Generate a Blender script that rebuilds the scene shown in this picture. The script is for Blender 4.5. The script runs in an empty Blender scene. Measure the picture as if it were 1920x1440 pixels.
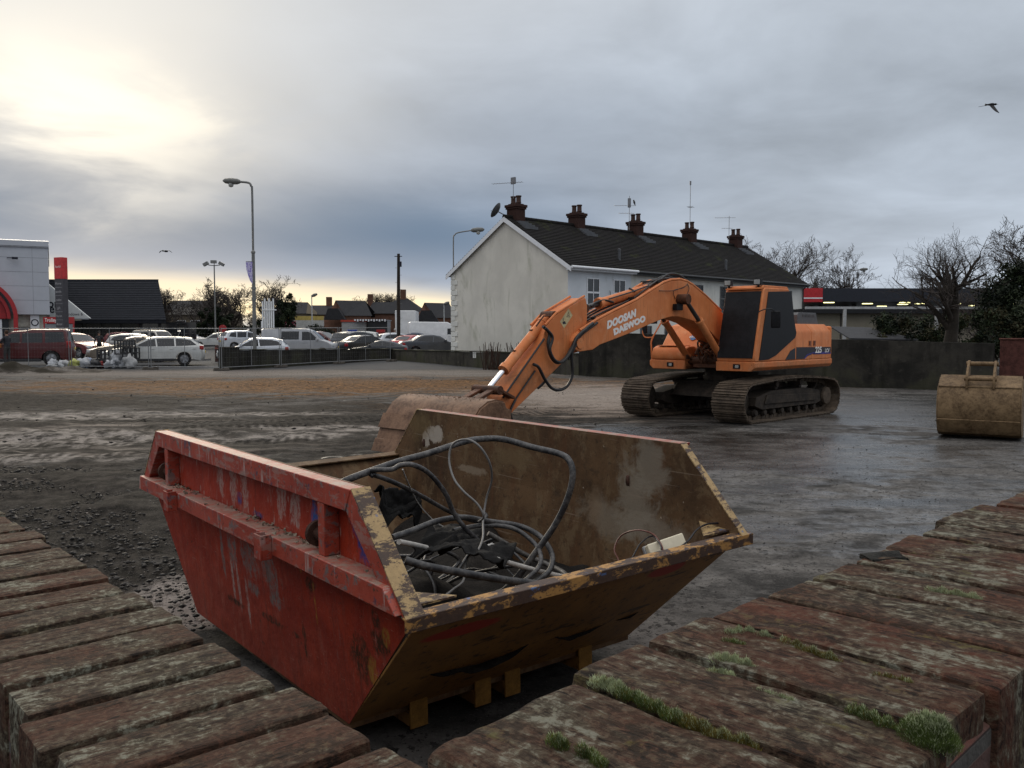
import bpy, bmesh, math, random
import numpy as np
from mathutils import Vector, Matrix, Euler
R = math.radians
S = bpy.context.scene
COL = S.collection
random.seed(7)

# ------------------------------------------------------------------ camera
CAM_H, FPX, YH = 1.9, 1650.0, 624.4
PITCH = math.atan2(720 - YH, FPX)
cam_d = bpy.data.cameras.new('camera'); cam = bpy.data.objects.new('camera', cam_d); COL.objects.link(cam)
cam.location = (0, 0, CAM_H); cam.rotation_euler = (R(90) - PITCH, 0, 0)
cam_d.sensor_width = 36; cam_d.lens = 36 * FPX / 1920; cam_d.clip_start = 0.02; cam_d.clip_end = 6000
S.camera = cam
S.view_settings.view_transform = 'Standard'; S.view_settings.look = 'None'
S.view_settings.gamma = 1; S.view_settings.use_curve_mapping = False
S.view_settings.exposure = 0.0
S.cycles.use_adaptive_sampling = True; S.cycles.use_denoising = True
S.cycles.max_bounces = 6; S.cycles.diffuse_bounces = 3; S.cycles.glossy_bounces = 3
S.cycles.transparent_max_bounces = 8

# ------------------------------------------------------------------ node helper
class NT:
    def __init__(s, tree): s.t = tree; s.N = tree.nodes; s.L = tree.links
    def put(s, sock, v):
        if v is None: return
        if hasattr(v, 'is_output') or isinstance(v, bpy.types.NodeSocket): s.L.new(v, sock)
        else:
            if isinstance(v, (tuple, list)) and len(v) == 3 and sock.type == 'RGBA': v = (*v, 1)
            sock.default_value = v
    def node(s, typ, **kw):
        n = s.N.new(typ)
        for k, v in kw.items(): setattr(n, k, v)
        return n
    def m(s, op, a, b=None, c=None, clamp=False):
        n = s.node('ShaderNodeMath', operation=op, use_clamp=clamp)
        for i, v in enumerate((a, b, c)): s.put(n.inputs[i], v)
        return n.outputs[0]
    def mix(s, f, a, b, mode='MIX'):
        n = s.node('ShaderNodeMix', data_type='RGBA', blend_type=mode)
        s.put(n.inputs['Factor'], f); s.put(n.inputs[6], a); s.put(n.inputs[7], b)
        return n.outputs[2]
    def coord(s, what='Object'): return s.node('ShaderNodeTexCoord').outputs[what]
    def map(s, v, scale=(1, 1, 1), loc=(0, 0, 0), rot=(0, 0, 0)):
        n = s.node('ShaderNodeMapping'); s.put(n.inputs[0], v)
        n.inputs['Scale'].default_value = scale; n.inputs['Location'].default_value = loc; n.inputs['Rotation'].default_value = rot
        return n.outputs[0]
    def noise(s, v, scale=5, detail=4, rough=.55, dist=0):
        n = s.node('ShaderNodeTexNoise'); s.put(n.inputs['Vector'], v); s.put(n.inputs['Scale'], scale)
        n.inputs['Detail'].default_value = detail; n.inputs['Roughness'].default_value = rough; n.inputs['Distortion'].default_value = dist
        return n.outputs[0]
    def voro(s, v, scale=5, feature='F1', out=0):
        n = s.node('ShaderNodeTexVoronoi', feature=feature); s.put(n.inputs['Vector'], v); s.put(n.inputs['Scale'], scale)
        return n.outputs[out]
    def sm(s, v, a, b):
        n = s.node('ShaderNodeMapRange', interpolation_type='SMOOTHSTEP'); s.put(n.inputs[0], v)
        s.put(n.inputs[1], a); s.put(n.inputs[2], b); return n.outputs[0]
    def ramp(s, f, stops):
        n = s.node('ShaderNodeValToRGB'); s.put(n.inputs[0], f); e = n.color_ramp.elements
        while len(e) < len(stops): e.new(.5)
        for q, (p, c) in zip(e, stops): q.position = p; q.color = (*c, 1) if len(c) == 3 else c
        return n.outputs[0]
    def xyz(s, v):
        n = s.node('ShaderNodeSeparateXYZ'); s.put(n.inputs[0], v); return n.outputs
    def vec(s, x, y, z):
        n = s.node('ShaderNodeCombineXYZ')
        for i, v in enumerate((x, y, z)): s.put(n.inputs[i], v)
        return n.outputs[0]
    def gauss(s, v, c, w):
        d = s.m('DIVIDE', s.m('SUBTRACT', v, c), w)
        return s.m('EXPONENT', s.m('MULTIPLY', s.m('MULTIPLY', d, d), -1.0))
    def spot(s, x, y, x0, y0, rx, ry, warp=None, soft=.35):
        a = s.m('DIVIDE', s.m('SUBTRACT', x, x0), rx); b = s.m('DIVIDE', s.m('SUBTRACT', y, y0), ry)
        d = s.m('SQRT', s.m('ADD', s.m('MULTIPLY', a, a), s.m('MULTIPLY', b, b)))
        if warp is not None: d = s.m('ADD', d, warp)
        return s.m('SUBTRACT', 1.0, s.sm(d, 1 - soft, 1 + soft))
    def bump(s, h, strength=.3, dist=.02):
        n = s.node('ShaderNodeBump'); s.put(n.inputs['Height'], h); n.inputs['Strength'].default_value = strength
        n.inputs['Distance'].default_value = dist; return n.outputs[0]

def newmat(name):
    m = bpy.data.materials.new(name); m.use_nodes = True; t = NT(m.node_tree)
    b = m.node_tree.nodes['Principled BSDF']
    def setp(color=None, rough=None, metal=None, normal=None, emit=None, estr=None, alpha=None, spec=None, trans=None, coat=None):
        I = b.inputs
        t.put(I['Base Color'], color); t.put(I['Roughness'], rough); t.put(I['Metallic'], metal); t.put(I['Normal'], normal)
        t.put(I['Emission Color'], emit); t.put(I['Emission Strength'], estr); t.put(I['Alpha'], alpha)
        t.put(I['Specular IOR Level'], spec); t.put(I['Transmission Weight'], trans); t.put(I['Coat Weight'], coat)
    return m, t, setp

_plain = {}
def plain(name, c, rough=.6, metal=0, var=.25, scale=6, bump=0, spec=None, coat=None, emit=None):
    """procedural material: base colour broken up by two noises"""
    if name in _plain: return _plain[name]
    m, t, p = newmat(name); v = t.coord()
    n = t.noise(v, scale, 5, .6); n2 = t.noise(v, scale * 7, 3, .6)
    f = t.m('ADD', t.m('MULTIPLY', n, .65), t.m('MULTIPLY', n2, .35))
    lo = tuple(x * (1 - var) for x in c); hi = tuple(min(1, x * (1 + var)) for x in c)
    col = t.mix(t.sm(f, .3, .7), lo, hi)
    r = t.m('ADD', rough - .08, t.m('MULTIPLY', n, .16))
    p(color=col, rough=r, metal=metal, spec=(spec if spec is not None else (.18 if rough > .58 else .4)), coat=coat, normal=t.bump(n2, bump, .01) if bump else None,
      emit=c if emit else None, estr=emit)
    _plain[name] = m; return m

# ------------------------------------------------------------------ world : broken overcast, sun low behind cloud at upper left
SUN_AZ, SUN_EL = R(-24), R(16)      # azimuth measured from +Y, negative = left
W = bpy.data.worlds.new('World'); S.world = W; W.use_nodes = True
def build_world():
    t = NT(W.node_tree); t.N.clear()
    out = t.node('ShaderNodeOutputWorld')
    sky = t.node('ShaderNodeTexSky', sky_type='NISHITA'); sky.sun_disc = False
    sky.sun_elevation = SUN_EL; sky.sun_rotation = SUN_AZ; sky.air_density = 1.5; sky.dust_density = 3
    d = t.coord('Generated'); x, y, z = t.xyz(d)[:3]
    el0 = t.m('ARCSINE', z); az = t.m('ARCTAN2', x, y)
    # cloud-plane coordinates give streaks that flatten towards the horizon
    zz = t.m('ADD', t.m('MAXIMUM', z, 0.0), .16)
    cp = t.vec(t.m('DIVIDE', x, zz), t.m('DIVIDE', y, zz), 0.0)
    n1 = t.noise(cp, .75, 5, .5, .4); n2 = t.noise(t.map(cp, (1, 1, 1), (7, 3, 0)), 2.1, 6, .55, .3)
    n3 = t.noise(t.map(t.vec(az, el0, 0.0), (3, 22, 1)), 1.3, 4, .5, .5)
    nn = t.m('ADD', t.m('MULTIPLY', t.m('SUBTRACT', n1, .5), .6), t.m('MULTIPLY', t.m('SUBTRACT', n2, .5), .4))
    el = t.m('ADD', el0, t.m('MULTIPLY', nn, .055))
    base = t.ramp(t.m('DIVIDE', el, 1.5708), [
        (0.0, (.41, .47, .56)), (.055, (.36, .42, .515)), (.10, (.28, .335, .42)), (.15, (.31, .36, .435)), (.20, (.45, .495, .56)),
        (.26, (.53, .56, .60)), (.42, (.88, .90, .95)), (.75, (1.4, 1.39, 1.38)), (1.0, (1.55, 1.54, 1.52))])
    # right-hand sky is paler and flatter
    rf = t.m('MULTIPLY', t.sm(az, -.05, .35), t.m('SUBTRACT', 1.0, t.sm(el, .5, .9)))
    c = t.mix(t.m('MULTIPLY', rf, .72), base, (.435, .485, .55))
    # lumpy cloud modulation
    lum = t.m('ADD', 1.0, t.m('MULTIPLY', nn, 1.7))
    c = t.mix(1.0, c, t.vec(lum, lum, lum), 'MULTIPLY')
    left = t.m('SUBTRACT', 1.0, t.sm(az, -.28, .12))
    # pale veil around the hidden sun
    veil = t.m('MULTIPLY', t.m('MULTIPLY', t.gauss(az, -.47, .34), t.gauss(el, .31, .17)), t.m('ADD', .78, t.m('MULTIPLY', nn, 1.2)), clamp=True)
    c = t.mix(t.m('MULTIPLY', veil, .8), c, (.58, .585, .575))
    # blue-grey band under it
    ba = t.m('SUBTRACT', .118, t.m('MULTIPLY', t.m('ADD', az, .4), .03))
    band = t.m('MULTIPLY', t.gauss(t.m('SUBTRACT', el, ba), 0.0, .047), t.m('SUBTRACT', 1.0, t.sm(az, -.12, .22)))
    c = t.mix(t.m('MULTIPLY', band, .97), c, (.105, .18, .285))
    # burning gap in the cloud
    el2 = t.m('ADD', el0, t.m('MULTIPLY', nn, .17))
    az2 = t.m('ADD', az, t.m('MULTIPLY', t.m('SUBTRACT', n2, .5), .28))
    core = t.m('MULTIPLY', t.gauss(t.m('ADD', az2, t.m('MULTIPLY', t.m('SUBTRACT', el2, .225), .7)), -.435, .085), t.gauss(el2, .222, .060))
    halo = t.m('MULTIPLY', t.gauss(az2, -.45, .20), t.gauss(el2, .27, .13))
    c = t.mix(t.m('MULTIPLY', halo, t.m('ADD', .62, t.m('MULTIPLY', nn, 1.5)), clamp=True), c, (.85, .83, .77))
    c = t.mix(t.m('MULTIPLY', core, t.m('ADD', .88, t.m('MULTIPLY', nn, 1.0)), clamp=True), c, t.vec(1.06, 1.0, .86))
    c.node.clamp_factor = True
    # slot of light along the horizon, two sloping streaks
    h1 = t.m('SUBTRACT', .050, t.m('MULTIPLY', t.m('ADD', az, .42), .055))
    s1 = t.m('MULTIPLY', t.gauss(t.m('SUBTRACT', t.m('ADD', el0, t.m('MULTIPLY', t.m('SUBTRACT', n3, .5), .022)), h1), 0.0, .015), t.m('SUBTRACT', 1.0, t.sm(az, -.14, .04)))
    s2 = t.m('MULTIPLY', t.gauss(t.m('ADD', el0, t.m('MULTIPLY', t.m('SUBTRACT', n3, .5), .010)), .026, .0105), t.m('MULTIPLY', t.m('SUBTRACT', 1.0, t.sm(az, -.12, .02)), t.sm(az, -.60, -.40)))
    s3 = t.m('MULTIPLY', t.m('SUBTRACT', 1.0, t.sm(el0, .012, .06)), t.m('SUBTRACT', 1.0, t.sm(az, -.1, .06)))
    c = t.mix(t.m('MULTIPLY', s3, .6), c, (.62, .58, .50))
    c = t.mix(t.m('MULTIPLY', s1, .95), c, (.96, .83, .60))
    c = t.mix(s2, c, (1.25, 1.02, .62))
    # below the horizon
    c = t.mix(t.m('SUBTRACT', 1.0, t.sm(el0, -.03, 0.0)), c, (.10, .10, .10))
    b1 = t.node('ShaderNodeBackground'); t.put(b1.inputs[0], sky.outputs[0]); b1.inputs[1].default_value = .06
    b2 = t.node('ShaderNodeBackground'); t.put(b2.inputs[0], c); b2.inputs[1].default_value = 1.15
    mx = t.node('ShaderNodeMixShader'); mx.inputs[0].default_value = .965
    t.L.new(b1.outputs[0], mx.inputs[1]); t.L.new(b2.outputs[0], mx.inputs[2]); t.L.new(mx.outputs[0], out.inputs[0])
build_world()
sd = bpy.data.lights.new('sun', 'SUN'); sd.energy = 1.25; sd.angle = R(24); sd.color = (1, .87, .68)
sun = bpy.data.objects.new('sun', sd); COL.objects.link(sun)
_dirv = Vector((math.sin(SUN_AZ) * math.cos(SUN_EL), math.cos(SUN_AZ) * math.cos(SUN_EL), math.sin(SUN_EL)))
sun.rotation_euler = _dirv.to_track_quat('Z', 'Y').to_euler()

# ------------------------------------------------------------------ geometry helpers
def ray(px, py):
    a = (px - 960) / FPX; b = (720 - py) / FPX
    return Vector((a, math.cos(PITCH) + b * math.sin(PITCH), -math.sin(PITCH) + b * math.cos(PITCH)))
def at(px, py, Y):
    d = ray(px, py); return Vector((0, 0, CAM_H)) + d * (Y / d.y)
def zg(y): return max(0.0, min(.0108 * (y - 32), .75))
def X(px, Y): return (px - 960) / FPX * Y      # good near the horizon
def Z(py, Y): return CAM_H + (YH - py) / FPX * Y
class Frame:
    def __init__(s, x, y, yaw):
        s.o = Vector((x, y, 0)); s.M = Matrix.Rotation(yaw, 3, 'Z'); s.yaw = yaw
    def loc(s, px, py, yl):
        n = s.M @ Vector((0, 1, 0)); o = Vector((0, 0, CAM_H)); d = ray(px, py)
        p = o + d * ((s.o + n * yl - o).dot(n) / d.dot(n)); return s.M.transposed() @ (p - s.o)

class MB:
    """collects shapes, then links them as one mesh object"""
    def __init__(s): s.v = []; s.f = []; s.mi = []; s.k = 0
    def mat(s, k): s.k = k; return s
    def add(s, vs, fs):
        o = len(s.v); s.v += [tuple(p) for p in vs]; s.f += [tuple(i + o for i in f) for f in fs]; s.mi += [s.k] * len(fs); return s
    def box(s, c, d, M=None):
        x, y, z = c; a, b, h = (q / 2 for q in d)
        vs = [Vector((i * a, j * b, k * h)) for i in (-1, 1) for j in (-1, 1) for k in (-1, 1)]
        if M is not None: vs = [M @ p for p in vs]
        return s.add([p + Vector(c) for p in vs], [(0, 1, 3, 2), (4, 6, 7, 5), (0, 4, 5, 1), (2, 3, 7, 6), (0, 2, 6, 4), (1, 5, 7, 3)])
    def box2(s, lo, hi): return s.box([(a + b) / 2 for a, b in zip(lo, hi)], [b - a for a, b in zip(lo, hi)])
    def beam(s, p, q, w, h, up=(0, 0, 1)):
        p, q = Vector(p), Vector(q); t = (q - p).normalized(); u = Vector(up); r = t.cross(u)
        if r.length < 1e-4: r = t.cross(Vector((1, 0, 0)))
        r.normalize(); u = r.cross(t)
        vs = [o + r * (i * w / 2) + u * (j * h / 2) for o in (p, q) for i, j in ((-1, -1), (1, -1), (1, 1), (-1, 1))]
        return s.add(vs, [(3, 2, 1, 0), (4, 5, 6, 7), (0, 1, 5, 4), (1, 2, 6, 5), (2, 3, 7, 6), (3, 0, 4, 7)])
    def prism(s, pts, y0, y1, axis='y'):
        """polygon in the plane across `axis`, extruded from y0 to y1"""
        n = len(pts)
        def P(a, b, t): return {'y': (a, t, b), 'x': (t, a, b), 'z': (a, b, t)}[axis]
        vs = [P(a, b, y0) for a, b in pts] + [P(a, b, y1) for a, b in pts]
        fs = [tuple(range(n)), tuple(range(2 * n - 1, n - 1, -1))] + [(i, i + n, (i + 1) % n + n, (i + 1) % n) for i in range(n)]
        return s.add(vs, fs)
    def tube(s, pts, r, n=8, caps=True, closed=False):
        pts = [Vector(p) for p in pts]; m = len(pts); rs = r if isinstance(r, (list, tuple)) else [r] * m
        t0 = (pts[1] - pts[0]).normalized(); u = t0.orthogonal().normalized(); vs = []
        for i, p in enumerate(pts):
            t = (pts[min(i + 1, m - 1)] - pts[max(i - 1, 0)])
            t = t.normalized() if t.length > 1e-9 else t0
            u = (u - t * u.dot(t)); u = u.normalized() if u.length > 1e-6 else t.orthogonal().normalized(); w = t.cross(u)
            vs += [p + (u * math.cos(2 * math.pi * k / n) + w * math.sin(2 * math.pi * k / n)) * rs[i] for k in range(n)]
        fs = [(i * n + k, i * n + (k + 1) % n, (i + 1) * n + (k + 1) % n, (i + 1) * n + k) for i in range(m - 1) for k in range(n)]
        if caps: fs += [tuple(range(n - 1, -1, -1)), tuple(range((m - 1) * n, m * n))]
        return s.add(vs, fs)
    def cyl(s, p, q, r, n=16, r2=None): return s.tube([p, q], [r, r if r2 is None else r2], n)
    def lathe(s, prof, o, axis, n=24, caps=False):
        """prof: (radius, height along axis)"""
        o, a = Vector(o), Vector(axis).normalized(); u = a.orthogonal().normalized(); w = a.cross(u); m = len(prof)
        vs = [o + a * h + (u * math.cos(2 * math.pi * k / n) + w * math.sin(2 * math.pi * k / n)) * r for r, h in prof for k in range(n)]
        fs = [(i * n + k, i * n + (k + 1) % n, (i + 1) * n + (k + 1) % n, (i + 1) * n + k) for i in range(m - 1) for k in range(n)]
        if caps: fs += [tuple(range(n - 1, -1, -1)), tuple(range((m - 1) * n, m * n))]
        return s.add(vs, fs)
    def quad(s, a, b, c, d): return s.add([a, b, c, d], [(0, 1, 2, 3)])
    def xf(s, M):
        s.v = [tuple(M @ Vector(p)) for p in s.v]; return s
    def build(s, name, mats, parent=None, smooth=40, bevel=0, seg=2):
        me = bpy.data.meshes.new(name); me.from_pydata(s.v, [], s.f)
        for m in (mats if isinstance(mats, (list, tuple)) else [mats]): me.materials.append(m)
        me.polygons.foreach_set('material_index', s.mi)
        bm = bmesh.new(); bm.from_mesh(me); bmesh.ops.recalc_face_normals(bm, faces=bm.faces); bm.to_mesh(me); bm.free()
        if smooth:
            me.shade_smooth(); me.set_sharp_from_angle(angle=R(smooth))
        o = bpy.data.objects.new(name, me); COL.objects.link(o)
        if parent is not None: o.parent = parent
        if bevel:
            b = o.modifiers.new('bevel', 'BEVEL'); b.width = bevel; b.segments = seg; b.limit_method = 'ANGLE'; b.angle_limit = R(35)
        return o

def npmesh(name, V, Fq, mats, parent=None, smooth=False, mi=None):
    """fast mesh from numpy arrays: V (n,3), Fq (m,k) all faces of k corners"""
    me = bpy.data.meshes.new(name); V = np.asarray(V, np.float32); Fq = np.asarray(Fq, np.int32)
    me.vertices.add(len(V)); me.vertices.foreach_set('co', V.ravel()); k = Fq.shape[1]
    me.loops.add(Fq.size); me.loops.foreach_set('vertex_index', Fq.ravel())
    me.polygons.add(len(Fq)); me.polygons.foreach_set('loop_start', np.arange(len(Fq), dtype=np.int32) * k)
    for m in (mats if isinstance(mats, (list, tuple)) else [mats]): me.materials.append(m)
    if mi is not None: me.polygons.foreach_set('material_index', np.asarray(mi, np.int32))
    me.update(calc_edges=True); me.validate()
    if smooth: me.shade_smooth()
    o = bpy.data.objects.new(name, me); COL.objects.link(o)
    if parent is not None: o.parent = parent
    return o

def tag(o, label=None, cat=None, group=None, kind=None):
    for k, v in (('label', label), ('category', cat), ('group', group), ('kind', kind)):
        if v: o[k] = v
    return o
def thing(name, label, cat, loc=(0, 0, 0), rz=0, group=None, rot=None, scale=1):
    o = bpy.data.objects.new(name, None); COL.objects.link(o); o.location = loc
    o.rotation_euler = rot if rot else (0, 0, rz); o.empty_display_size = .2
    o.scale = (scale,) * 3
    return tag(o, label, cat, group)
def copy_tree(o, parent=None):
    c = o.copy(); COL.objects.link(c); c.parent = parent
    for ch in [q for q in bpy.data.objects if q.parent == o]: copy_tree(ch, c)
    return c

def h2(ix, iy, seed):
    a = (ix.astype(np.int64) * 374761393 + iy.astype(np.int64) * 668265263 + seed * 974711) & 0x7fffffff
    a = ((a ^ (a >> 13)) * 1274126177) & 0x7fffffff
    return ((a ^ (a >> 16)) & 0xffff) / 65535.0
def vnoise(x, y, seed=0):
    x = np.asarray(x, float); y = np.asarray(y, float)
    ix, iy = np.floor(x), np.floor(y); fx, fy = x - ix, y - iy; u, v = fx * fx * (3 - 2 * fx), fy * fy * (3 - 2 * fy)
    a, b, c, d = h2(ix, iy, seed), h2(ix + 1, iy, seed), h2(ix, iy + 1, seed), h2(ix + 1, iy + 1, seed)
    return (a * (1 - u) + b * u) * (1 - v) + (c * (1 - u) + d * u) * v - .5
def fbm(x, y, o=4, seed=0):
    r = 0; a = 1.
    for i in range(o): r = r + a * vnoise(x * 2 ** i, y * 2 ** i, seed + i * 17); a *= .5
    return r

def text_obj(name, body, mat, size, parent=None, M=None, depth=.004, shear=0, bold=0, align='CENTER', spacing=1, xs=1):
    cu = bpy.data.curves.new(name, 'FONT'); cu.body = body; cu.size = size; cu.extrude = depth; cu.shear = shear; cu.offset = bold
    cu.align_x = align; cu.align_y = 'CENTER'; cu.space_character = spacing; cu.resolution_u = 3
    tmp = bpy.data.objects.new('tmp', cu); COL.objects.link(tmp); bpy.context.view_layer.update()
    me = bpy.data.meshes.new_from_object(tmp.evaluated_get(bpy.context.evaluated_depsgraph_get())); bpy.data.objects.remove(tmp)
    me.name = name; me.materials.clear(); me.materials.append(mat)
    if xs != 1: me.transform(Matrix.Diagonal((xs, 1, 1, 1)))
    if M is not None: me.transform(M)
    o = bpy.data.objects.new(name, me); COL.objects.link(o)
    if parent is not None: o.parent = parent
    return o
def wallM(origin, right, up=(0, 0, 1)):
    """matrix taking text (x right, y up) onto a wall"""
    r = Vector(right).normalized(); u = Vector(up).normalized(); n = r.cross(u)
    M = Matrix((r, u, n)).transposed().to_4x4(); M.translation = Vector(origin); return M
# ------------------------------------------------------------------ ground
def build_ground():
    th = np.concatenate([np.linspace(-43, 43, 470), np.linspace(43, 317, 62)[1:-1]])
    th = np.radians(th); nt = len(th)
    r = np.concatenate([np.linspace(.05, 1.5, 8), np.geomspace(1.5, 62, 430)[1:], np.geomspace(62, 4000, 36)[1:]]); nr = len(r)
    RR, TT = np.meshgrid(r, th, indexing='ij'); x = RR * np.sin(TT); y = RR * np.cos(TT)
    z = np.clip(.0108 * (y - 32), 0, .75)
    def el(cx, cy, rx, ry, soft=.5):
        d = np.sqrt(((x - cx) / rx) ** 2 + ((y - cy) / ry) ** 2) + fbm(x * .35, y * .35, 3, 5) * .7
        return np.clip((1 + soft - d) / (2 * soft), 0, 1)
    mud = np.maximum.reduce([el(-6, 32, 13, 6), el(-16, 24, 13, 7), el(-6, 12, 6.5, 6), el(-9, 17, 8, 6), el(-1, 22, 5, 7) * .8])
    flat = el(6, 20, 4.5, 4.5) ; mud = mud * (1 - flat)
    near = np.clip((58 - RR) / 10, 0, 1)
    z += near * mud * (fbm(x * .45, y * .45, 5, 1) * .10 + fbm(x * 2.3, y * 2.3, 4, 2) * .05 - .01)
    # wheel ruts swinging through the mud on the left
    u = (x + 9) * .34 + (y - 15) * .94 + np.sin(x * .45) * .8
    z += near * np.clip(el(-9, 14, 8, 6.5), 0, 1) * (np.abs(((u / 1.7) % 1) - .5) - .25) * -.14 * (.6 + vnoise(x * 3, y * 3, 9))
    z += near * (fbm(x * .22, y * .22, 3, 3) * .035 + fbm(x * 4, y * 4, 3, 4) * .008 + fbm(x * 14, y * 14, 2, 6) * .004)
    # soil bank along the fence, left
    bank = el(-26.5, 41.2, 5.5, 1.3, .4); z += bank * (.34 + fbm(x * 1.2, y * 1.2, 5, 8) * .55)
    z -= .03 * near
    V = np.stack([x, y, z], -1).reshape(-1, 3)
    i, j = np.meshgrid(np.arange(nr - 1), np.arange(nt), indexing='ij'); j2 = (j + 1) % nt
    F = np.stack([i * nt + j, (i + 1) * nt + j, (i + 1) * nt + j2, i * nt + j2], -1).reshape(-1, 4)[:, ::-1]
    m, t, p = newmat('wet_yard'); v = t.coord(); X_, Y_ = t.xyz(v)[:2]
    big = t.noise(v, .16, 5, .6, .6); mid = t.noise(t.map(v, (1, 1.6, 1)), .75, 6, .62, .4); fine = t.noise(v, 6, 5, .65); grit = t.noise(v, 42, 3, .7)
    streak = t.noise(t.map(v, (.25, 1.4, 1), rot=(0, 0, R(-14))), 1.1, 6, .65, .5)
    w = t.m('MULTIPLY', t.m('SUBTRACT', mid, .5), 2.2); wb = t.m('ADD', w, t.m('MULTIPLY', t.m('SUBTRACT', streak, .5), 2.0))
    S_ = lambda x0, y0, rx, ry, k=.4, ww=w: t.spot(X_, Y_, x0, y0, rx, ry, ww, k)
    # damp worn tarmac
    mot = t.noise(v, 2.6, 8, .72, .3)
    col = t.mix(t.sm(t.m('ADD', t.m('MULTIPLY', mid, .5), t.m('MULTIPLY', mot, .5)), .38, .62), (.027, .026, .025), (.130, .122, .114))
    col = t.mix(t.m('MULTIPLY', t.sm(big, .46, .62), .55), col, (.098, .089, .081))
    col = t.mix(t.m('MULTIPLY', t.sm(streak, .52, .66), .55), col, (.010, .009, .009))
    # black broken soil left and middle
    soil = t.m('MAXIMUM', t.m('MAXIMUM', S_(-5.5, 9, 4.8, 4.8), S_(-10, 15.5, 10, 6)), t.m('MAXIMUM', S_(-17, 24.5, 11, 4.5), S_(-1.5, 20, 6.5, 6.5)))
    scol = t.mix(t.sm(fine, .36, .66), (.005, .0045, .004), (.034, .029, .025))
    col = t.mix(t.m('MULTIPLY', soil, .95), col, scol)
    # brown clay band
    clay = t.m('MAXIMUM', S_(-6.5, 32.3, 11.5, 4.3, .5, wb), t.m('MULTIPLY', S_(2.5, 25, 5, 4, .6, wb), .35))
    col = t.mix(t.m('MULTIPLY', clay, .9), col, t.mix(t.sm(fine, .34, .66), (.052, .026, .011), (.205, .105, .042)))
    # pale concrete washed clean, and dried silt
    pale = t.m('MAXIMUM', t.m('MAXIMUM', S_(2.3, 27, 3.0, 5.5, .5, wb), t.m('MULTIPLY', S_(-11, 40.5, 16, 2.6, .6, wb), .6)), t.m('MULTIPLY', t.sm(streak, .53, .68), t.m('MAXIMUM', S_(-9.5, 17.5, 6, 4.5, .7, wb), t.m('MAXIMUM', S_(-7.5, 13.5, 5.5, 2.5, .6, wb), S_(-3, 18.5, 3.5, 2.5, .6, wb)))))
    col = t.mix(t.m('MULTIPLY', pale, .85), col, t.mix(mid, (.15, .125, .105), (.36, .31, .27)))
    bnk = S_(-26.5, 41.2, 5.8, 1.5); col = t.mix(bnk, col, (.022, .019, .014))
    for x0, y0, rx, ry in ((-11.5, 20.5, 3.0, .8), (-9.0, 16.3, 3.2, 1.3), (-8.2, 13.3, 2.6, .5), (-6.6, 21.0, 2.2, .5), (-4.2, 16.6, 1.1, .45), (-3.4, 17.8, 1.6, .4)): col = t.mix(t.m('MULTIPLY', t.m('MULTIPLY', S_(x0, y0, rx, ry, .5, wb), t.sm(mot, .40, .62)), .62), col, (.27, .24, .215))
    silt = S_(-2.42, 6.25, .50, .62, .3)
    col = t.mix(t.m('MULTIPLY', silt, t.m('SUBTRACT', 1.0, t.sm(grit, .58, .66))), col, (.235, .205, .185))
    # dark crumbs of tarmac everywhere
    c1 = t.noise(v, 15, 5, .62); c2 = t.noise(t.map(v, (1, 1, 1), (3, 7, 0)), 38, 4, .62); dens = t.sm(mot, .36, .60)
    crumb = t.m('MAXIMUM', t.m('MULTIPLY', t.sm(c1, .565, .60), dens), t.m('MULTIPLY', t.sm(c2, .585, .62), t.m('ADD', .25, t.m('MULTIPLY', dens, .75))))
    col = t.mix(t.m('MULTIPLY', crumb, .88), col, (.008, .0075, .0075))
    col = t.mix(t.m('MULTIPLY', t.sm(t.noise(v, 60, 3, .7), .60, .68), .45), col, (.17, .157, .145))
    bnk = S_(-26.5, 41.2, 5.8, 1.5); col = t.mix(bnk, col, (.022, .019, .014))
    for x0, y0, rx, ry in ((-11.5, 20.5, 3.0, .8), (-9.0, 16.3, 3.2, 1.3), (-8.2, 13.3, 2.6, .5), (-6.6, 21.0, 2.2, .5), (-4.2, 16.6, 1.1, .45), (-3.4, 17.8, 1.6, .4)): col = t.mix(t.m('MULTIPLY', t.m('MULTIPLY', S_(x0, y0, rx, ry, .5, wb), t.sm(mot, .40, .62)), .62), col, (.27, .24, .215))
    silt = S_(-2.42, 6.25, .50, .62, .3)
    col = t.mix(t.m('MULTIPLY', silt, t.m('SUBTRACT', 1.0, t.sm(grit, .58, .66))), col, (.235, .205, .185))
    # dark crumbs of tarmac everywhere
    crumb = t.m('MULTIPLY', t.sm(t.noise(v, 17, 4, .6), .60, .66), t.sm(mid, .40, .62))
    col = t.mix(t.m('MULTIPLY', crumb, .8), col, (.014, .013, .013))
    col = t.mix(t.m('MULTIPLY', t.sm(grit, .66, .74), .5), col, (.20, .185, .17))
    col = t.mix(t.sm(Y_, 43.0, 44.2), col, t.mix(mid, (.055, .055, .057), (.10, .099, .098)))      # the car park beyond the fence
    pud = t.m('MAXIMUM', S_(11.5, 22, 4.5, 5.5, .7, wb), t.m('MAXIMUM', t.m('MULTIPLY', S_(3.0, 15, 4.5, 4.0, .7, wb), .8), t.m('MAXIMUM', t.m('MULTIPLY', S_(6, 9, 4, 3.5, .7, wb), .6), t.m('MULTIPLY', S_(-9.5, 18.5, 7, 4, .7, wb), .22))))
    wet = t.m('MULTIPLY', t.sm(t.m('ADD', t.m('MULTIPLY', big, .35), t.m('MULTIPLY', streak, .65)), .42, .58), t.m('SUBTRACT', 1.0, t.m('MULTIPLY', soil, .6)))
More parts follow.
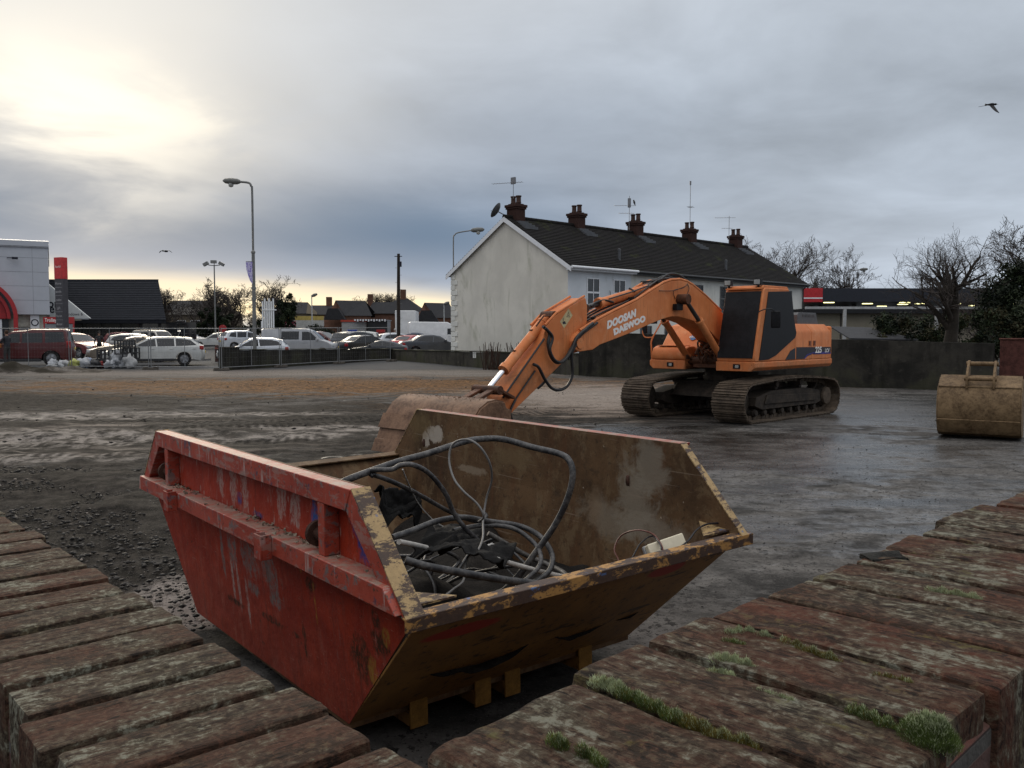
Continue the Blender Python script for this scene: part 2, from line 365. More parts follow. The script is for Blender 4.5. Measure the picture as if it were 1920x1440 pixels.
    wet = t.m('MULTIPLY', t.m('MULTIPLY', t.m('ADD', t.m('MULTIPLY', pud, 1.0), t.m('MULTIPLY', wet, .45), clamp=True), t.m('SUBTRACT', 1.0, t.m('MULTIPLY', clay, .8))), t.m('SUBTRACT', 1.0, t.sm(Y_, 36, 43)))
    wet = t.m('MULTIPLY', t.sm(t.m('ADD', wet, t.m('MULTIPLY', t.m('SUBTRACT', mot, .5), .9)), .42, .82), t.m('SUBTRACT', 1.0, crumb))
    rg = t.m('SUBTRACT', .85, t.m('MULTIPLY', wet, .62))
    # tread marks pressed into the soil by the tracks
    trd = None
    for x0, y0, ang, hw, ln in ((-8.5, 13.2, .18, .30, 5.5), (-7.6, 15.4, .20, .30, 5.0), (-10, 19.5, -.12, .32, 6.0), (-4.5, 18.4, .35, .32, 4.5), (-2.5, 20.2, .35, .32, 4.5), (1.5, 17.0, .5, .3, 4.0)):
        ca, sa = math.cos(ang), math.sin(ang); dx, dy = t.m('SUBTRACT', X_, x0), t.m('SUBTRACT', Y_, y0)
        al = t.m('ADD', t.m('MULTIPLY', dx, ca), t.m('MULTIPLY', dy, sa)); ac = t.m('ADD', t.m('ADD', t.m('MULTIPLY', dx, -sa), t.m('MULTIPLY', dy, ca)), t.m('MULTIPLY', w, .10))
        band = t.m('MULTIPLY', t.m('SUBTRACT', 1.0, t.sm(t.m('ABSOLUTE', ac), hw * .8, hw)), t.m('SUBTRACT', 1.0, t.sm(t.m('ABSOLUTE', al), ln * .7, ln)))
        q = t.m('MULTIPLY', t.m('MULTIPLY', band, t.sm(mot, .38, .52)), t.m('ADD', .5, t.m('MULTIPLY', t.m('SINE', t.m('MULTIPLY', al, 36.0)), .5))); trd = q if trd is None else t.m('MAXIMUM', trd, q)
    col = t.mix(t.m('MULTIPLY', trd, .75), col, (.006, .0055, .005))
    hgt = t.m('ADD', t.m('MULTIPLY', fine, .6), t.m('SUBTRACT', t.m('MULTIPLY', grit, .4), t.m('MULTIPLY', trd, 1.2)))
    nb = t.node('ShaderNodeBump'); t.put(nb.inputs['Height'], hgt); nb.inputs['Distance'].default_value = .03
    t.put(nb.inputs['Strength'], t.m('SUBTRACT', .85, t.m('MULTIPLY', wet, .55)))
    p(color=col, rough=rg, normal=nb.outputs[0], spec=t.m('ADD', .03, t.m('MULTIPLY', wet, .32)))
    o = npmesh('ground', V, F, m, smooth=True); tag(o, 'wet muddy building yard of broken tarmac, soil and puddles', 'ground', kind='structure')
build_ground()

# loose broken stone lying on the yard
def scatter_gravel():
    rng = np.random.default_rng(3); P = []; Sz = []
    def zone(n, x0, x1, y0, y1, s0, s1, pw=2.2):
        x = rng.uniform(x0, x1, n); y = rng.uniform(y0, y1, n); s = s0 + (s1 - s0) * rng.random(n) ** pw * 1.0
        keep = vnoise(x * .9, y * .9, 21) + vnoise(x * .3, y * .3, 22) > -.35 + rng.random(n) * .35
        P.append(np.stack([x, y], 1)[keep]); Sz.append(s[keep])
    zone(26000, -7.5, -1.6, 5.6, 12.5, .005, .034, 5); zone(4200, 0.2, 7.5, 3.5, 13, .003, .014, 5); zone(900, -4, 6, 12, 24, .006, .024, 6)
    zone(1500, -20, 2, 14, 38, .012, .045, 6); zone(300, 5, 14, 14, 28, .008, .026, 5); zone(260, -2.9, -1.6, 5.4, 7.0, .004, .022, 4)
    P = np.concatenate(P); Sz = np.concatenate(Sz); n = len(P)
    base = np.array([(1, 0, 0), (-1, 0, 0), (0, 1, 0), (0, -1, 0), (0, 0, .8), (0, 0, -.6), (.62, .62, .45), (-.62, .55, .4)], float)
    F0 = np.array([(6, 4, 0), (6, 2, 4), (6, 0, 2), (7, 4, 2), (7, 1, 4), (7, 2, 1), (4, 1, 3), (4, 3, 0), (5, 2, 0), (5, 1, 2), (5, 3, 1), (5, 0, 3)])
    V = base[None] * (1 + rng.uniform(-.35, .35, (n, 8, 3))); a = rng.random(n) * 6.28; c, s = np.cos(a)[:, None], np.sin(a)[:, None]
    vx = V[..., 0] * c - V[..., 1] * s; vy = V[..., 0] * s + V[..., 1] * c
    V = np.stack([vx, vy, V[..., 2] * .7], -1) * Sz[:, None, None]
    V[..., 0] += P[:, :1]; V[..., 1] += P[:, 1:]; V[..., 2] += Sz[:, None] * .2 - .02 + np.maximum(0, .0108 * (P[:, 1:] - 32))
    F = (F0[None] + (np.arange(n) * 8)[:, None, None]).reshape(-1, 3)
    k = rng.random(n); mi = np.repeat(np.where(k < .80, 0, np.where(k < .985, 1, 2)), 12)
    o = npmesh('gravel', V.reshape(-1, 3), F, [plain('stone_black', (.016, .0145, .0135), .6), plain('stone_grey', (.05, .046, .042), .7), plain('stone_pale', (.26, .22, .19), .7)], mi=mi)
    tag(o, 'loose broken stone and tarmac crumbs strewn over the yard', 'gravel', kind='stuff')
scatter_gravel()

# ------------------------------------------------------------------ foreground brick walls with brick-on-edge coping
def brick_material(name, lich, red, moss, grime):
    m, t, p = newmat(name); at_ = t.node('ShaderNodeAttribute', attribute_name='tint').outputs['Fac']
    uv = t.node('ShaderNodeAttribute', attribute_name='bpos').outputs['Vector']
    grain = t.noise(t.map(uv, (38, 230, 120)), 1., 7, .68, .35); mott = t.noise(uv, 120, 7, .70, .3); patch = t.noise(t.map(uv, (11, 20, 16)), 1., 4, .6, .4); patch2 = t.noise(t.map(uv, (13, 24, 16), (5, 3, 1)), 1., 4, .6, .4); pit = t.noise(uv, 380, 3, .7)
    base = t.mix(at_, red[0], red[1]); base = t.mix(t.m('MULTIPLY', t.sm(patch2, .40, .62), grime), base, (.028, .022, .015))
    base = t.mix(t.m('MULTIPLY', t.sm(mott, .44, .62), .55), base, tuple(min(1, q * 1.7) for q in red[0]))
    f = t.m('ADD', t.m('MULTIPLY', mott, .42), t.m('ADD', t.m('MULTIPLY', patch, .36), t.m('MULTIPLY', grain, .22)))
    base = t.mix(t.m('MULTIPLY', t.sm(f, lich[0] - .05, lich[0] + .03), .75 * lich[1]), base, (.098, .088, .060)); base = t.mix(t.m('MULTIPLY', t.sm(f, lich[0] + .015, lich[0] + .075), lich[1]), base, t.mix(pit, (.15, .145, .105), (.32, .32, .255)))
    g2 = t.m('ADD', t.m('MULTIPLY', mott, .45), t.m('MULTIPLY', patch2, .55)); base = t.mix(t.m('MULTIPLY', t.sm(g2, .56, .66), moss), base, t.mix(pit, (.04, .042, .012), (.14, .11, .03)))
    base = t.mix(t.m('MULTIPLY', t.sm(t.m('ADD', t.m('MULTIPLY', grain, .75), t.m('MULTIPLY', mott, .25)), .47, .38), .9), base, (.010, .0075, .006))
    h = t.m('ADD', t.m('MULTIPLY', grain, 1.0), t.m('ADD', t.m('MULTIPLY', pit, .12), t.m('MULTIPLY', mott, .45)))
    p(color=base, rough=.88, normal=t.bump(h, 1.0, .006), spec=.15); return m
def brick(L, Wd, H, rnd, nx, ny, nz, seed, rough=.004, big=.0):
    """one weathered brick as a displaced rounded box; x along its length, top at z=0"""
    V = []; F = []
    def face(n1, n2, fn):
        o = len(V)
        for i in range(n1 + 1):
            for j in range(n2 + 1): V.append(fn(i / n1 * 2 - 1, j / n2 * 2 - 1))
        for i in range(n1):
            for j in range(n2):
                a = o + i * (n2 + 1) + j; F.append((a, a + n2 + 1, a + n2 + 2, a + 1))
    face(nx, ny, lambda a, b: (a, b, 1)); face(nx, nz, lambda a, b: (a, -1, b)); face(nx, nz, lambda a, b: (-a, 1, b))
    face(ny, nz, lambda a, b: (1, a, b)); face(ny, nz, lambda a, b: (-1, -a, b))
    V = np.array(V, float) * np.array([L / 2, Wd / 2, H / 2]); half = np.array([L / 2, Wd / 2, H / 2]) - rnd
    inner = np.clip(V, -half, half); d = V - inner; ln = np.linalg.norm(d, axis=1, keepdims=True); nrm = d / np.maximum(ln, 1e-9)
    P = inner + nrm * rnd
    sx, sy = seed * 3.7, seed * 1.9
    nz_ = fbm(P[:, 0] * 14 + sx + P[:, 2] * 9, P[:, 1] * 60 + sy + P[:, 2] * 31, 4, seed) * .9 + fbm(P[:, 0] * 55 + sx, P[:, 1] * 110 + P[:, 2] * 90 + sy, 3, seed + 3) * .5
    P += nrm * (nz_ * rough)[:, None]
    if big: P += nrm * (fbm(P[:, 0] * 9 + sx, P[:, 1] * 9 + P[:, 2] * 9 + sy, 2, seed + 5) * big)[:, None]
    P[:, 2] -= H / 2
    return P, np.array(F)
def coped_wall(name, label, p0, dirv, nb, start, pitch, L, ztop, side, mats, thick=None, seed=0, red_first=False, rough=.004, gap=(.0095, .0125), sink=.030):
    """p0: point on the INNER top edge, dirv: along the wall, side: +1 if the wall lies to the left of dirv"""
    d = Vector((*dirv, 0)).normalized(); n = Vector((-d.y, d.x, 0)) * side    # towards the outside
    root = thing(name, label, 'wall', (p0[0], p0[1], 0), math.atan2(d.y, d.x)); rng = random.Random(seed)
    VV = []; FF = []; T = []; B = []; o = 0
    for k in range(nb):
        s = (k + start) * pitch; dist = math.hypot(p0[0] + d.x * s, p0[1] + d.y * s)
        q = 1 if dist < 1.3 else (.6 if dist < 2.6 else .35)
        W_ = pitch - rng.uniform(*gap); H_ = .105
        first = red_first and k == 0
        P, F = brick(L + rng.uniform(-.008, .008), W_ * (1.72 if first else 1), H_, .013 if first else rng.uniform(.003, .006), max(6, int(44 * q)), max(4, int(16 * q)), max(3, int(12 * q)), seed + k, rough, .008 if first else .0022)
        bp = P + np.array([k * .37, k * .21, k * .13])
        a = rng.uniform(-.012, .012); ca, sa = math.cos(a), math.sin(a); tilt = rng.uniform(-.007, .007)
        x_ = P[:, 0] * ca - P[:, 1] * sa; y_ = P[:, 0] * sa + P[:, 1] * ca; z_ = P[:, 2] + P[:, 1] * tilt + rng.uniform(-.0016, .0010)
        # local frame of the wall: x along, y = side * outward
        Vx = s + y_ + rng.uniform(-.001, .001) - (pitch * .33 if first else 0); Vy = side * (L / 2 + x_ + rng.uniform(-.006, .006))
        VV.append(np.stack([Vx, Vy, z_ + ztop], 1)); FF.append(F + o); o += len(P); T.append(np.full(len(P), rng.random())); B.append(bp)
    c = npmesh('coping', np.concatenate(VV), np.concatenate(FF), mats[0], root, smooth=True)
    a = c.data.attributes.new('tint', 'FLOAT', 'POINT'); a.data.foreach_set('value', np.concatenate(T).astype(np.float32))
    a = c.data.attributes.new('bpos', 'FLOAT_VECTOR', 'POINT'); a.data.foreach_set('vector', np.concatenate(B).astype(np.float32).ravel())
    lo, hi = (start - .1) * pitch, (start + nb) * pitch
    b = MB(); y0, y1 = sorted((side * .006, side * (L - .006))); b.box2((lo + .01, y0, -.1), (hi, y1, ztop - sink)); b.build('wall_body', mats[1], root, bevel=.004)
    return root
def wall_body_mat():
    m, t, p = newmat('old_brickwork'); v = t.coord()
    x, y, z = t.xyz(v)[:3]; n = t.node('ShaderNodeTexBrick'); t.put(n.inputs[0], t.vec(t.m('ADD', x, y), z, 0.0)); n.inputs['Scale'].default_value = 1
    for k, q in (('Brick Width', .225), ('Row Height', .075), ('Mortar Size', .006), ('Mortar Smooth', .2)): n.inputs[k].default_value = q
    n.inputs['Color1'].default_value = (.11, .036, .024, 1); n.inputs['Color2'].default_value = (.07, .026, .02, 1); n.inputs['Mortar'].default_value = (.05, .045, .04, 1)
    q = t.noise(v, 9, 5, .6); c = t.mix(t.m('MULTIPLY', t.sm(q, .45, .7), .7), n.outputs[0], (.03, .026, .02))
    p(color=c, rough=.9, normal=t.bump(t.m('ADD', t.m('MULTIPLY', n.outputs[1], -1.0), t.noise(v, 90, 3)), .6, .006)); return m
M_body = wall_body_mat()
M_brickL = brick_material('weathered_brick_pale', (.522, .8), ((.074, .031, .019), (.046, .027, .018)), .2, .7)
M_brickR = brick_material('weathered_brick_red', (.512, .75), ((.088, .032, .019), (.042, .024, .015)), .85, .75)
ZL, ZR = 1.56, 1.68
LW0 = (-.112, .716); LWd = (-.673, .739); RW0 = (-.022, .4955); RWd = (.708, .705)
coped_wall('brick_wall', 'weathered brick boundary wall with pale lichen on its coping, running away beside the red skip side', LW0, LWd, 62, -2.5, .0832, .206, ZL, 1, (M_brickL, M_body), seed=11, rough=.0020)
coped_wall('brick_wall', 'higher mossy red brick boundary wall with coping running away below the grey yard', RW0, RWd, 74, .55, .0817, .205, ZR, -1, (M_brickR, M_body), seed=201, red_first=True, rough=.0022, gap=(.0055, .0085), sink=.022)

def on_plane(px, py, z):
    d = ray(px, py); return Vector((0, 0, CAM_H)) + d * ((z - CAM_H) / d.z)
def moss_patch(mb_v, mb_f, mb_m, pts, wid, h, n, rng, tone):
    """soft pads of tiny upright leaves along a line on the coping"""
    pts = [Vector(p) for p in pts]; wid *= .58; h *= .75; n = int(n * 3.2)
    for i in range(n):
        s = rng.random() * (len(pts) - 1); k = min(int(s), len(pts) - 2); c = pts[k].lerp(pts[k + 1], s - k)
        a, rr = rng.uniform(0, 6.28), math.sqrt(rng.random()); r_ = wid * rr * (.6 + .4 * math.sin(s * 9 + 1))
        dx, dy = math.cos(a) * r_, math.sin(a) * r_; z = h * math.sqrt(max(0, 1 - rr * rr)) * rng.uniform(.75, 1.05) * (.55 + .45 * math.sin(s * 5.3 + 2) ** 2)
        b = c + Vector((dx, dy, z - .004)); l = rng.uniform(.0012, .0028); t = Vector((dx * .6 / wid * l + rng.uniform(-.5, .5) * l, dy * .6 / wid * l + rng.uniform(-.5, .5) * l, l))
        w = Vector((rng.uniform(-1, 1), rng.uniform(-1, 1), 0)) * .00022; o = len(mb_v); mb_v += [b - w, b + w, b + t]; mb_f.append((o, o + 1, o + 2)); mb_m.append(1 if rng.random() < (z / h) ** 2 * .55 else (tone if rng.random() < .8 else 2))
def build_moss():
    rng = random.Random(5); v = []; f = []; mi = []
    P = lambda *q: [on_plane(a, b, ZR) for a, b in q]
    mats = [plain('moss_green', (.075, .105, .026), .9, var=.6, scale=90), plain('moss_pale', (.34, .38, .22), .9, var=.4, scale=90), plain('moss_gold', (.13, .10, .02), .9, var=.5, scale=90)]
    for q, w, h, n, tn in [
        (P((1368, 1188), (1400, 1187), (1450, 1200)), .010, .012, 1500, 1), (P((1360, 1200), (1395, 1208)), .008, .008, 500, 0),
        (P((1470, 1205), (1520, 1225), (1572, 1242)), .011, .012, 1900, 2), (P((1345, 1236), (1375, 1240), (1412, 1252)), .012, .012, 1300, 1), (P((1335, 1256), (1372, 1262)), .008, .007, 500, 1),
        (P((1118, 1278), (1145, 1284), (1168, 1292)), .011, .011, 1300, 1), (P((1165, 1296), (1230, 1325), (1290, 1355)), .009, .011, 2600, 0), (P((1290, 1355), (1350, 1385), (1415, 1402)), .009, .013, 2600, 2),
        (P((1035, 1388), (1060, 1398)), .007, .012, 700, 0), (P((1090, 1408), (1135, 1436)), .007, .012, 900, 0),
        (P((1742, 1105), (1790, 1112), (1840, 1122)), .008, .010, 700, 1), (P((1600, 1335), (1635, 1350), (1680, 1368)), .010, .013, 1700, 0),
        (P((1640, 1265), (1690, 1275), (1710, 1282)), .008, .008, 800, 2), (P((1420, 1290), (1465, 1303), (1490, 1312)), .006, .005, 600, 1)]:
        moss_patch(v, f, mi, q, w, h, n, rng, tn)
    o = npmesh('moss', v, f, mats, mi=mi); tag(o, 'strips of green and gold moss in the joints of the mossy brick wall', 'moss', kind='stuff')
    v = []; f = []; mi = []; moss_patch(v, f, mi, P((1722, 1380), (1748, 1388), (1770, 1396)), .021, .025, 9000, rng, 0)
    vv = [(p[0], p[1], p[2]) for p in v]
    mi = [1 if rng.random() < np.clip((v[a[0]].z - ZR - .004) * 85, .12, .92) else 0 for a in f]  # more pale blades higher up: highlights painted in, besides the moss's own pale tips
    o = npmesh('moss_cushion', vv, f, mats, mi=mi); tag(o, 'large round cushion of bright green moss near the outer edge of the mossy wall', 'moss')
    # flat stone left on the coping
    P_, F_ = brick(.046, .028, .010, .003, 20, 12, 6, 77, .003, .016); c = on_plane(1648, 1044, ZR); d_ = Vector((*RWd, 0)).normalized(); o_ = Vector((*RW0, 0)); c = o_ + d_ * (c - o_).dot(d_) + Vector((d_.y, -d_.x, 0)) * .022
    o = npmesh('stone', P_, F_, plain('slate_stone', (.024, .023, .020), .85, var=.5, scale=60, bump=.6), smooth=True); o.location = (c.x, c.y, ZR + .005); o.rotation_euler = (0, 0, .15)
    tag(o, 'flat dark stone lying on the coping of the mossy wall', 'stone')
build_moss()
# ------------------------------------------------------------------ the skip
SK = Frame(-1.43, 4.72, -.913)
WID = 1.93
def skl(px, py, y=0.0): return SK.loc(px, py, y)
def red_paint():
    m, t, p = newmat('worn_red_paint'); v = t.coord(); x, y, z = t.xyz(v)[:3]
    n = t.noise(v, 3, 6, .65); n2 = t.noise(v, 16, 5, .65); n3 = t.noise(v, 70, 3, .7)
    drip = t.noise(t.map(v, (22, 1, 2.2)), 1.0, 4, .6, .2); drip2 = t.noise(t.map(v, (60, 1, 4), (3, 0, 1)), 1.0, 4, .6, .1)
    w = t.m('MULTIPLY', t.m('SUBTRACT', n2, .5), 2.4); wv = t.m('ADD', w, t.m('MULTIPLY', t.m('SUBTRACT', drip, .5), 2.2))
    c = t.mix(t.sm(n, .3, .7), (.25, .021, .009), (.37, .041, .016))
    c = t.mix(t.m('MULTIPLY', t.sm(n2, .52, .72), .45), c, (.20, .045, .035))
    low = t.m('SUBTRACT', 1.0, t.sm(z, .1, .8)); c = t.mix(t.m('MULTIPLY', low, .45), c, (.18, .05, .032))
    c = t.mix(t.m('MULTIPLY', t.sm(t.noise(t.map(v, (5, 1, 2)), 2., 7, .72), .52, .66), .28), c, (.36, .13, .09)); c = t.mix(t.m('MULTIPLY', t.sm(t.noise(v, 55, 6, .75), .56, .62), .35), c, (.12, .02, .016))
    brk = t.m('ADD', .12, t.m('MULTIPLY', t.sm(t.noise(t.map(v, (1.6, 1, .8)), 34, 7, .76, .2), .42, .53), .88))
    def sp(px, py, rx, rz, col, ww=w, k=.35, amt=.9):
        nonlocal c
        q = skl(px, py); c = t.mix(t.m('MULTIPLY', t.m('MULTIPLY', t.spot(x, z, q.x, q.z, rx, rz, ww, k), brk), amt), c, col)
    g = (.17, .155, .145)
    dash = t.m('MULTIPLY', t.sm(t.noise(t.map(v, (34, 1, 7), (1, 0, 2)), 1.0, 3, .6, .1), .60, .66), t.m('MULTIPLY', t.sm(z, .80, .98), t.sm(t.noise(v, 2.6, 3), .40, .54)))
    c = t.mix(t.m('MULTIPLY', dash, .6), c, (.42, .33, .28)); smear = t.m('MULTIPLY', t.sm(t.noise(t.map(v, (7, 1, 3), (6, 0, 1)), 1.0, 6, .72, .3), .56, .68), t.sm(z, .75, .95)); c = t.mix(t.m('MULTIPLY', smear, .55), c, (.36, .20, .16))
    fleck = t.m('MULTIPLY', t.sm(t.noise(v, 85, 4, .7), .66, .70), .7); c = t.mix(fleck, c, (.50, .36, .28))
    # remains of grey lettering, weathered off
    for px, py, rx, rz in ((434, 1024, .055, .13), (465, 1050, .09, .085), (505, 1072, .10, .09), (470, 1105, .07, .035), (512, 1126, .07, .045), (415, 1040, .02, .12)): sp(px, py, rx, rz, g, wv, .3, .85)
    # chalky white runs
    wz = t.m('MULTIPLY', t.sm(drip2, .60, .68), t.m('MULTIPLY', t.sm(t.noise(v, 1.6, 3), .46, .62), t.sm(z, .25, .7))); c = t.mix(t.m('MULTIPLY', wz, .75), c, (.42, .36, .32))
    for px, py in ((443, 905), (420, 890), (465, 915), (560, 950), (535, 925), (340, 880)): sp(px, py, .05, .12, (.40, .34, .30), wv, .2, .6)
    for px, py in ((440, 1100), (455, 1130), (430, 1090)): sp(px, py, .018, .13, (.36, .31, .28), t.m('MULTIPLY', wv, .4), .3, .7)
    wl = t.m('MULTIPLY', wv, .45); BL = (.018, .085, .30); BD = (.018, .05, .22)
    sp(604, 972, .075, .055, BL, wl, .3, .95); sp(596, 945, .018, .13, BL, wl, .3, .9); sp(622, 958, .03, .05, (.25, .24, .30), wl, .4, .6); sp(690, 1000, .05, .13, BD, wl, .25, .95); sp(676, 975, .06, .06, BD, wl, .3, .9); sp(738, 1055, .075, .025, BD, wl, .3, .95)
    sp(455, 935, .035, .03, (.018, .06, .20)); sp(490, 965, .06, .02, (.018, .05, .16))
    c = t.mix(t.m('MULTIPLY', t.m('MULTIPLY', t.sm(t.noise(t.map(v, (14, 1, .9), (2, 0, 5)), 1.0, 6, .7, .2), .50, .68), t.sm(n, .38, .6)), .55), c, (.075, .022, .016))
    # rust holes and scrapes
    rust = (.045, .022, .010)
    for px, py, rx, rz in ((582, 1095, .045, .05), (705, 1163, .03, .05), (560, 1205, .018, .09), (670, 1240, .10, .09), (712, 1210, .07, .06), (430, 1130, .12, .02), (500, 1165, .13, .018), (545, 1195, .05, .012)): sp(px, py, rx, rz, rust, w, .35, .92)
    for px, py, rx, rz in ((690, 1262, .035, .06), (722, 1195, .03, .035), (566, 1062, .012, .03), (588, 1130, .008, .10)): sp(px, py, rx, rz, (.34, .17, .03), w, .3, .8)
    chip = t.sm(t.noise(v, 30, 6, .74), .625, .66); c = t.mix(t.m('MULTIPLY', chip, .8), c, (.06, .028, .016))
    sc = t.m('MULTIPLY', t.sm(t.noise(t.map(v, (9, 1, 120), rot=(0, .6, 0)), 1.0, 2), .69, .72), .5); c = t.mix(sc, c, (.42, .23, .17))
    p(color=c, rough=t.m('ADD', .48, t.m('MULTIPLY', n2, .25)), spec=.22, normal=t.bump(t.m('ADD', t.m('MULTIPLY', t.noise(v, 3.2, 4, .5), 1.6), t.m('MULTIPLY', n3, .08)), .7, .03)); return m
def rail_red():
    m, t, p = newmat('scraped_red_rail'); v = t.coord(); x, y, z = t.xyz(v)[:3]
    n = t.noise(v, 4, 6, .65); n2 = t.noise(v, 13, 6, .7, .3); n3 = t.noise(t.map(v, (1, 1, 1), (5, 2, 9)), 9, 5, .65); dr = t.noise(t.map(v, (26, 4, 3)), 1., 4, .6)
    c = t.mix(t.sm(n, .3, .7), (.26, .028, .013), (.37, .058, .031))
    c = t.mix(t.m('MULTIPLY', t.sm(n2, .55, .62), .85), c, (.14, .125, .12))
    c = t.mix(t.m('MULTIPLY', t.sm(dr, .60, .68), .6), c, (.42, .36, .33))
    c = t.mix(t.m('MULTIPLY', t.sm(n3, .60, .66), .75), c, (.035, .045, .08))
    c = t.mix(t.m('MULTIPLY', t.sm(t.noise(v, 24, 5, .7), .60, .66), .8), c, (.06, .035, .02))
    c = t.mix(t.m('MULTIPLY', t.sm(t.noise(t.map(v, (3, 3, 9), (4, 1, 7)), 2.0, 6, .72, .3), .52, .60), .7), c, (.30, .17, .14)); c = t.mix(t.m('MULTIPLY', t.sm(t.noise(v, 48, 5, .75), .60, .65), .85), c, (.035, .02, .014))
    geo = t.node('ShaderNodeNewGeometry').outputs['Normal']; up = t.sm(t.xyz(geo)[2], .6, .9)     # dust and grit lie on upward faces
    c = t.mix(t.m('MULTIPLY', up, t.m('ADD', .25, t.m('MULTIPLY', t.sm(n2, .42, .6), .65))), c, t.mix(n3, (.16, .10, .075), (.36, .27, .21)))
    p(color=c, rough=.6, normal=t.bump(n2, .35, .01)); return m
def yellow_worn(name, rustmix, base=(.42, .21, .055)):
    m, t, p = newmat(name); v = t.coord(); n = t.noise(t.map(v, (1, .45, 1)), 19, 8, .74, .3); n2 = t.noise(v, 60, 5, .7); n3 = t.noise(t.map(v, (1, .6, 1), (3, 8, 2)), 17, 6, .7)
    c = t.mix(t.sm(n2, .3, .7), tuple(q * .75 for q in base), base)
    c = t.mix(t.sm(n, rustmix, rustmix + .07), c, t.mix(n2, (.020, .013, .010), (.085, .045, .028)))
    c = t.mix(t.m('MULTIPLY', t.sm(n3, .64, .68), .8), c, (.06, .12, .26)); c = t.mix(t.m('MULTIPLY', t.sm(n3, .30, .26), .6), c, (.30, .29, .27))
    p(color=c, rough=.62, normal=t.bump(n, .4, .006)); return m
def yellow_end():
    m, t, p = newmat('dirty_yellow_end_plate'); v = t.coord(); x, y, z = t.xyz(v)[:3]; n = t.noise(v, 4, 6, .65); n2 = t.noise(v, 22, 5, .7); dr = t.noise(t.map(v, (1, 5, 24), rot=(.7, 0, 0)), 1., 4, .6)
    c = t.mix(t.sm(n, .3, .7), (.19, .092, .022), (.30, .15, .034)); c = t.mix(t.m('MULTIPLY', t.sm(n2, .55, .66), .8), c, (.03, .018, .010)); c = t.mix(t.m('MULTIPLY', t.sm(dr, .60, .66), .8), c, (.018, .011, .007))
    wv = t.m('MULTIPLY', t.m('SUBTRACT', n, .5), .8)
    c = t.mix(t.m('MULTIPLY', t.spot(y, z, .30, .655, .20, .04, wv, .15), .95), c, (.36, .03, .015)); c = t.mix(t.m('MULTIPLY', t.spot(y, z, 1.50, .70, .13, .045, wv, .15), .95), c, (.36, .025, .012))
    p(color=c, rough=.6, normal=t.bump(n2, .3, .006)); return m
def brown_inside():
    m, t, p = newmat('rusty_dusty_inside'); v = t.coord(); x, y, z = t.xyz(v)[:3]; n = t.noise(v, 1.8, 6, .65, .4); n2 = t.noise(v, 7, 6, .7, .3); n3 = t.noise(v, 40, 4, .7); dr = t.noise(t.map(v, (9, 9, 1.3)), 1., 5, .65)
    c = t.mix(t.sm(n, .32, .68), (.050, .027, .013), (.125, .070, .033)); c = t.mix(t.m('MULTIPLY', t.sm(dr, .5, .68), .5), c, (.10, .042, .018)); c = t.mix(t.m('MULTIPLY', t.sm(n2, .56, .70), .5), c, (.030, .020, .013))
    c = t.mix(t.m('MULTIPLY', t.sm(t.noise(t.map(v, (3, 3, 2), (2, 2, 4)), 2.2, 8, .74, .4), .50, .60), .5), c, (.17, .115, .062)); c = t.mix(t.m('MULTIPLY', t.sm(t.noise(v, 26, 6, .75), .56, .64), .6), c, (.028, .017, .010))
    w = t.m('MULTIPLY', t.m('SUBTRACT', n2, .5), 3.2)
    def sp(px, py, rx, rz, col, k=.4, amt=.75):
        nonlocal c
        q = skl(px, py, WID); c = t.mix(t.m('MULTIPLY', t.spot(x, z, q.x, q.z, rx, rz, w, k), amt), c, col)
    sp(1225, 885, .11, .17, (.20, .17, .13)); sp(1195, 955, .13, .20, (.22, .185, .14)); sp(1160, 985, .26, .10, (.21, .175, .13), .5, .6); sp(1230, 1000, .22, .07, (.20, .165, .125), .5, .6)
    sp(822, 824, .10, .06, (.42, .37, .31), .2, .8); sp(805, 832, .05, .05, (.42, .37, .31), .2, .8); sp(885, 888, .16, .025, (.26, .20, .14), .3, .7); sp(790, 800, .16, .12, (.17, .115, .05), .5, .5); sp(970, 870, .2, .07, (.15, .10, .05), .5, .6); sp(1120, 960, .05, .12, (.19, .13, .08), .5, .6)
    c = t.mix(t.m('MULTIPLY', t.sm(t.noise(v, 21, 5, .6), .70, .73), .8), c, (.36, .29, .22)); c = t.mix(t.m('MULTIPLY', t.sm(t.noise(t.map(v, (2, 1, 60), rot=(0, .3, 0)), 1., 3), .66, .69), .4), c, (.25, .19, .14))
    p(color=c, rough=.7, spec=.2, normal=t.bump(t.m('ADD', n2, t.m('MULTIPLY', n3, .3)), .45, .01)); return m
M_red, M_rail, M_yel, M_yelr, M_yend, M_in = red_paint(), rail_red(), yellow_worn('chipped_yellow_edge', .475, (.40, .27, .12)), yellow_worn('rusted_yellow_lip', .425, (.40, .21, .06)), yellow_end(), brown_inside()
M_rusty = plain('rusty_iron', (.055, .026, .018), .75, var=.5, scale=20, bump=.4)
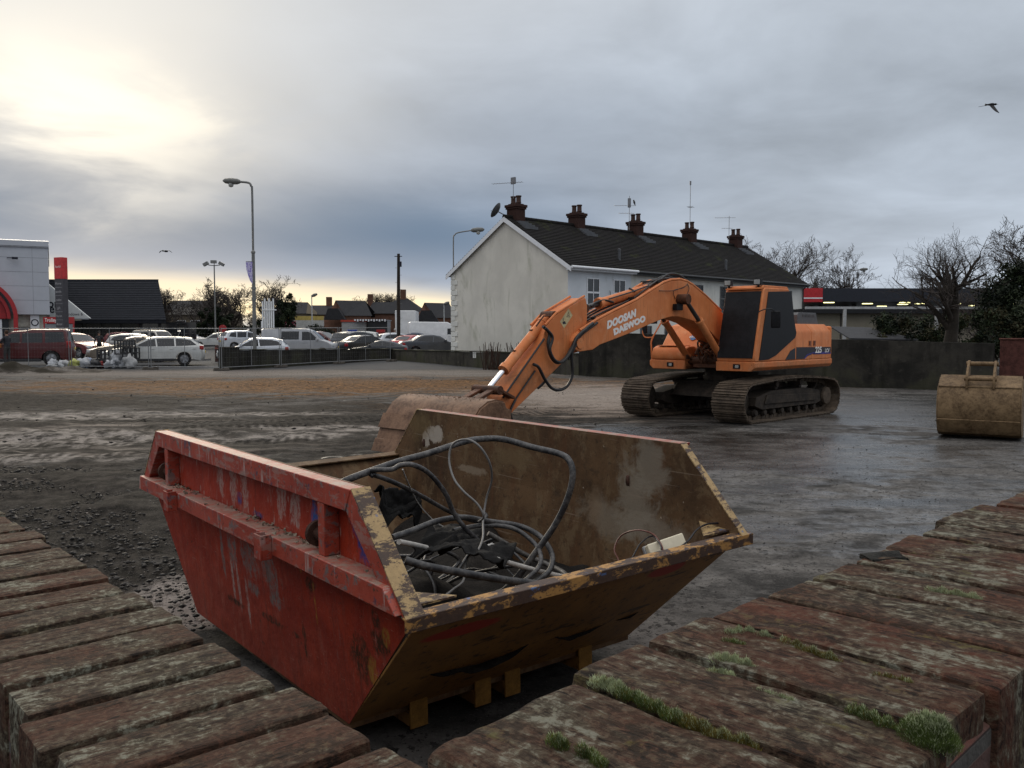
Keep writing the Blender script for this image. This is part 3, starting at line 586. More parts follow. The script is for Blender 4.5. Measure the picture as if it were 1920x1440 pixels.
def build_skip():
    A, B, C, D, E_, F_ = (-1.345, 1.262), (1.385, 1.262), (1.80, .825), (1.04, .11), (-1.08, .09), (-1.715, .872)
    root = thing('skip', 'battered open red and yellow skip holding cables, beside the brick walls', 'skip', SK.o, 0, rot=(R(1.0), 0, SK.yaw))
    inc = lambda z: .065 * max(0, (.84 - z) / .75)
    for near in (True, False):
        def Y(y): return y if near else WID - y
        b = MB(); th = .01
        def plate(poly, k):
            n = len(poly); o = [(x, Y(inc(z)), z) for x, z in poly]; i = [(x, Y(inc(z) + th), z) for x, z in poly]
            b.mat(0).add(o, [tuple(range(n))]); b.mat(1).add(i, [tuple(range(n))]); b.mat(1).add(o + i, [(q, (q + 1) % n, (q + 1) % n + n, q + n) for q in range(n)])
        plate([A, B, C, (1.78, .84), (-1.70, .84), F_], 0); plate([(1.78, .84), D, E_, (-1.70, .84)], 0)
        b.build('side_panel', [M_red, M_in], root, smooth=0)
        def ext(poly, y0, y1, name, mats, bev=.004):
            q = MB(); q.prism(poly, Y(y0), Y(y1)); return q.build(name, mats, root, bevel=bev)
        ext([A, B, (1.335, 1.165), (-1.30, 1.165)], -.078, -.001, 'top_rail', M_rail)
        for P, Q, d, nm in ((B, C, -1, 'end_rail'), (A, F_, 1, 'end_rail')):
            ext([P, Q, (Q[0] + d * .115, Q[1] + .01), (P[0] + d * .05, 1.1645), (P[0] + d * .012, 1.255)], -.074 if near else -.034, -.0015, nm, M_rail)
            q = MB(); v = Vector((Q[0] - P[0], 0, Q[1] - P[1])).normalized(); nrm = Vector((v.z, 0, -v.x)) * (1 if d > 0 else -1)
            nrm = Vector((-v.z, 0, v.x)) if (-v.z) * -d > 0 else Vector((v.z, 0, -v.x))
            yo_ = -.075 if near else -.036; p3 = lambda c, y, o: Vector((c[0], Y(y), c[1])) + nrm * o
            vs = [p3(P, yo_, .001), p3(P, .012, .001), p3(Q, .012, .001), p3(Q, yo_, .001), p3(P, yo_, .007), p3(P, .012, .007), p3(Q, .012, .007), p3(Q, yo_, .007)]
            q.add(vs, [(0, 1, 2, 3), (4, 5, 6, 7), (0, 1, 5, 4), (1, 2, 6, 5), (2, 3, 7, 6), (3, 0, 4, 7)]); q.build('edge_strip', M_yel, root)
        ext([(-1.66, .93), (1.685, .93), (1.775, .838), (-1.69, .838)], -.105 if near else -.03, -.0012, 'lower_rail', M_rail)
        for x in (-1.125, 1.115):
            q = MB(); q.box2((x - .05, min(Y(-.075), Y(-.001)), .931), (x + .012, max(Y(-.075), Y(-.001)), 1.164)); q.build('post', M_rail, root, bevel=.004)
            pin = MB(); px = x - .062; pin.lathe([(.0, 0), (.032, 0), (.032, .052), (.058, .054), (.058, .078), (.05, .084), (0, .084)], (px + .0, Y(-.038), 1.005), (-1, 0, 0), 20)
            pin.build('lifting_pin', M_rusty, root)
        for x in (-.93, .53):
            q = MB(); y0, y1 = (-.162, -.106) if near else (-.087, -.031); t_ = .008
            for lo, hi in (((x, y0, .82), (x + .085, y0 + t_, .94)), ((x, y0 + t_, .82), (x + t_, y1, .94)), ((x + .085 - t_, y0 + t_, .82), (x + .085, y1, .94))):
                q.box2((lo[0], min(Y(lo[1]), Y(hi[1])), lo[2]), (hi[0], max(Y(lo[1]), Y(hi[1])), hi[2]))
            q.build('chain_socket', M_rail, root, bevel=.002)
        if near:    # clods and mortar lying on the lower rail
            q = MB(); rg = random.Random(4)
            for _ in range(150):
                x = rg.choice([rg.uniform(-1.2, 1.5), rg.uniform(-1.3, -.7), rg.uniform(.1, 1.1)]); s = rg.uniform(.004, .017); c = Vector((x, -.006 - abs(rg.gauss(0, .03)), .93 + s * .4))
                q.add([c + Vector((rg.uniform(-1, 1), rg.uniform(-1, 1), rg.uniform(-.6, .8))) * s for _ in range(6)], [(0, 1, 2), (0, 2, 3), (0, 3, 4), (0, 4, 1), (5, 2, 1), (5, 3, 2), (5, 4, 3), (5, 1, 4)])
            o = q.build('grit', plain('dry_mortar', (.26, .22, .17), .9, bump=.5), root, smooth=0); o['kind'] = 'stuff'
    def endplate(P, Q, d, mats, name):
        b = MB(); v = Vector((Q[0] - P[0], 0, Q[1] - P[1])).normalized(); nrm = Vector((v.z * d, 0, -v.x * d)); y0, y1 = .004, WID - .004
        o = [Vector((P[0], y0 + inc(P[1]), P[1])), Vector((P[0], y1 - inc(P[1]), P[1])), Vector((Q[0], y1, Q[1])), Vector((Q[0], y0, Q[1]))]
        i = [q - nrm * .01 for q in o]; b.mat(0).add(o, [(0, 1, 2, 3)]); b.mat(1).add(i, [(0, 1, 2, 3)]); b.mat(0).add(o + i, [(q, (q + 1) % 4, (q + 1) % 4 + 4, q + 4) for q in range(4)])
        return b.build(name, mats, root, smooth=0)
    endplate(D, (1.775, .80), 1, [M_yend, M_in], 'end_panel'); endplate(E_, (-1.69, .86), -1, [M_red, M_in], 'end_panel')
    # folded lips
    q = MB(); q.prism([(1.752, .838), (1.806, .830), (1.806, .772), (1.798, .772), (1.797, .822), (1.752, .829)], -.078, WID + .078); q.build('end_lip', M_yelr, root, bevel=.003)
    q = MB(); q.prism([(-1.64, .874), (-1.73, .888), (-1.73, .82), (-1.718, .82), (-1.716, .874), (-1.64, .862)], -.07, WID + .03); q.build('end_lip', M_in, root, bevel=.003)
    for y, s in ((.012, 1), (WID - .012, -1)):
        q = MB(); q.add([(1.72, y, .845), (1.52, y, .86), (1.72, y + s * .20, .846), (1.72, y, .836), (1.52, y, .85), (1.72, y + s * .20, .837)], [(0, 1, 2), (5, 4, 3), (0, 3, 4, 1), (1, 4, 5, 2), (2, 5, 3, 0)]); q.build('corner_gusset', M_yel, root, smooth=0)
    q = MB(); q.box2((-1.09, .07, .085), (1.04, WID - .07, .11)); q.build('floor', M_in, root)
    for y in (.42, .80, .99, 1.50):
        q = MB(); q.box2((-1.0, y - .05, .012), (1.055, y + .05, .084)); q.mat(1).box2((1.056, y - .05, .0), (1.068, y + .05, .17)); q.build('skid', [M_yend, plain('faded_yellow', (.20, .105, .025), .6, var=.35, scale=15)], root, bevel=.003)
    return root
skip = build_skip()

# ------------------------------------------------------------------ what lies in the skip
def smooth_path(P, n=8):
    P = [Vector(p) for p in P]; out = []
    for i in range(len(P) - 1):
        p0, p1, p2, p3 = P[max(i - 1, 0)], P[i], P[i + 1], P[min(i + 2, len(P) - 1)]
        for k in range(n):
            t = k / n; out.append(.5 * ((2 * p1) + (p2 - p0) * t + (2 * p0 - 5 * p1 + 4 * p2 - p3) * t * t + (3 * p1 - p0 - 3 * p2 + p3) * t ** 3))
    out.append(P[-1]); return out
SKM = Matrix.Translation(SK.o) @ Matrix.Rotation(SK.yaw, 4, 'Z')
def skw(px, py, y): return SKM @ SK.loc(px, py, y)
def cable_mat(name, c, dust, rough=.55):
    m, t, p = newmat(name); v = t.coord(); n = t.noise(v, 14, 5, .65); n2 = t.noise(v, 60, 4, .7)
    p(color=t.mix(t.m('MULTIPLY', t.sm(t.m('ADD', t.m('MULTIPLY', n, .6), t.m('MULTIPLY', n2, .4)), .42, .66), dust), c, (.17, .16, .15)), rough=rough, normal=t.bump(n2, .25, .003)); return m
M_cab = cable_mat('dusty_black_rubber', (.016, .016, .018), .55, .5); M_wire = cable_mat('grey_flex', (.13, .125, .12), .5); M_pipe = plain('dirty_white_pipe', (.42, .40, .37), .5, var=.3, scale=14); M_rwire = plain('red_brown_wire', (.11, .035, .025), .5); M_bwire = plain('black_wire', (.015, .014, .018), .5)
def cable(name, label, cat, pts, r, mat, n=10, group=None):
    o = MB().tube(smooth_path([skw(*p) for p in pts]), r, n).build(name, mat, smooth=60); return tag(o, label, cat, group)
G = 'black cables heaped in the skip'
cable('power_cable', 'thick dusty black cable arching high over the skip and down its brown side', 'cable', [(640, 905, .10), (668, 893, .16), (745, 866, .42), (800, 851, .6), (868, 829, .85), (905, 823, 1.0), (945, 824, 1.1), (1000, 839, 1.2), (1046, 850, 1.25), (1066, 862, 1.26), (1074, 890, 1.26), (1064, 935, 1.24), (1040, 985, 1.2), (1005, 1035, 1.12), (975, 1075, 1.05), (948, 1105, .98), (932, 1112, .95)], .0165, M_cab, 14, G)
cable('power_cable', 'black cable looping out of a folded crook and diving into the rubbish', 'cable', [(700, 893, .25), (692, 884, .24), (708, 881, .26), (735, 880, .32), (752, 872, .36), (775, 872, .4), (805, 888, .5), (835, 925, .6), (850, 960, .66), (872, 990, .72), (898, 1015, .8), (918, 1038, .86)], .012, M_cab, 12, G)
cable('power_cable', 'black cable running straight back from the crook towards the brown side', 'cable', [(694, 888, .25), (740, 905, .4), (790, 930, .7), (840, 958, 1.0), (880, 975, 1.3), (902, 977, 1.4), (912, 968, 1.45), (908, 962, 1.45)], .012, M_cab, 12, G)
cable('power_cable', 'black cable lying across the middle of the skip in a long low loop', 'cable', [(735, 1008, .2), (775, 994, .35), (820, 977, .55), (870, 970, .8), (920, 978, 1.0), (970, 985, 1.15), (1005, 1000, 1.2), (1025, 1020, 1.2), (1036, 1045, 1.18), (1030, 1070, 1.12), (1008, 1088, 1.05), (985, 1100, 1.0)], .0145, M_cab, 12, G)
cable('power_cable', 'black cable coiled just inside the long low loop', 'cable', [(850, 995, .75), (905, 985, .95), (960, 990, 1.1), (995, 1012, 1.15), (1012, 1035, 1.12), (1012, 1060, 1.08), (992, 1082, 1.0), (968, 1102, .92)], .0125, M_cab, 12, G)
cable('power_cable', 'thick black cable lying along the yellow lip of the skip', 'cable', [(760, 1050, .12), (800, 1062, .2), (860, 1073, .35), (930, 1085, .55), (1000, 1094, .8), (1060, 1098, 1.0)], .017, M_cab, 14, G)
cable('power_cable', 'grey dusty cable curling at the foot of the brown side', 'cable', [(915, 1000, 1.2), (950, 1020, 1.3), (985, 1040, 1.4), (1030, 1060, 1.5), (1058, 1075, 1.45), (1066, 1092, 1.35), (1050, 1100, 1.25)], .015, cable_mat('clay_caked_cable', (.05, .045, .04), .8), 10, G)
cable('flex', 'thin grey wire standing up in a tall loop above the rubbish', 'wire', [(834, 1118, .3), (850, 1105, .36), (868, 1090, .42), (872, 1065, .5), (878, 1043, .56), (892, 1038, .6), (905, 1010, .7), (906, 975, .8), (912, 935, .85), (922, 900, .85), (918, 868, .8), (900, 838, .75), (876, 824, .72), (850, 832, .7), (842, 860, .68), (850, 895, .66), (868, 920, .66), (895, 945, .7), (907, 968, .72), (898, 978, .74)], .0055, M_wire, 8)
cable('flex', 'thin white wire dropping from the cable crook past the black sheet', 'wire', [(755, 880, .4), (765, 905, .5), (785, 945, .7), (815, 978, .9), (838, 992, 1.0), (845, 1012, 1.0)], .004, M_pipe, 6)
cable('plastic_pipe', 'dirty white plastic pipe lying level among the cables by the lip', 'pipe', [(930, 1048, .8), (985, 1064, 1.0), (1040, 1078, 1.25), (1095, 1088, 1.55)], .013, M_pipe, 12)
cable('plastic_pipe', 'short white pipe end poking out beside the skip edge', 'pipe', [(748, 1016, .18), (775, 1021, .3), (800, 1027, .42)], .012, M_pipe, 12)
cable('flex', 'red brown wire looping over the pale box', 'wire', [(1140, 1083, 1.3), (1160, 1056, 1.4), (1152, 1030, 1.45), (1165, 1004, 1.5), (1195, 994, 1.5), (1225, 1002, 1.5), (1240, 1022, 1.45), (1243, 1032, 1.4)], .0045, M_rwire, 6)
cable('flex', 'black wire trailing from the pale box along the lip', 'wire', [(1115, 1080, 1.2), (1145, 1067, 1.3), (1180, 1052, 1.35), (1200, 1020, 1.45), (1222, 1005, 1.5), (1236, 1018, 1.45), (1240, 1030, 1.4)], .004, M_bwire, 6)
cable('flex', 'black wire running flat to the pale box', 'wire', [(1108, 1084, 1.15), (1150, 1068, 1.28), (1190, 1056, 1.36), (1222, 1054, 1.36)], .004, M_bwire, 6)
cable('flex', 'dark wire springing from the pale box over the yellow end rail', 'wire', [(1278, 1024, 1.5), (1292, 1012, 1.6), (1305, 995, 1.7), (1322, 984, 1.8), (1345, 981, 1.9), (1374, 982, 2.0)], .005, M_bwire, 6)
cable('flex', 'pale frayed wire end lying against the lip', 'wire', [(1178, 1074, 1.3), (1195, 1062, 1.35), (1212, 1048, 1.4), (1222, 1040, 1.42)], .007, M_pipe, 6)
rg_ = random.Random(17)
for q_ in range(7):
    cx, cy, rx, ry, a0 = rg_.uniform(-.1, .9), rg_.uniform(.5, 1.35), rg_.uniform(.25, .5), rg_.uniform(.18, .38), rg_.uniform(0, 6.28); P_ = []
    for k in range(11): a = a0 + k * rg_.uniform(.45, .62); P_.append(SKM @ Vector((cx + rx * math.cos(a) + rg_.gauss(0, .03), cy + ry * math.sin(a) + rg_.gauss(0, .03), .50 + .10 * math.sin(k * 1.1 + q_) + q_ * .012)))
    o = MB().tube(smooth_path(P_, 6), rg_.choice([.006, .009, .012]), 8).build('power_cable', M_cab, smooth=60); tag(o, 'thin black cable tangled low in the heap of rubbish', 'cable', 'thin cables tangled in the skip')
def build_box():
    c = skw(1253, 1034, 1.52); root = thing('junction_box', 'small cream plastic junction box tipped against the yellow lip', 'box', c, 0, rot=(R(62), R(-14), SK.yaw + 1.2))
    b = MB(); b.box((0, 0, 0), (.20, .125, .05)); b.build('lid', plain('cream_plastic', (.62, .56, .42), .45, var=.1), root, bevel=.006)
    b = MB(); b.box((0, 0, -.045), (.21, .135, .03)); b.build('back_tray', plain('grey_plastic', (.22, .22, .22), .5), root, bevel=.006)
build_box()
def crumple(name, label, corners, h, mat, seed, n=26, amp=.05, cat='sheet'):
    a, b, c, d = [Vector(p) for p in corners]; V = []; F = []
    for i in range(n + 1):
        for j in range(n + 1):
            u, v = i / n, j / n; p = (a * (1 - u) + b * u) * (1 - v) + (d * (1 - u) + c * u) * v
            q = fbm(np.array([u * 3 + seed]), np.array([v * 3 + seed]), 4, seed)[0]; r = abs(fbm(np.array([u * 1.6 + seed * 2]), np.array([v * 1.6]), 2, seed + 4)[0])
            V.append((p.x + q * amp * .5, p.y + fbm(np.array([v * 4]), np.array([u * 4]), 3, seed + 9)[0] * amp * .5, p.z + q * amp + h * 4 * u * (1 - u) * v * (1 - v) + r * amp))
    for i in range(n):
        for j in range(n): k = i * (n + 1) + j; F.append((k, k + n + 1, k + n + 2, k + 1))
    o = npmesh(name, V, F, mat, smooth=True); s = o.modifiers.new('thickness', 'SOLIDIFY'); s.thickness = .006
    return tag(o, label, cat)
M_felt = plain('black_felt', (.0075, .007, .0068), .9, var=.5, scale=9, bump=.4)
L = lambda x, y, z: SKM @ Vector((x, y, z))
crumple('rubbish_heap', 'dark trampled rubbish covering the bottom of the skip', (L(-1.25, .1, .36), L(1.30, .1, .33), L(1.30, 1.83, .33), L(-1.25, 1.83, .36)), .05, plain('dark_rubbish', (.012, .010, .0085), .9, var=.7, scale=12, bump=.6), 3, 70, .24, 'rubbish')['kind'] = 'stuff'
crumple('roofing_felt', 'black roofing felt hanging stiffly against the far end under the cables', (skw(700, 925, .3), skw(782, 918, .75), skw(790, 975, .75), skw(715, 985, .3)), .02, M_felt, 8, 30, .09)
crumple('roofing_felt', 'broad crumpled black felt lying flat in front of the long loop', (skw(765, 1048, .25), skw(800, 1018, .7), skw(965, 1036, 1.05), skw(935, 1082, .62)), .07, M_felt, 15, 34, .11)
crumple('roofing_felt', 'small folded black felt behind the broad sheet', (skw(795, 1012, .6), skw(815, 990, .95), skw(905, 1000, 1.15), skw(890, 1026, .85)), .05, M_felt, 22, 20, .06)
o = crumple('paper_scrap', 'small pale paper scrap on the black felt', (skw(908, 1026, .84), skw(922, 1018, .9), skw(930, 1026, .92), skw(916, 1034, .86)), .005, plain('white_paper', (.55, .53, .5), .8), 31, 6, .006, 'scrap')
# ------------------------------------------------------------------ excavator
EX = Frame(5.188, 20.756, -2.308)
def exl(px, py, y): return EX.loc(px, py, y)
def orange_paint():
    m, t, p = newmat('orange_machine_paint'); v = t.coord(); x, y, z = t.xyz(v)[:3]; n = t.noise(v, 1.6, 5, .6); n2 = t.noise(v, 11, 6, .68); n3 = t.noise(v, 60, 3, .7); dr = t.noise(t.map(v, (7, 7, .9)), 1., 5, .65)
    c = t.mix(t.sm(n, .3, .7), (.53, .155, .045), (.65, .225, .080))
    c = t.mix(t.m('MULTIPLY', t.sm(dr, .50, .72), .35), c, (.25, .085, .032)); c = t.mix(t.m('MULTIPLY', t.sm(n2, .62, .72), .55), c, (.14, .06, .03))
    c = t.mix(t.m('MULTIPLY', t.sm(t.noise(v, 22, 5, .7), .67, .70), .8), c, (.05, .022, .012)); c = t.mix(t.m('MULTIPLY', t.sm(n3, .64, .72), .25), c, (.55, .33, .19))
    mud = t.m('MULTIPLY', t.m('SUBTRACT', 1.0, t.sm(t.m('ADD', z, t.m('MULTIPLY', t.m('SUBTRACT', n2, .5), .8)), 1.0, 1.45)), t.sm(n, .36, .6)); c = t.mix(t.m('MULTIPLY', mud, .55), c, (.11, .065, .035))
    rn = t.noise(t.map(v, (26, 26, .8), (2, 1, 0)), 1., 5, .65, .1); c = t.mix(t.m('MULTIPLY', t.m('MULTIPLY', t.sm(rn, .56, .68), t.sm(n, .42, .58)), .5), c, (.13, .05, .022))
    c = t.mix(t.m('MULTIPLY', t.sm(t.noise(t.map(v, (3, 3, 3), (4, 4, 4)), 1.3, 6, .7, .4), .54, .68), .4), c, (.62, .29, .14))
    p(color=c, rough=t.m('ADD', .46, t.m('MULTIPLY', n2, .25)), spec=.28, normal=t.bump(t.m('ADD', n2, t.m('MULTIPLY', n, .8)), .10, .02)); return m
def muddy_steel(name, a, b, rough=.75):
    m, t, p = newmat(name); v = t.coord(); n = t.noise(v, 3, 6, .7, .3); n2 = t.noise(v, 17, 5, .7); n3 = t.noise(v, 70, 3, .7)
    c = t.mix(t.sm(t.m('ADD', t.m('MULTIPLY', n, .6), t.m('MULTIPLY', n2, .4)), .36, .64), a, b); c = t.mix(t.m('MULTIPLY', t.sm(n2, .60, .68), .5), c, tuple(q * .35 for q in a)); c = t.mix(t.m('MULTIPLY', t.sm(n3, .66, .72), .5), c, tuple(min(1, q * 1.9) for q in b))
    p(color=c, rough=rough, spec=.2, normal=t.bump(t.m('ADD', n2, t.m('MULTIPLY', n3, .4)), .5, .012)); return m
M_or = orange_paint(); M_trk = muddy_steel('muddy_track_steel', (.042, .031, .023), (.135, .102, .073)); M_und = muddy_steel('greasy_undercarriage', (.018, .015, .013), (.065, .050, .038)); M_buc = muddy_steel('worn_bucket_steel', (.085, .045, .027), (.215, .122, .074), .6); M_tan = muddy_steel('tan_bucket_paint', (.075, .045, .022), (.235, .155, .082), .65)
M_hose = plain('hydraulic_hose', (.014, .013, .013), .45); M_blk = plain('matt_black_steel', (.0095, .0095, .011), .45, var=.5, scale=3, bump=.1, spec=.16); M_chr = plain('chrome_rod', (.72, .72, .74), .18, 1.0, var=.1); M_dkrod = plain('greasy_rod', (.05, .045, .042), .35, .4); M_grs = muddy_steel('greasy_joint', (.03, .018, .012), (.12, .045, .022), .6)
M_white = plain('white_letter_vinyl', (.78, .75, .72), .5, var=.1, scale=30); M_navy = plain('navy_stripe', (.012, .010, .016), .4); M_blue = plain('blue_stripe', (.03, .025, .20), .4)
M_glass = plain('lamp_glass', (.30, .30, .28), .15, var=.3, spec=.8)
def cyl_part(name, p, q, r, mat, parent, collar=0):
    b = MB(); b.cyl(p, q, r, 20); p, q = Vector(p), Vector(q); d = (q - p).normalized()
    if collar: b.lathe([(r * .6, 0), (r * 1.22, 0), (r * 1.22, collar), (r * .6, collar)], q - d * collar, d, 20); b.lathe([(r * .6, 0), (r * 1.12, 0), (r * 1.12, collar * .6), (r * .6, collar * .6)], p + d * collar, d, 20)
    return b.build(name, mat, parent)
def build_excavator():
    root = thing('excavator', 'large orange tracked excavator with blacked-out cab, its arm reaching down behind the skip', 'excavator', EX.o, EX.yaw)
    dT = Matrix.Rotation(-2.361 + 2.308, 4, 'Z')
    # --- undercarriage
    path = []
    for k in range(13): a = R(-90 + k * 15); path.append((1.74 + .40 * math.cos(a), .42 + .40 * math.sin(a)))
    path += [(1.25, .855), (.75, .885), (.2, .905), (-.4, .905), (-.95, .88), (-1.45, .85)]
    for k in range(13): a = R(90 + k * 15); path.append((-1.86 + .39 * math.cos(a), .41 + .39 * math.sin(a)))
    path.append((1.74, .02)); P = [Vector((a, 0, b)) for a, b in path]
    seg = [(P[i + 1] - P[i]).length for i in range(len(P) - 1)]; tot = sum(seg); ns = 54
    def along(s):
        s %= tot
        for i, l in enumerate(seg):
            if s <= l: return P[i].lerp(P[i + 1], s / l), (P[i + 1] - P[i]).normalized()
            s -= l
        return P[-1], (P[-1] - P[-2]).normalized()
    for sgn in (1, -1):
        yc, hw = sgn * 1.215, .395; b = MB()
        for k in range(ns):
            c0, _ = along(k * tot / ns - tot / ns * .48); c1, _ = along(k * tot / ns + tot / ns * .48); t = (c1 - c0).normalized(); nrm = Vector((t.z, 0, -t.x)); mid = (c0 + c1) / 2; pl = (c1 - c0).length
            M = Matrix((t, Vector((0, 1, 0)), nrm)).transposed(); b.box((mid.x, yc, mid.z), (pl, hw * 2, .022), M)
            for g in (-.42, 0, .42):
                q = mid + t * g * pl + nrm * .024; b.box((q.x, yc, q.z), (.022, hw * 2 - .006, .030 if g else .026), M)
            q = mid - nrm * .055; b.box((q.x, yc, q.z), (pl * .9, .20, .09), M)
        b.xf(dT); tr = b.build('track', M_trk, root, smooth=0)
        b = MB(); yo = sgn * 1.43; yi = sgn * .99
        b.prism([(-1.62, .30), (-1.55, .56), (-.9, .64), (.7, .64), (1.35, .52), (1.40, .33), (1.1, .24), (-1.4, .24)], yi, yo); b.prism([(-1.3, .33), (-1.3, .50), (.95, .56), (1.05, .36)], yo + sgn * .001, yo + sgn * .035)
        b.box((.35, sgn * 1.2, .74), (.12, .3, .2)); b.box((-.75, sgn * 1.2, .74), (.12, .3, .2)); b.xf(dT); fr = b.build('track_frame', M_und, root, bevel=.012)
        for x in np.linspace(-1.35, 1.30, 8):
            b = MB(); b.lathe([(0, -.19), (.06, -.19), (.07, -.14), (.085, -.14), (.085, -.08), (.07, -.06), (.07, .06), (.085, .08), (.085, .14), (.07, .14), (.06, .19), (0, .19)], (x, sgn * 1.22, .175), (0, 1, 0), 14); b.xf(dT); b.build('roller', M_und, fr)
        for x in (.36, -.74):
            b = MB(); b.lathe([(0, -.16), (.07, -.16), (.07, .16), (0, .16)], (x, sgn * 1.22, .77), (0, 1, 0), 14); b.xf(dT); b.build('roller', M_und, fr)
        b = MB(); b.lathe([(0, -.10), (.12, -.10), (.14, -.06), (.33, -.06), (.345, -.05), (.345, .05), (.33, .06), (.14, .06), (.12, .13), (0, .13)], (1.74, yc, .42), (0, 1, 0), 28); b.xf(dT); b.build('idler', M_und, root)
        b = MB(); pts = [(((.34 if k % 4 < 2 else .30)) * math.cos(k * math.pi / 23), ((.34 if k % 4 < 2 else .30)) * math.sin(k * math.pi / 23)) for k in range(46)]
        b.prism([(-1.86 + a, .41 + c) for a, c in pts], yc - .04, yc + .04); b.lathe([(0, -.2), (.24, -.2), (.24, .15), (.21, .19), (0, .20)], (-1.86, yc, .41), (0, sgn, 0), 28); b.xf(dT); sp_ = b.build('sprocket', M_und, root); b = MB(); b.lathe([(0, .19), (.20, .19), (.215, .21), (.20, .26), (.12, .275), (0, .275)], (-1.86, yc, .41), (0, sgn, 0), 28); b.xf(dT); b.build('hub_cover', M_trk, sp_)
    b = MB(); b.box2((-.75, -.98, .48), (.75, .98, .80)); b.prism([(-1.1, .45), (1.1, .45), (.8, .74), (-.8, .74)], -.99, .99); b.xf(dT); b.build('car_body', M_und, root, bevel=.02)
    b = MB(); b.lathe([(.2, 0), (.66, 0), (.66, .12), (.62, .12), (.62, .28), (.2, .28)], (0, 0, .79), (0, 0, 1), 36); b.build('slew_ring', M_und, root)
    # --- revolving deck
    b = MB(); b.prism([(-2.5, -1.3), (1.36, -1.3), (1.36, -.42), (.75, -.42), (.75, .42), (1.45, .42), (1.5, 1.3), (-2.5, 1.3)], 1.07, 1.2, 'z'); b.build('deck', M_und, root)
    def skirt(y0, y1, x0, x1, name='side_skirt'):
        b = MB(); s = 1 if y1 > 0 else -1; o, i = (y1, y0)
        prof = [(i, 1.075), (o - s * .09, 1.075), (o, 1.16), (o, 1.265), (o - s * .02, 1.28), (i, 1.28)]
        b.prism(prof, x0, x1, 'x'); return b.build(name, M_or, root, bevel=.015)
    sk1 = skirt(.45, 1.375, -2.5, 1.56); skirt(-.42, -1.36, -2.5, 1.42)
    for (px, py, y) in ((1396, 685, .95), (1288, 686, -.8)):
        b = MB(); x = 1.565 if y > 0 else 1.425; b.mat(0).box((x, y, 1.18), (.02, .17, .10)); b.mat(1).box((x + .008, y + .01, 1.175), (.02, .08, .06)); b.build('headlight', [M_blk, M_glass], root, bevel=.006)
    # counterweight
    b = MB(); pr = [(-2.44, 1.12)]
    plan = [(-2.45, 1.365), (-2.62, 1.30), (-2.72, .9), (-2.76, .3), (-2.76, -.3), (-2.72, -.9), (-2.62, -1.30), (-2.45, -1.365)]
    b.prism(plan, 1.09, 2.07, 'z'); b.build('counterweight', M_or, root, bevel=.05, seg=3)
    # left engine hood with two doors
    def hood(name, x0, x1, y0, y1, ch=.17):
        s = 1 if y1 > y0 else -1
        b = MB(); b.prism([(y0, 1.283), (y1, 1.283), (y1, 1.90), (y1 - s * .03, 1.97), (y1 - s * ch, 2.115), (y0, 2.13)], x0, x1, 'x'); return b.build(name, M_or, root, bevel=.012)
    h1 = hood('engine_door', -1.30, -.42, .25, 1.362); h2 = hood('engine_door', -2.435, -1.312, .25, 1.362)
    hood('engine_hood', -2.435, .30, -.26, -1.355); hood('engine_hood', -2.435, -.42, -.255, .245, .02)
    b = MB(); b.prism([(.31, 1.283), (.98, 1.283), (.98, 1.56), (.55, 2.07), (.31, 2.12)], -1.33, -.30); b.build('tank_cover', M_or, root, bevel=.02)
    b = MB(); b.prism([(.985, 1.283), (1.40, 1.283), (1.43, 1.33), (1.43, 1.47), (1.37, 1.56), (1.25, 1.60), (.985, 1.60)], -1.30, -.40); b.build('tool_box', M_or, root, bevel=.03, seg=3)
    b = MB(); b.box((1.20, -.85, 1.612), (.3, .7, .012)); b.build('tool_box_lid', M_or, root, bevel=.004)
    for c, par in (((-1.22, 1.368, 1.66), h1), ((-1.46, 1.368, 1.66), h2)):
        q = MB(); q.mat(0).box(c, (.15, .008, .12)); q.mat(1).box((c[0] + .03, c[1] + .004, c[2]), (.03, .012, .09)); q.build('handle', [plain('dark_orange', (.30, .085, .03), .5), M_blk], par)
    b = MB(); b.prism([(-.48, 1.575), (-2.43, 1.56), (-2.43, 1.41), (-1.40, 1.41), (-1.1, 1.36), (-.95, 1.30), (-.48, 1.30)], 1.3635, 1.3665); b.build('stripe', M_navy, root, smooth=0)
    b = MB(); b.prism([(-1.42, 1.395), (-2.43, 1.395), (-2.43, 1.425), (-1.40, 1.425), (-1.1, 1.38), (-.95, 1.30), (-.90, 1.30), (-1.06, 1.40), (-1.40, 1.445), (-2.43, 1.445), (-2.43, 1.395)][:10], 1.367, 1.369); b.build('stripe', M_blue, root, smooth=0)
    b = MB(); b.prism([(-.40, 1.56), (-.41, 1.30), (.10, 1.30), (-.16, 1.50)], 1.372, 1.375); b.build('stripe', M_navy, root, smooth=0)
    M = lambda px, py, y, r, u: wallM(exl(px, py, y), r, u)
    text_obj('model_number', '225', M_white, .20, root, wallM((-1.70, 1.370, 1.492), (-1, 0, 0)), .001, bold=.006, xs=1.25)
    text_obj('model_number', 'LCV', M_white, .125, root, wallM((-2.19, 1.370, 1.472), (-1, 0, 0)), .001, bold=.003, shear=.2, xs=1.1)
    # black louvred cover on the roof deck
    b = MB(); b.prism([(-1.12, 2.05), (-1.12, 2.33), (-1.2, 2.39), (-2.18, 2.39), (-2.36, 2.05)], .45, 1.08)
    for k in range(9): b.box((-1.42 - k * .08, 1.083, 2.32), (.03, .012, .08), Matrix.Rotation(.4, 3, 'Y'))
    b.build('air_vent', plain('grey_vent', (.075, .075, .078), .5), root, bevel=.02)
    # --- cab
    cy0, cy1 = .455, 1.365; side = [(1.535, 1.283), (1.545, 1.40), (1.17, 2.83), (1.10, 2.875), (-.02, 2.89), (-.10, 2.82), (-.36, 2.12), (-.415, 1.80), (-.415, 1.283)]
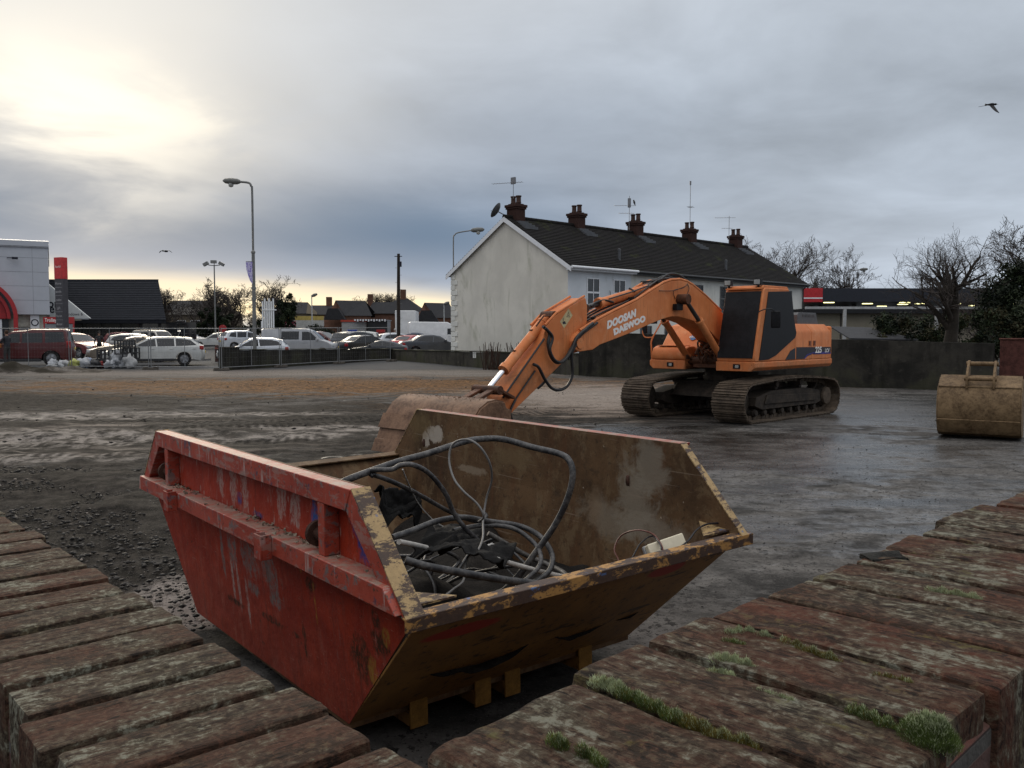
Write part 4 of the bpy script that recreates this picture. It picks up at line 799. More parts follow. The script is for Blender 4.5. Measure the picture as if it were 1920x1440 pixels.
    b = MB(); b.prism(side, cy0, cy1); cab = b.build('cab', M_or, root, bevel=.02)
    b = MB(); b.prism([(1.20, 2.855), (1.12, 2.93), (-.02, 2.935), (-.12, 2.86)], cy0 + .02, cy1 - .03); b.build('cab_roof', M_or, cab, bevel=.015)
    b = MB(); pl = [(1441, 547), (1484, 546), (1489, 600), (1493, 624), (1491, 633), (1468, 654), (1455, 666), (1441, 674), (1423, 676)]; b.prism([(q.x, q.z) for q in (exl(*p, 1.372) for p in pl)], 1.366, 1.378); b.build('side_cover', M_blk, cab, bevel=.003)
    b = MB(); b.add([(1.553, .475, 1.36), (1.552, 1.315, 1.36), (1.185, 1.315, 2.80), (1.185, .475, 2.80), (1.565, .475, 1.36), (1.565, 1.315, 1.36), (1.20, 1.315, 2.80), (1.20, .475, 2.80)], [(0, 1, 2, 3), (4, 5, 6, 7), (0, 1, 5, 4), (1, 2, 6, 5), (2, 3, 7, 6), (3, 0, 4, 7)]); b.build('front_cover', M_blk, cab, bevel=.003)
    b = MB(); b.beam((1.21, .48, 2.86), (1.21, 1.34, 2.86), .03, .03); b.build('visor_bar', M_or, cab)
    for y in (.52, 1.22):
        b = MB(); b.mat(0).box((1.17, y, 3.0), (.10, .17, .13)); b.box((1.15, y, 2.92), (.03, .04, .06)); b.mat(1).box((1.222, y, 3.0), (.006, .14, .10)); b.build('work_light', [M_blk, M_glass], cab, bevel=.01)
    b = MB(); b.mat(0).tube(smooth_path([(1.40, 1.36, 2.35), (1.38, 1.48, 2.40), (1.22, 1.56, 2.41), (1.10, 1.58, 2.35)], 5), .012, 8); b.build('mirror_arm', M_hose, cab)
    b = MB(); b.box((1.08, 1.60, 2.19), (.045, .20, .36), Matrix.Rotation(.35, 3, 'Z')); b.build('mirror', M_blk, cab, bevel=.03, seg=3)
    b = MB(); b.tube(smooth_path([(.30, 1.40, 1.5), (.30, 1.42, 1.9), (.22, 1.42, 2.3)], 4), .012, 6)
    # right hand mirror and rail
    b = MB(); b.tube(smooth_path([(1.40, -1.31, 1.28), (1.40, -1.33, 1.55), (1.38, -1.33, 1.75), (1.25, -1.18, 2.12), (1.2, -1.1, 2.25)], 5), .018, 8); b.tube(smooth_path([(1.36, -1.31, 1.80), (1.40, -1.50, 1.80), (1.42, -1.56, 1.9), (1.40, -1.56, 2.02)], 5), .014, 8); b.build('handrail', M_or, root)
    b = MB(); b.box((1.40, -1.52, 2.06), (.05, .13, .34)); b.box((1.38, -1.38, 2.16), (.04, .38, .09)); b.build('mirror', M_blk, root, bevel=.015)
    # --- boom, arm, rams
    bt = [exl(*p, .28) for p in ((1089, 622), (1100, 615), (1120, 602), (1152, 585), (1195, 564), (1215, 551), (1245, 532), (1259, 527), (1276, 525.5), (1289, 529), (1300, 535.5), (1324, 555.5), (1342, 573), (1353, 584))]
    prof = [(q.x, q.z) for q in bt] + [(.55, 2.1), (.28, 1.86), (.14, 1.62), (.22, 1.42), (.45, 1.40), (.85, 1.58), (1.5, 1.93), (2.05, 2.12), (2.44, 2.19), (2.83, 2.245), (3.1, 2.24), (3.46, 2.18), (3.89, 2.08), (4.63, 1.89), (5.58, 1.68), (5.8, 1.59), (6.2, 1.56), (6.36, 1.62), (6.37, 1.76), (6.28, 1.87)]
    b = MB(); b.prism(prof, -.275, .275); boom = b.build('boom', M_or, root, bevel=.012)
    b = MB()
    for y in (.255, -.255):
        b.tube([(q.x, y, q.z + .025) for q in bt], .028, 8)
    b.build('boom_pipe', M_or, boom)
    b = MB()
    for y in (-.12, 0, .12): b.tube(smooth_path([(q.x, y + .02 * math.sin(i * 2), q.z + .045 + .02 * math.sin(i * 1.3 + y * 9)) for i, q in enumerate(bt[1:])], 3), .02, 7)
    for i in (2, 4, 6, 10): q = bt[i]; b.box((q.x, 0, q.z + .05), (.05, .46, .05))
    b.tube(smooth_path([(3.3, .1, 2.98), (2.95, .1, 3.13), (2.55, .12, 3.12), (2.15, .13, 2.95)], 5), .022, 8); b.tube(smooth_path([(3.25, -.1, 2.95), (2.85, -.1, 3.10), (2.45, -.1, 3.07), (2.1, -.1, 2.9)], 5), .022, 8); b.build('hydraulic_hose', M_hose, boom)
    for c, r_, nm in (((6.2, 1.71), .10, 'pin'), ((2.84, 2.60), .11, 'pin')):
        b = MB(); w = .30 if r_ < .105 else .52; b.lathe([(0, -w), (r_, -w), (r_, w), (0, w)], (c[0], 0, c[1]), (0, 1, 0), 20); b.build(nm, M_grs if w > .4 else M_or, boom, bevel=.006)
    q = exl(1268, 576, .30); b = MB(); b.mat(0).box((q.x, .34, q.z), (.24, .10, .13)); b.mat(1).box((q.x, .34, q.z - .06), (.20, .08, .012)); b.build('work_light', [M_blk, M_glass], boom, bevel=.02)
    b = MB(); b.tube(smooth_path([exl(1266, 560, .285), exl(1263, 545, .30), exl(1280, 540, .31), exl(1290, 532, .29)], 6), .007, 6); b.tube(smooth_path([exl(1236, 545, .285), exl(1262, 545, .31), exl(1285, 537, .31)], 6), .007, 6); b.tube(smooth_path([exl(1288, 553, .29), exl(1292, 540, .30), exl(1286, 528, .25)], 6), .007, 6); b.build('cable', M_hose, boom)
    for body, px, py, size, sh, xs, bold in (('DOOSAN', 1165, 599, .185, .28, 1.2, .012), ('DAEWOO', 1181, 610, .155, .0, 1.5, .012)):
        d = (exl(1190, 588, .28) - exl(1142, 609, .28)); d.y = 0; d.normalize(); text_obj('lettering', body, M_white, size, boom, wallM(exl(px, py, .2765) * 1.0, d, (-d.z, 0, d.x) if d.x < 0 else (0, 0, 1)) if False else wallM(Vector((exl(px, py, .277).x, .277, exl(px, py, .277).z)), d, Vector((d.z, 0, -d.x)) if d.z * 0 - d.x > 0 else Vector((-d.z, 0, d.x))), .001, sh, bold, spacing=1.05, xs=xs)
    stick = [(5.90, 2.55), (5.85, 2.41), (5.85, 2.15), (5.98, 1.66), (6.12, 1.55), (6.36, 1.52), (6.66, 1.31), (7.32, .91), (7.8, .63), (8.12, .42), (8.26, .42), (8.32, .55), (8.27, .72), (7.17, 1.70), (7.02, 2.02), (6.75, 2.22)]
    b = MB(); b.prism(stick, -.18, .18); arm = b.build('arm', M_or, root, bevel=.012)
    for y in (.165, -.165):
        b = MB(); b.tube([(5.92, y, 2.58), (6.75, y, 2.245), (7.04, y, 2.04)], .022, 6); b.build('arm_flange', M_or, arm)
    b = MB(); b.tube([(7.10, .195, 1.80), (7.3, .20, 1.62), (8.16, .20, .83)], .018, 6); b.tube([(7.35, .205, 1.25), (7.86, .205, .78)], .016, 6); b.tube(smooth_path([(7.86, .21, .78), (8.0, .22, .6), (7.96, .22, .45)], 4), .022, 6); b.build('grease_pipe', M_hose, arm)
    q = exl(1062, 597, .182); d = (exl(1070, 585, .18) - exl(1055, 608, .18)); d.y = 0; d.normalize(); b = MB(); n_ = Vector((d.z, 0, -d.x)); vs = [q + d * a * .17 + n_ * c * .085 for a, c in ((-1, -1), (1, -1), (1, 1), (-1, 1))]
    b.mat(0).add([(v.x, .1815, v.z) for v in vs], [(0, 1, 2, 3)]); c1 = q + d * .08; tri = lambda c, r: [(c.x + r * math.cos(a), .183, c.z + r * math.sin(a)) for a in (R(90), R(210), R(330))]
    b.mat(1).add(tri(c1, .065), [(0, 1, 2)]); b.mat(0).add([(x, .1835, z) for x, _, z in tri(c1, .045)], [(0, 1, 2)]); b.mat(1).add([(x, .184, z) for x, _, z in tri(c1, .02)], [(0, 1, 2)]); c2 = q - d * .09; b.mat(1).add([(c2.x + a, .183, c2.z + e) for a, e in ((-.06, -.03), (.03, -.045), (.05, 0), (-.02, .015))], [(0, 1, 2, 3)]); b.mat(1).add([(c2.x + a, .183, c2.z + e) for a, e in ((.02, .015), (.035, .015), (.035, .07), (.02, .07))], [(0, 1, 2, 3)]); b.build('warning_label', [plain('label_cream', (.50, .40, .22), .6), M_navy], arm, smooth=0)
    # arm ram on top of the boom
    cyl_part('ram_barrel', (3.62, 0, 2.80), (5.28, 0, 2.455), .092, M_or, boom, .10); cyl_part('ram_rod', (5.2, 0, 2.47), (5.74, 0, 2.36), .05, M_dkrod, boom)
    b = MB(); b.lathe([(0, -.1), (.085, -.1), (.085, .1), (0, .1)], (5.76, 0, 2.355), (0, 1, 0), 16); b.build('ram_eye', M_grs, boom); b = MB(); b.prism([(2.95, 2.85), (3.62, 2.72), (3.66, 2.86), (3.3, 3.0), (2.95, 3.04)], -.11, .11); b.build('ram_bracket', M_grs, boom, bevel=.01)
    b = MB(); b.tube([(5.1, .13, 2.55), (4.3, .13, 2.72), (3.75, .13, 2.86)], .014, 6); b.tube([(4.25, .0, 2.79), (4.2, .12, 2.72)], .02, 6); b.build('ram_pipe', M_hose, boom)
    # bucket ram on the arm
    cyl_part('ram_barrel', (6.82, 0, 2.16), (7.93, 0, 1.27), .085, M_or, arm, .09); cyl_part('ram_rod', (7.9, 0, 1.29), (8.28, 0, .99), .045, M_chr, arm)
    b = MB(); b.lathe([(0, -.14), (.09, -.14), (.09, .14), (0, .14)], (6.74, 0, 2.20), (0, 1, 0), 16); b.build('ram_eye', M_grs, arm); b = MB(); b.lathe([(0, -.3), (.075, -.3), (.075, .3), (0, .3)], (8.33, 0, .96), (0, 1, 0), 16); b.build('ram_pin', M_grs, arm)
    b = MB(); b.tube([(7.2, .1, 2.02), (7.0, .1, 2.2), (6.8, .12, 2.2)], .016, 6)
    for s in (.35, .75): c = Vector((6.82, 0, 2.16)).lerp(Vector((7.93, 0, 1.27)), s); b.box(c + Vector((0, 0, .09)), (.05, .06, .05))
    b.build('ram_pipe', M_grs, arm)
    for y in (.24, -.24):
        b = MB(); b.beam((7.98, y, .82), (8.35, y, .98), .05, .13, (0, 1, 0)); b.build('link', M_grs, arm, bevel=.01)
        b = MB(); b.beam((8.33, y * .6, .97), (8.98, y * .6, .74), .05, .14, (0, 1, 0)); b.build('link', M_grs, arm, bevel=.01)
    # boom rams either side
    for y in (.43, -.43):
        cyl_part('ram_rod', (2.82, y, 2.59), (2.1, y, 2.03), .045, M_dkrod, boom); cyl_part('ram_barrel', (1.22, y, 1.30), (2.28, y, 2.175), .075, M_or, boom, .07)
    # hoses round the joint of boom and arm
    b = MB(); H = lambda L, y0, y1: smooth_path([exl(a, c, y0 + (y1 - y0) * i / (len(L) - 1)) for i, (a, c) in enumerate(L)], 6)
    b.tube(H([(1018, 612), (1030, 625), (1028, 645), (1033, 668), (1045, 680), (1060, 672), (1072, 652), (1080, 635), (1092, 622), (1112, 606)], .22, .30), .030, 8); b.tube(H([(1022, 615), (1036, 632), (1031, 655), (1040, 675), (1055, 678), (1070, 660), (1082, 632), (1100, 616)], .26, .33), .026, 8)
    b.tube(H([(1000, 683), (1010, 689), (1022, 712), (1035, 728), (1050, 731), (1064, 723), (1073, 702), (1072, 668), (1078, 640), (1096, 620)], .24, .31), .028, 8); b.tube(H([(1005, 684), (1018, 700), (1020, 716), (1008, 728)], .0, -.15), .028, 8); b.tube(H([(1108, 574), (1120, 566), (1135, 563), (1150, 567)], .05, .1), .022, 7)
    b.tube(H([(1120, 605), (1090, 628), (1078, 650), (1066, 674)], .29, .26), .024, 7); b.build('hydraulic_hose', M_hose, root)
    # greasy swivel and pipework at the boom foot
    b = MB(); rg = random.Random(12)
    for k in range(34):
        a = Vector((1.15 + rg.uniform(-.35, .3), rg.uniform(-.36, .40), 1.22 + rg.random() * .3)); e = a + Vector((rg.uniform(-.5, .3), rg.uniform(-.25, .25), rg.uniform(-.1, .25))); mid = (a + e) / 2 + Vector((rg.uniform(-.1, .25), 0, rg.uniform(0, .22))); b.tube(smooth_path([a, mid, e], 5), rg.uniform(.016, .03), 6)
    b.box((1.0, 0, 1.25), (.5, .6, .25)); b.lathe([(0, -.5), (.09, -.5), (.09, .5), (0, .5)], (1.2, 0, 1.28), (0, 1, 0), 14); b.build('boom_foot', M_grs, root, bevel=.01)
    q = MB(); q.lathe([(0, 0), (.085, 0), (.085, .004), (0, .004)], (.80, -.56, 1.80), (.76, 0, .65), 20); q.build('round_badge', plain('badge_blue', (.05, .13, .30), .4), root, smooth=0)
    text_obj('badge_lettering', 'DOOSAN', M_white, .055, root, wallM((.812, -.55, 1.808), (0, 1, 0), (-.65, 0, .76)), .001, bold=.002)
    return root
build_excavator()
def bucket(root, prof, w, mats, lip=.03, parent_mat=0, plate_poly=None):
    """prof: back of the shell from the hinge side to the cutting edge (x,z); sides closed by plate_poly"""
    n = len(prof); b = MB(); th = .025; hw = w / 2
    P = [Vector((x, 0, z)) for x, z in prof]; cx = sum(p.x for p in P) / n; cz = sum(p.z for p in P) / n; N = []
    for i in range(n):
        t = (P[min(i + 1, n - 1)] - P[max(i - 1, 0)]).normalized(); q = Vector((t.z, 0, -t.x)); q = q if q.dot(Vector((cx + plate_poly[2], 0, cz)) - P[i]) > 0 else -q; N.append(q)
    vs = [(p.x, y, p.z) for y in (-hw, hw) for p in P] + [tuple((p + q * th) + Vector((0, y, 0))) for y in (-hw, hw) for p, q in zip(P, N)]
    fs = []
    for i in range(n - 1): fs += [(i, i + 1, n + i + 1, n + i), (2 * n + i, 3 * n + i, 3 * n + i + 1, 2 * n + i + 1), (i, 2 * n + i, 2 * n + i + 1, i + 1), (n + i, n + i + 1, 3 * n + i + 1, 3 * n + i)]
    fs += [(0, n, 3 * n, 2 * n), (n - 1, 3 * n - 1, 4 * n - 1, 2 * n - 1)]
    b.add(vs, fs); b.build('shell', mats, root, smooth=35)
    for s in (1, -1):
        q = MB(); q.prism(plate_poly[0], s * (hw - .001), s * (hw + .026)); q.build('side_plate', mats, root, bevel=.006)
    q = MB()
    for a, c in plate_poly[1]: q.prism([a, c, (c[0] + .012, c[1]), (a[0] + .012, a[1] + .012)], -hw - .002, hw + .002)
    return root
def build_buckets():
    r = thing('bucket', 'wide rust brown bucket curled under the end of the excavator arm', 'bucket', EX.o, EX.yaw)
    pts = [(9.00, .86), (9.18, .895), (9.36, .875), (9.54, .78), (9.69, .60), (9.80, .39), (9.90, .15), (9.95, .03)]
    bucket(r, pts, 1.98, M_buc, plate_poly=([(9.0, .84), (9.18, .87), (9.36, .85), (9.53, .76), (9.67, .59), (9.78, .38), (9.88, .14), (9.90, .03), (9.70, .02), (9.3, .15), (8.90, .42), (8.90, .62)], [], -.6))
    b = MB(); b.prism([(9.872, .20), (9.93, .02), (9.985, .02), (9.895, .22)], -1.0, 1.0); b.build('cutting_edge', M_buc, r, bevel=.005)
    b = MB(); b.prism([(9.83, .385), (9.715, .605), (9.728, .61), (9.842, .388)], -.995, .995); b.build('wear_strip', M_buc, r)
    for y in (.26, -.26):
        b = MB(); b.prism([(8.05, .45), (8.05, .62), (8.75, .86), (9.25, .90), (9.1, .70), (8.8, .45), (8.3, .38)], y - .025, y + .025); b.build('hinge_ear', M_buc, r, bevel=.006)
    b = MB(); rg = random.Random(2)
    for _ in range(160):
        y = rg.uniform(-.95, .9) ; x = rg.uniform(9.02, 9.4); s = rg.uniform(.004, .014); c = Vector((x, y, .898 - max(0, x - 9.2) * .12)); b.add([c + Vector((rg.uniform(-1, 1), rg.uniform(-1, 1), rg.uniform(-.5, .7))) * s for _ in range(6)], [(0, 1, 2), (0, 2, 3), (0, 3, 4), (0, 4, 1), (5, 2, 1), (5, 3, 2), (5, 4, 3), (5, 1, 4)])
    o = b.build('soil', plain('clay_crumbs', (.11, .07, .045), .9), r, smooth=0); o['kind'] = 'stuff'
    r = thing('bucket', 'tan digger bucket lying loose on the tarmac with its hinge ears upwards', 'bucket', (8.36, 15.72, 0), -2.137)
    pts = [(-.42, 1.06), (-.34, 1.10), (-.02, .93), (.07, .80), (.11, .62), (.10, .44), (.04, .27), (-.07, .12), (-.22, .03), (-.45, .012), (-.95, .012)]
    bucket(r, pts, 1.30, M_tan, plate_poly=([(-.44, 1.04), (-.34, 1.085), (-.03, .92), (.06, .79), (.10, .62), (.09, .44), (.03, .27), (-.08, .125), (-.23, .04), (-.45, .014), (-.95, .014), (-.80, .5)], [], -.8))
    b = MB(); b.prism([(.112, .34), (.05, .215), (-.062, .085), (-.07, .10), (.035, .225), (.10, .35)], -.66, .66); b.build('wear_plate', M_tan, r, bevel=.003)
    b = MB(); b.prism([(-.005, .944), (-.36, 1.132), (-.355, 1.118), (.0, .928)], -.66, .66); b.build('top_plate', M_tan, r)
    for y in (.23, -.20):
        b = MB(); b.prism([(.03, .90), (.02, 1.12), (-.05, 1.20), (-.32, 1.40), (-.40, 1.40), (-.44, 1.33), (-.40, 1.08), (-.1, .95)], y - .02, y + .02); b.build('hinge_ear', M_tan, r, bevel=.008)
    for x, z in ((-.02, 1.08), (-.36, 1.34)):
        b = MB(); b.cyl((x, -.245, z), (x, .275, z), .04, 14); b.build('pin', M_tan, r)
build_buckets()
# ------------------------------------------------------------------ terrace of houses
def render_wall(name, base, dirt, alg):
    m, t, p = newmat(name); v = t.coord(); x, y, z = t.xyz(v)[:3]; n = t.noise(v, .55, 6, .62, .3); n2 = t.noise(v, 3.5, 6, .65); dr = t.noise(t.map(v, (1.6, 1.6, .42)), 1., 7, .68, .5); n3 = t.noise(v, 55, 3, .7)
    c = t.mix(t.sm(n, .34, .66), tuple(q * .86 for q in base), base); c = t.mix(t.m('MULTIPLY', t.sm(dr, .48, .72), .45), c, dirt); c = t.mix(t.m('MULTIPLY', t.m('MULTIPLY', t.sm(dr, .50, .66), t.sm(n, .44, .60)), alg), c, (.20, .215, .115)); c = t.mix(t.m('MULTIPLY', t.sm(n2, .60, .72), .25), c, dirt)
    p(color=c, rough=.9, normal=t.bump(n3, .35, .01), spec=.2); return m
def tile_mat(name, a, b, moss=.3, row=.33):
    m, t, p = newmat(name); v = t.coord(); x, y, z = t.xyz(v)[:3]; n = t.noise(v, 1.1, 6, .65, .3); n2 = t.noise(v, 9, 4, .7); cell = t.voro(t.map(v, (3.3, 0, 5)), 1., 'F1', 1)
    c = t.mix(t.sm(n2, .3, .7), a, b); c = t.mix(.25, c, t.mix(t.xyz(cell)[0], a, b)); c = t.mix(t.m('MULTIPLY', t.sm(n, .56, .70), moss), c, (.045, .052, .016))
    p(color=c, rough=.8, normal=t.bump(n2, .3, .02), spec=.08); return m
M_rend = render_wall('cream_render', (.66, .63, .56), (.47, .45, .39), .36); M_rendb = render_wall('blue_white_render', (.62, .65, .68), (.48, .50, .52), .15); M_rendw = render_wall('white_render', (.70, .69, .64), (.52, .51, .47), .2)
M_tile = tile_mat('concrete_roof_tiles', (.008, .0072, .007), (.021, .019, .018), .6); M_upvc = plain('white_upvc', (.70, .71, .73), .4, var=.08); M_pane = plain('window_pane', (.018, .02, .022), .08, var=.4, scale=1.5, spec=.6); M_brick = plain('red_brick', (.043, .022, .018), .9, var=.4, scale=14, bump=.4); M_pot = plain('chimney_pot', (.06, .035, .028), .8, var=.4); M_lead = plain('lead_flashing', (.075, .078, .085), .55, var=.3); M_gal = plain('galvanised_steel', (.20, .205, .21), .5, .5, var=.2); M_dgal = plain('weathered_grey_pole', (.17, .17, .165), .55, .2, var=.25, scale=3); M_alu = plain('aerial_aluminium', (.20, .20, .21), .5, .5)
def window_into(parent, o, right, w, h, mat_f, nrm, bars=True, sill=True, nm='window'):
    """window frame with pane, `o` the lower left corner on the wall face"""
    o, r, n = Vector(o), Vector(right).normalized(), Vector(nrm).normalized(); u = Vector((0, 0, 1)); b = MB(); f = .06
    def bar(x0, x1, z0, z1, d0=-.02, d1=.035): vs = [o + r * a + u * c + n * d for d in (d0, d1) for a, c in ((x0, z0), (x1, z0), (x1, z1), (x0, z1))]; b.add(vs, [(3, 2, 1, 0), (4, 5, 6, 7), (0, 1, 5, 4), (1, 2, 6, 5), (2, 3, 7, 6), (3, 0, 4, 7)])
    bar(0, f, 0, h); bar(w - f, w, 0, h); bar(f, w - f, 0, f); bar(f, w - f, h - f, h)
    if bars: bar(w / 2 - .018, w / 2 + .018, f, h - f); bar(f, w - f, h * .5 - .045, h * .5 + .045)
    fr = b.build(nm, mat_f, parent); q = MB(); q.add([o + r * a + u * c + n * .006 for a, c in ((f, f), (w - f, f), (w - f, h - f), (f, h - f))], [(0, 1, 2, 3)]); q.build('pane', M_pane, fr, smooth=0)
    if sill: b = MB(); vs = [o + r * a + u * c + n * d for d in (-.02, .12) for a, c in ((-.08, -.09), (w + .08, -.09), (w + .08, -.005), (-.08, -.005))]; b.add(vs, [(3, 2, 1, 0), (4, 5, 6, 7), (0, 1, 5, 4), (1, 2, 6, 5), (2, 3, 7, 6), (3, 0, 4, 7)]); b.build('sill', mat_f, fr)
    return fr
def aerial(parent, c, h, kind, rz):
    b = MB(); c = Vector(c); b.cyl(c, c + Vector((0, 0, h)), .018, 6); M = Matrix.Rotation(rz, 3, 'Z')
    def yagi(z, l, n, w):
        b.cyl(c + Vector((0, 0, z)) - M @ Vector((l * .3, 0, 0)), c + Vector((0, 0, z)) + M @ Vector((l * .7, 0, 0)), .011, 5)
        for i in range(n):
            q = c + Vector((0, 0, z)) + M @ Vector((-l * .3 + l * i / (n - 1), 0, 0)); b.cyl(q - M @ Vector((0, w, 0)), q + M @ Vector((0, w, 0)), .007, 4)
    if kind == 0: yagi(h - .1, 1.7, 12, .16); b.box(c + Vector((0, 0, h)), (.1, .3, .35))
    if kind == 1: yagi(h * .72, 1.3, 9, .15); yagi(h * .5, .9, 6, .25); b.box(c + Vector((0, 0, h * .8)), (.14, .14, .55))
    if kind == 2: b.cyl(c + Vector((0, 0, h)), c + Vector((0, 0, h + .25)), .06, 6); yagi(h * .45, .6, 5, .2)
    if kind == 3: yagi(h - .12, 1.4, 9, .16); yagi(h * .55, .7, 5, .22)
    b.build('tv_aerial', M_alu, parent, smooth=0)
def build_terrace():
    Lh, Sd, EZ, RZ = 23.7, 8.9, 5.22, 7.85
    root = thing('terraced_house', 'terrace of white rendered houses with a dark tiled roof, blank gable and five chimneys', 'house', (2.76, 43.7, 0), .767)
    zb = -.05
    # local: x along the terrace, y towards the left rear; front (y=0) faces the yard
    b = MB(); b.add([(0, 0, zb), (0, Sd, zb), (0, Sd, EZ), (0, Sd / 2, RZ), (0, 0, EZ)], [(0, 1, 2, 3, 4)]); b.add([(0, Sd, zb), (Lh, Sd, zb), (Lh, Sd, EZ), (0, Sd, EZ)], [(0, 1, 2, 3)]); b.add([(Lh, 0, zb), (Lh, Sd, zb), (Lh, Sd, EZ), (Lh, Sd / 2, RZ), (Lh, 0, EZ)], [(0, 1, 2, 3, 4)])
    b.build('gable_wall', M_rend, root, smooth=0)
    b = MB(); b.mat(0).add([(0, 0, zb), (5.0, 0, zb), (5.0, 0, EZ), (0, 0, EZ)], [(0, 1, 2, 3)]); b.mat(1).add([(5.0, 0, zb), (Lh, 0, zb), (Lh, 0, EZ), (5.0, 0, EZ)], [(0, 1, 2, 3)]); fw = b.build('front_wall', [M_rendb, M_rendw], root, smooth=0)
    # roof: courses of tiles stepping down each slope
    b = MB(); ov = .34; nc = 27; sl = (RZ - EZ) / (Sd / 2)
    for sgn in (1, -1):
        for k in range(nc):
            t0, t1 = k / nc, (k + 1) / nc; R_ = Sd / 2 + ov; yA, yB = Sd / 2 - sgn * R_ * t0, Sd / 2 - sgn * R_ * t1; zA = RZ + .17 - R_ * t0 * sl; zB = RZ + .17 - R_ * t1 * sl; e = .035
            b.add([(-.14, yA, zA), (Lh + .14, yA, zA), (Lh + .14, yB, zB + e), (-.14, yB, zB + e), (-.14, yB, zB - .02), (Lh + .14, yB, zB - .02)], [(0, 1, 2, 3), (3, 2, 5, 4)])
        b.add([(x, y, z - .09) for x in (-.14, Lh + .14) for y, z in ((Sd / 2, RZ + .15), (Sd / 2 - sgn * (Sd / 2 + ov), EZ + .15 - ov * sl))], [(0, 1, 3, 2)])
    nr = 60
    for k in range(nr): b.tube([(-.14 + (Lh + .28) * k / nr, Sd / 2, RZ + .17), (-.14 + (Lh + .28) * (k + .97) / nr, Sd / 2, RZ + .17)], [.13, .125], 8)
    roof = b.build('roof', M_tile, root, smooth=0)
    for x in (-.17, Lh + .145):                  # white bargeboards
        b = MB()
        for sgn in (1, -1): b.add([(x + d, y, z) for d in (0, .03) for y, z in ((Sd / 2, RZ + .16), (Sd / 2 - sgn * (Sd / 2 + ov), EZ + .14 - ov * sl), (Sd / 2 - sgn * (Sd / 2 + ov), EZ - .10 - ov * sl), (Sd / 2, RZ - .09))], [(0, 1, 2, 3), (4, 5, 6, 7), (0, 1, 5, 4), (1, 2, 6, 5), (2, 3, 7, 6), (3, 0, 4, 7)])
        b.build('bargeboard', M_upvc, root, smooth=0)
    b = MB(); b.box2((-.14, -.30, EZ - .22), (5.1, -.02, EZ - .17)); b.tube([(-.14, -.40, EZ - .07), (5.1, -.40, EZ - .07)], .07, 10); b.box2((-.1, -.33, EZ - .20), (5.1, -.3, EZ - .02)); b.build('gutter', M_upvc, root)
    b = MB(); b.box2((5.12, -.33, EZ - .24), (Lh + .1, -.02, EZ - .04)); b.tube([(5.12, -.40, EZ - .10), (Lh + .1, -.40, EZ - .10)], .07, 10); b.build('gutter', plain('black_gutter', (.02, .02, .02), .4), root)
    for x in (9.55, Lh - .15): b = MB(); b.cyl((x, -.07, .1), (x, -.07, EZ - .35), .045, 8); b.tube([(x, -.07, EZ - .36), (x, -.36, EZ - .14)], .045, 8); b.build('downpipe', plain('black_gutter', (.02, .02, .02), .4), root)
    # quoins down the left corner of the gable
    for k in range(16): b = MB(); w = .52 if k % 2 == 0 else .30; z = .55 + k * .29; b.box2((-.045, Sd - w, z), (.1, Sd + .04, z + .265)); b.build('quoin', M_rendw, root, bevel=.012)
    for x in (1.9, 4.0, 6.3, 8.5, 11.2, 14.0, 16.3, 18.9, 21.6):
        mf = M_upvc if x < 5 else plain('grey_window_frame', (.10, .10, .10), .5)
        q = MB(); q.box2((x - .52, .001, 3.20), (x + .52, .20, 4.72))
        window_into(root, (x - .5, -.004, 3.22), (1, 0, 0), 1.0, 1.48, mf, (0, -1, 0)); window_into(root, (x - .5, -.004, .95), (1, 0, 0), 1.0, 1.35, mf, (0, -1, 0))
    # chimneys astride the ridge
    for i, x in enumerate((.75, 5.6, 11.0, 16.7, 22.3)):
        b = MB(); w, d = .37, .33; y = Sd / 2; z0, z1 = RZ - .55, RZ + .84; b.box2((x - d, y - w, z0), (x + d, y + w, z1)); b.box2((x - d - .05, y - w - .05, z1 - .22), (x + d + .05, y + w + .05, z1 - .12)); b.box2((x - d - .09, y - w - .09, z1 - .118), (x + d + .09, y + w + .09, z1 + .02)); b.box2((x - d + .05, y - w + .05, z1 + .021), (x + d - .05, y + w - .05, z1 + .08))
        ch = b.build('chimney', M_brick, roof, bevel=.012)
        for s in (-.2, .2): q = MB(); q.lathe([(.12, 0), (.15, .05), (.13, .1), (.125, .34), (.155, .36), (.155, .42), (.10, .42)], (x, y + s, z1 + .08), (0, 0, 1), 12); q.build('chimney_pot', M_pot, ch)
        q = MB()
        for k in range(4): t = k * .2; q.box2((x - d - .03 - .04 * k, y - w - t - .22, RZ - .02 - (t + w) * sl * .9 + .0), (x + d + .03 + .04 * k, y - w - t + .02, RZ + .16 - (t + w) * sl * .9))
        q.build('flashing', M_lead, ch, smooth=0)
    for x, h, k, rz in ((.65, .95, 0, 2.0), (10.5, 2.1, 1, 2.4), (16.9, 2.6, 2, .4), (21.6, 1.9, 3, 2.3)): aerial(roof, (x, Sd / 2 + .1, RZ + 1.2 if k != 1 and k != 3 else RZ + .3), h, k, rz)
    b = MB(); o = Vector((.1, Sd / 2 + .75, RZ + .55)); a = Vector((-.35, .62, .45)).normalized(); b.lathe([(.02, .0), (.2, .02), (.36, .075), (.44, .13), (.445, .125), (.36, .06), (.2, .0), (.0, -.01)], o, a, 22); b.cyl(o, o + a * .45 - Vector((0, 0, .2)), .015, 5); b.cyl(o - a * .02, Vector((.4, Sd / 2 + .4, RZ + .3)), .03, 6); b.build('satellite_dish', plain('grey_dish', (.10, .105, .11), .5), roof)
    for x in (4.9, 15.3): q = MB(); y = Sd / 2 - 3.7; z = RZ + .17 - 3.7 * sl; q.cyl((x, y, z - .1), (x, y, z + .5), .075, 10); q.lathe([(.09, .0), (.09, .1), (.02, .13)], (x, y, z + .47), (0, 0, 1), 10); q.build('vent_pipe', M_lead, roof)
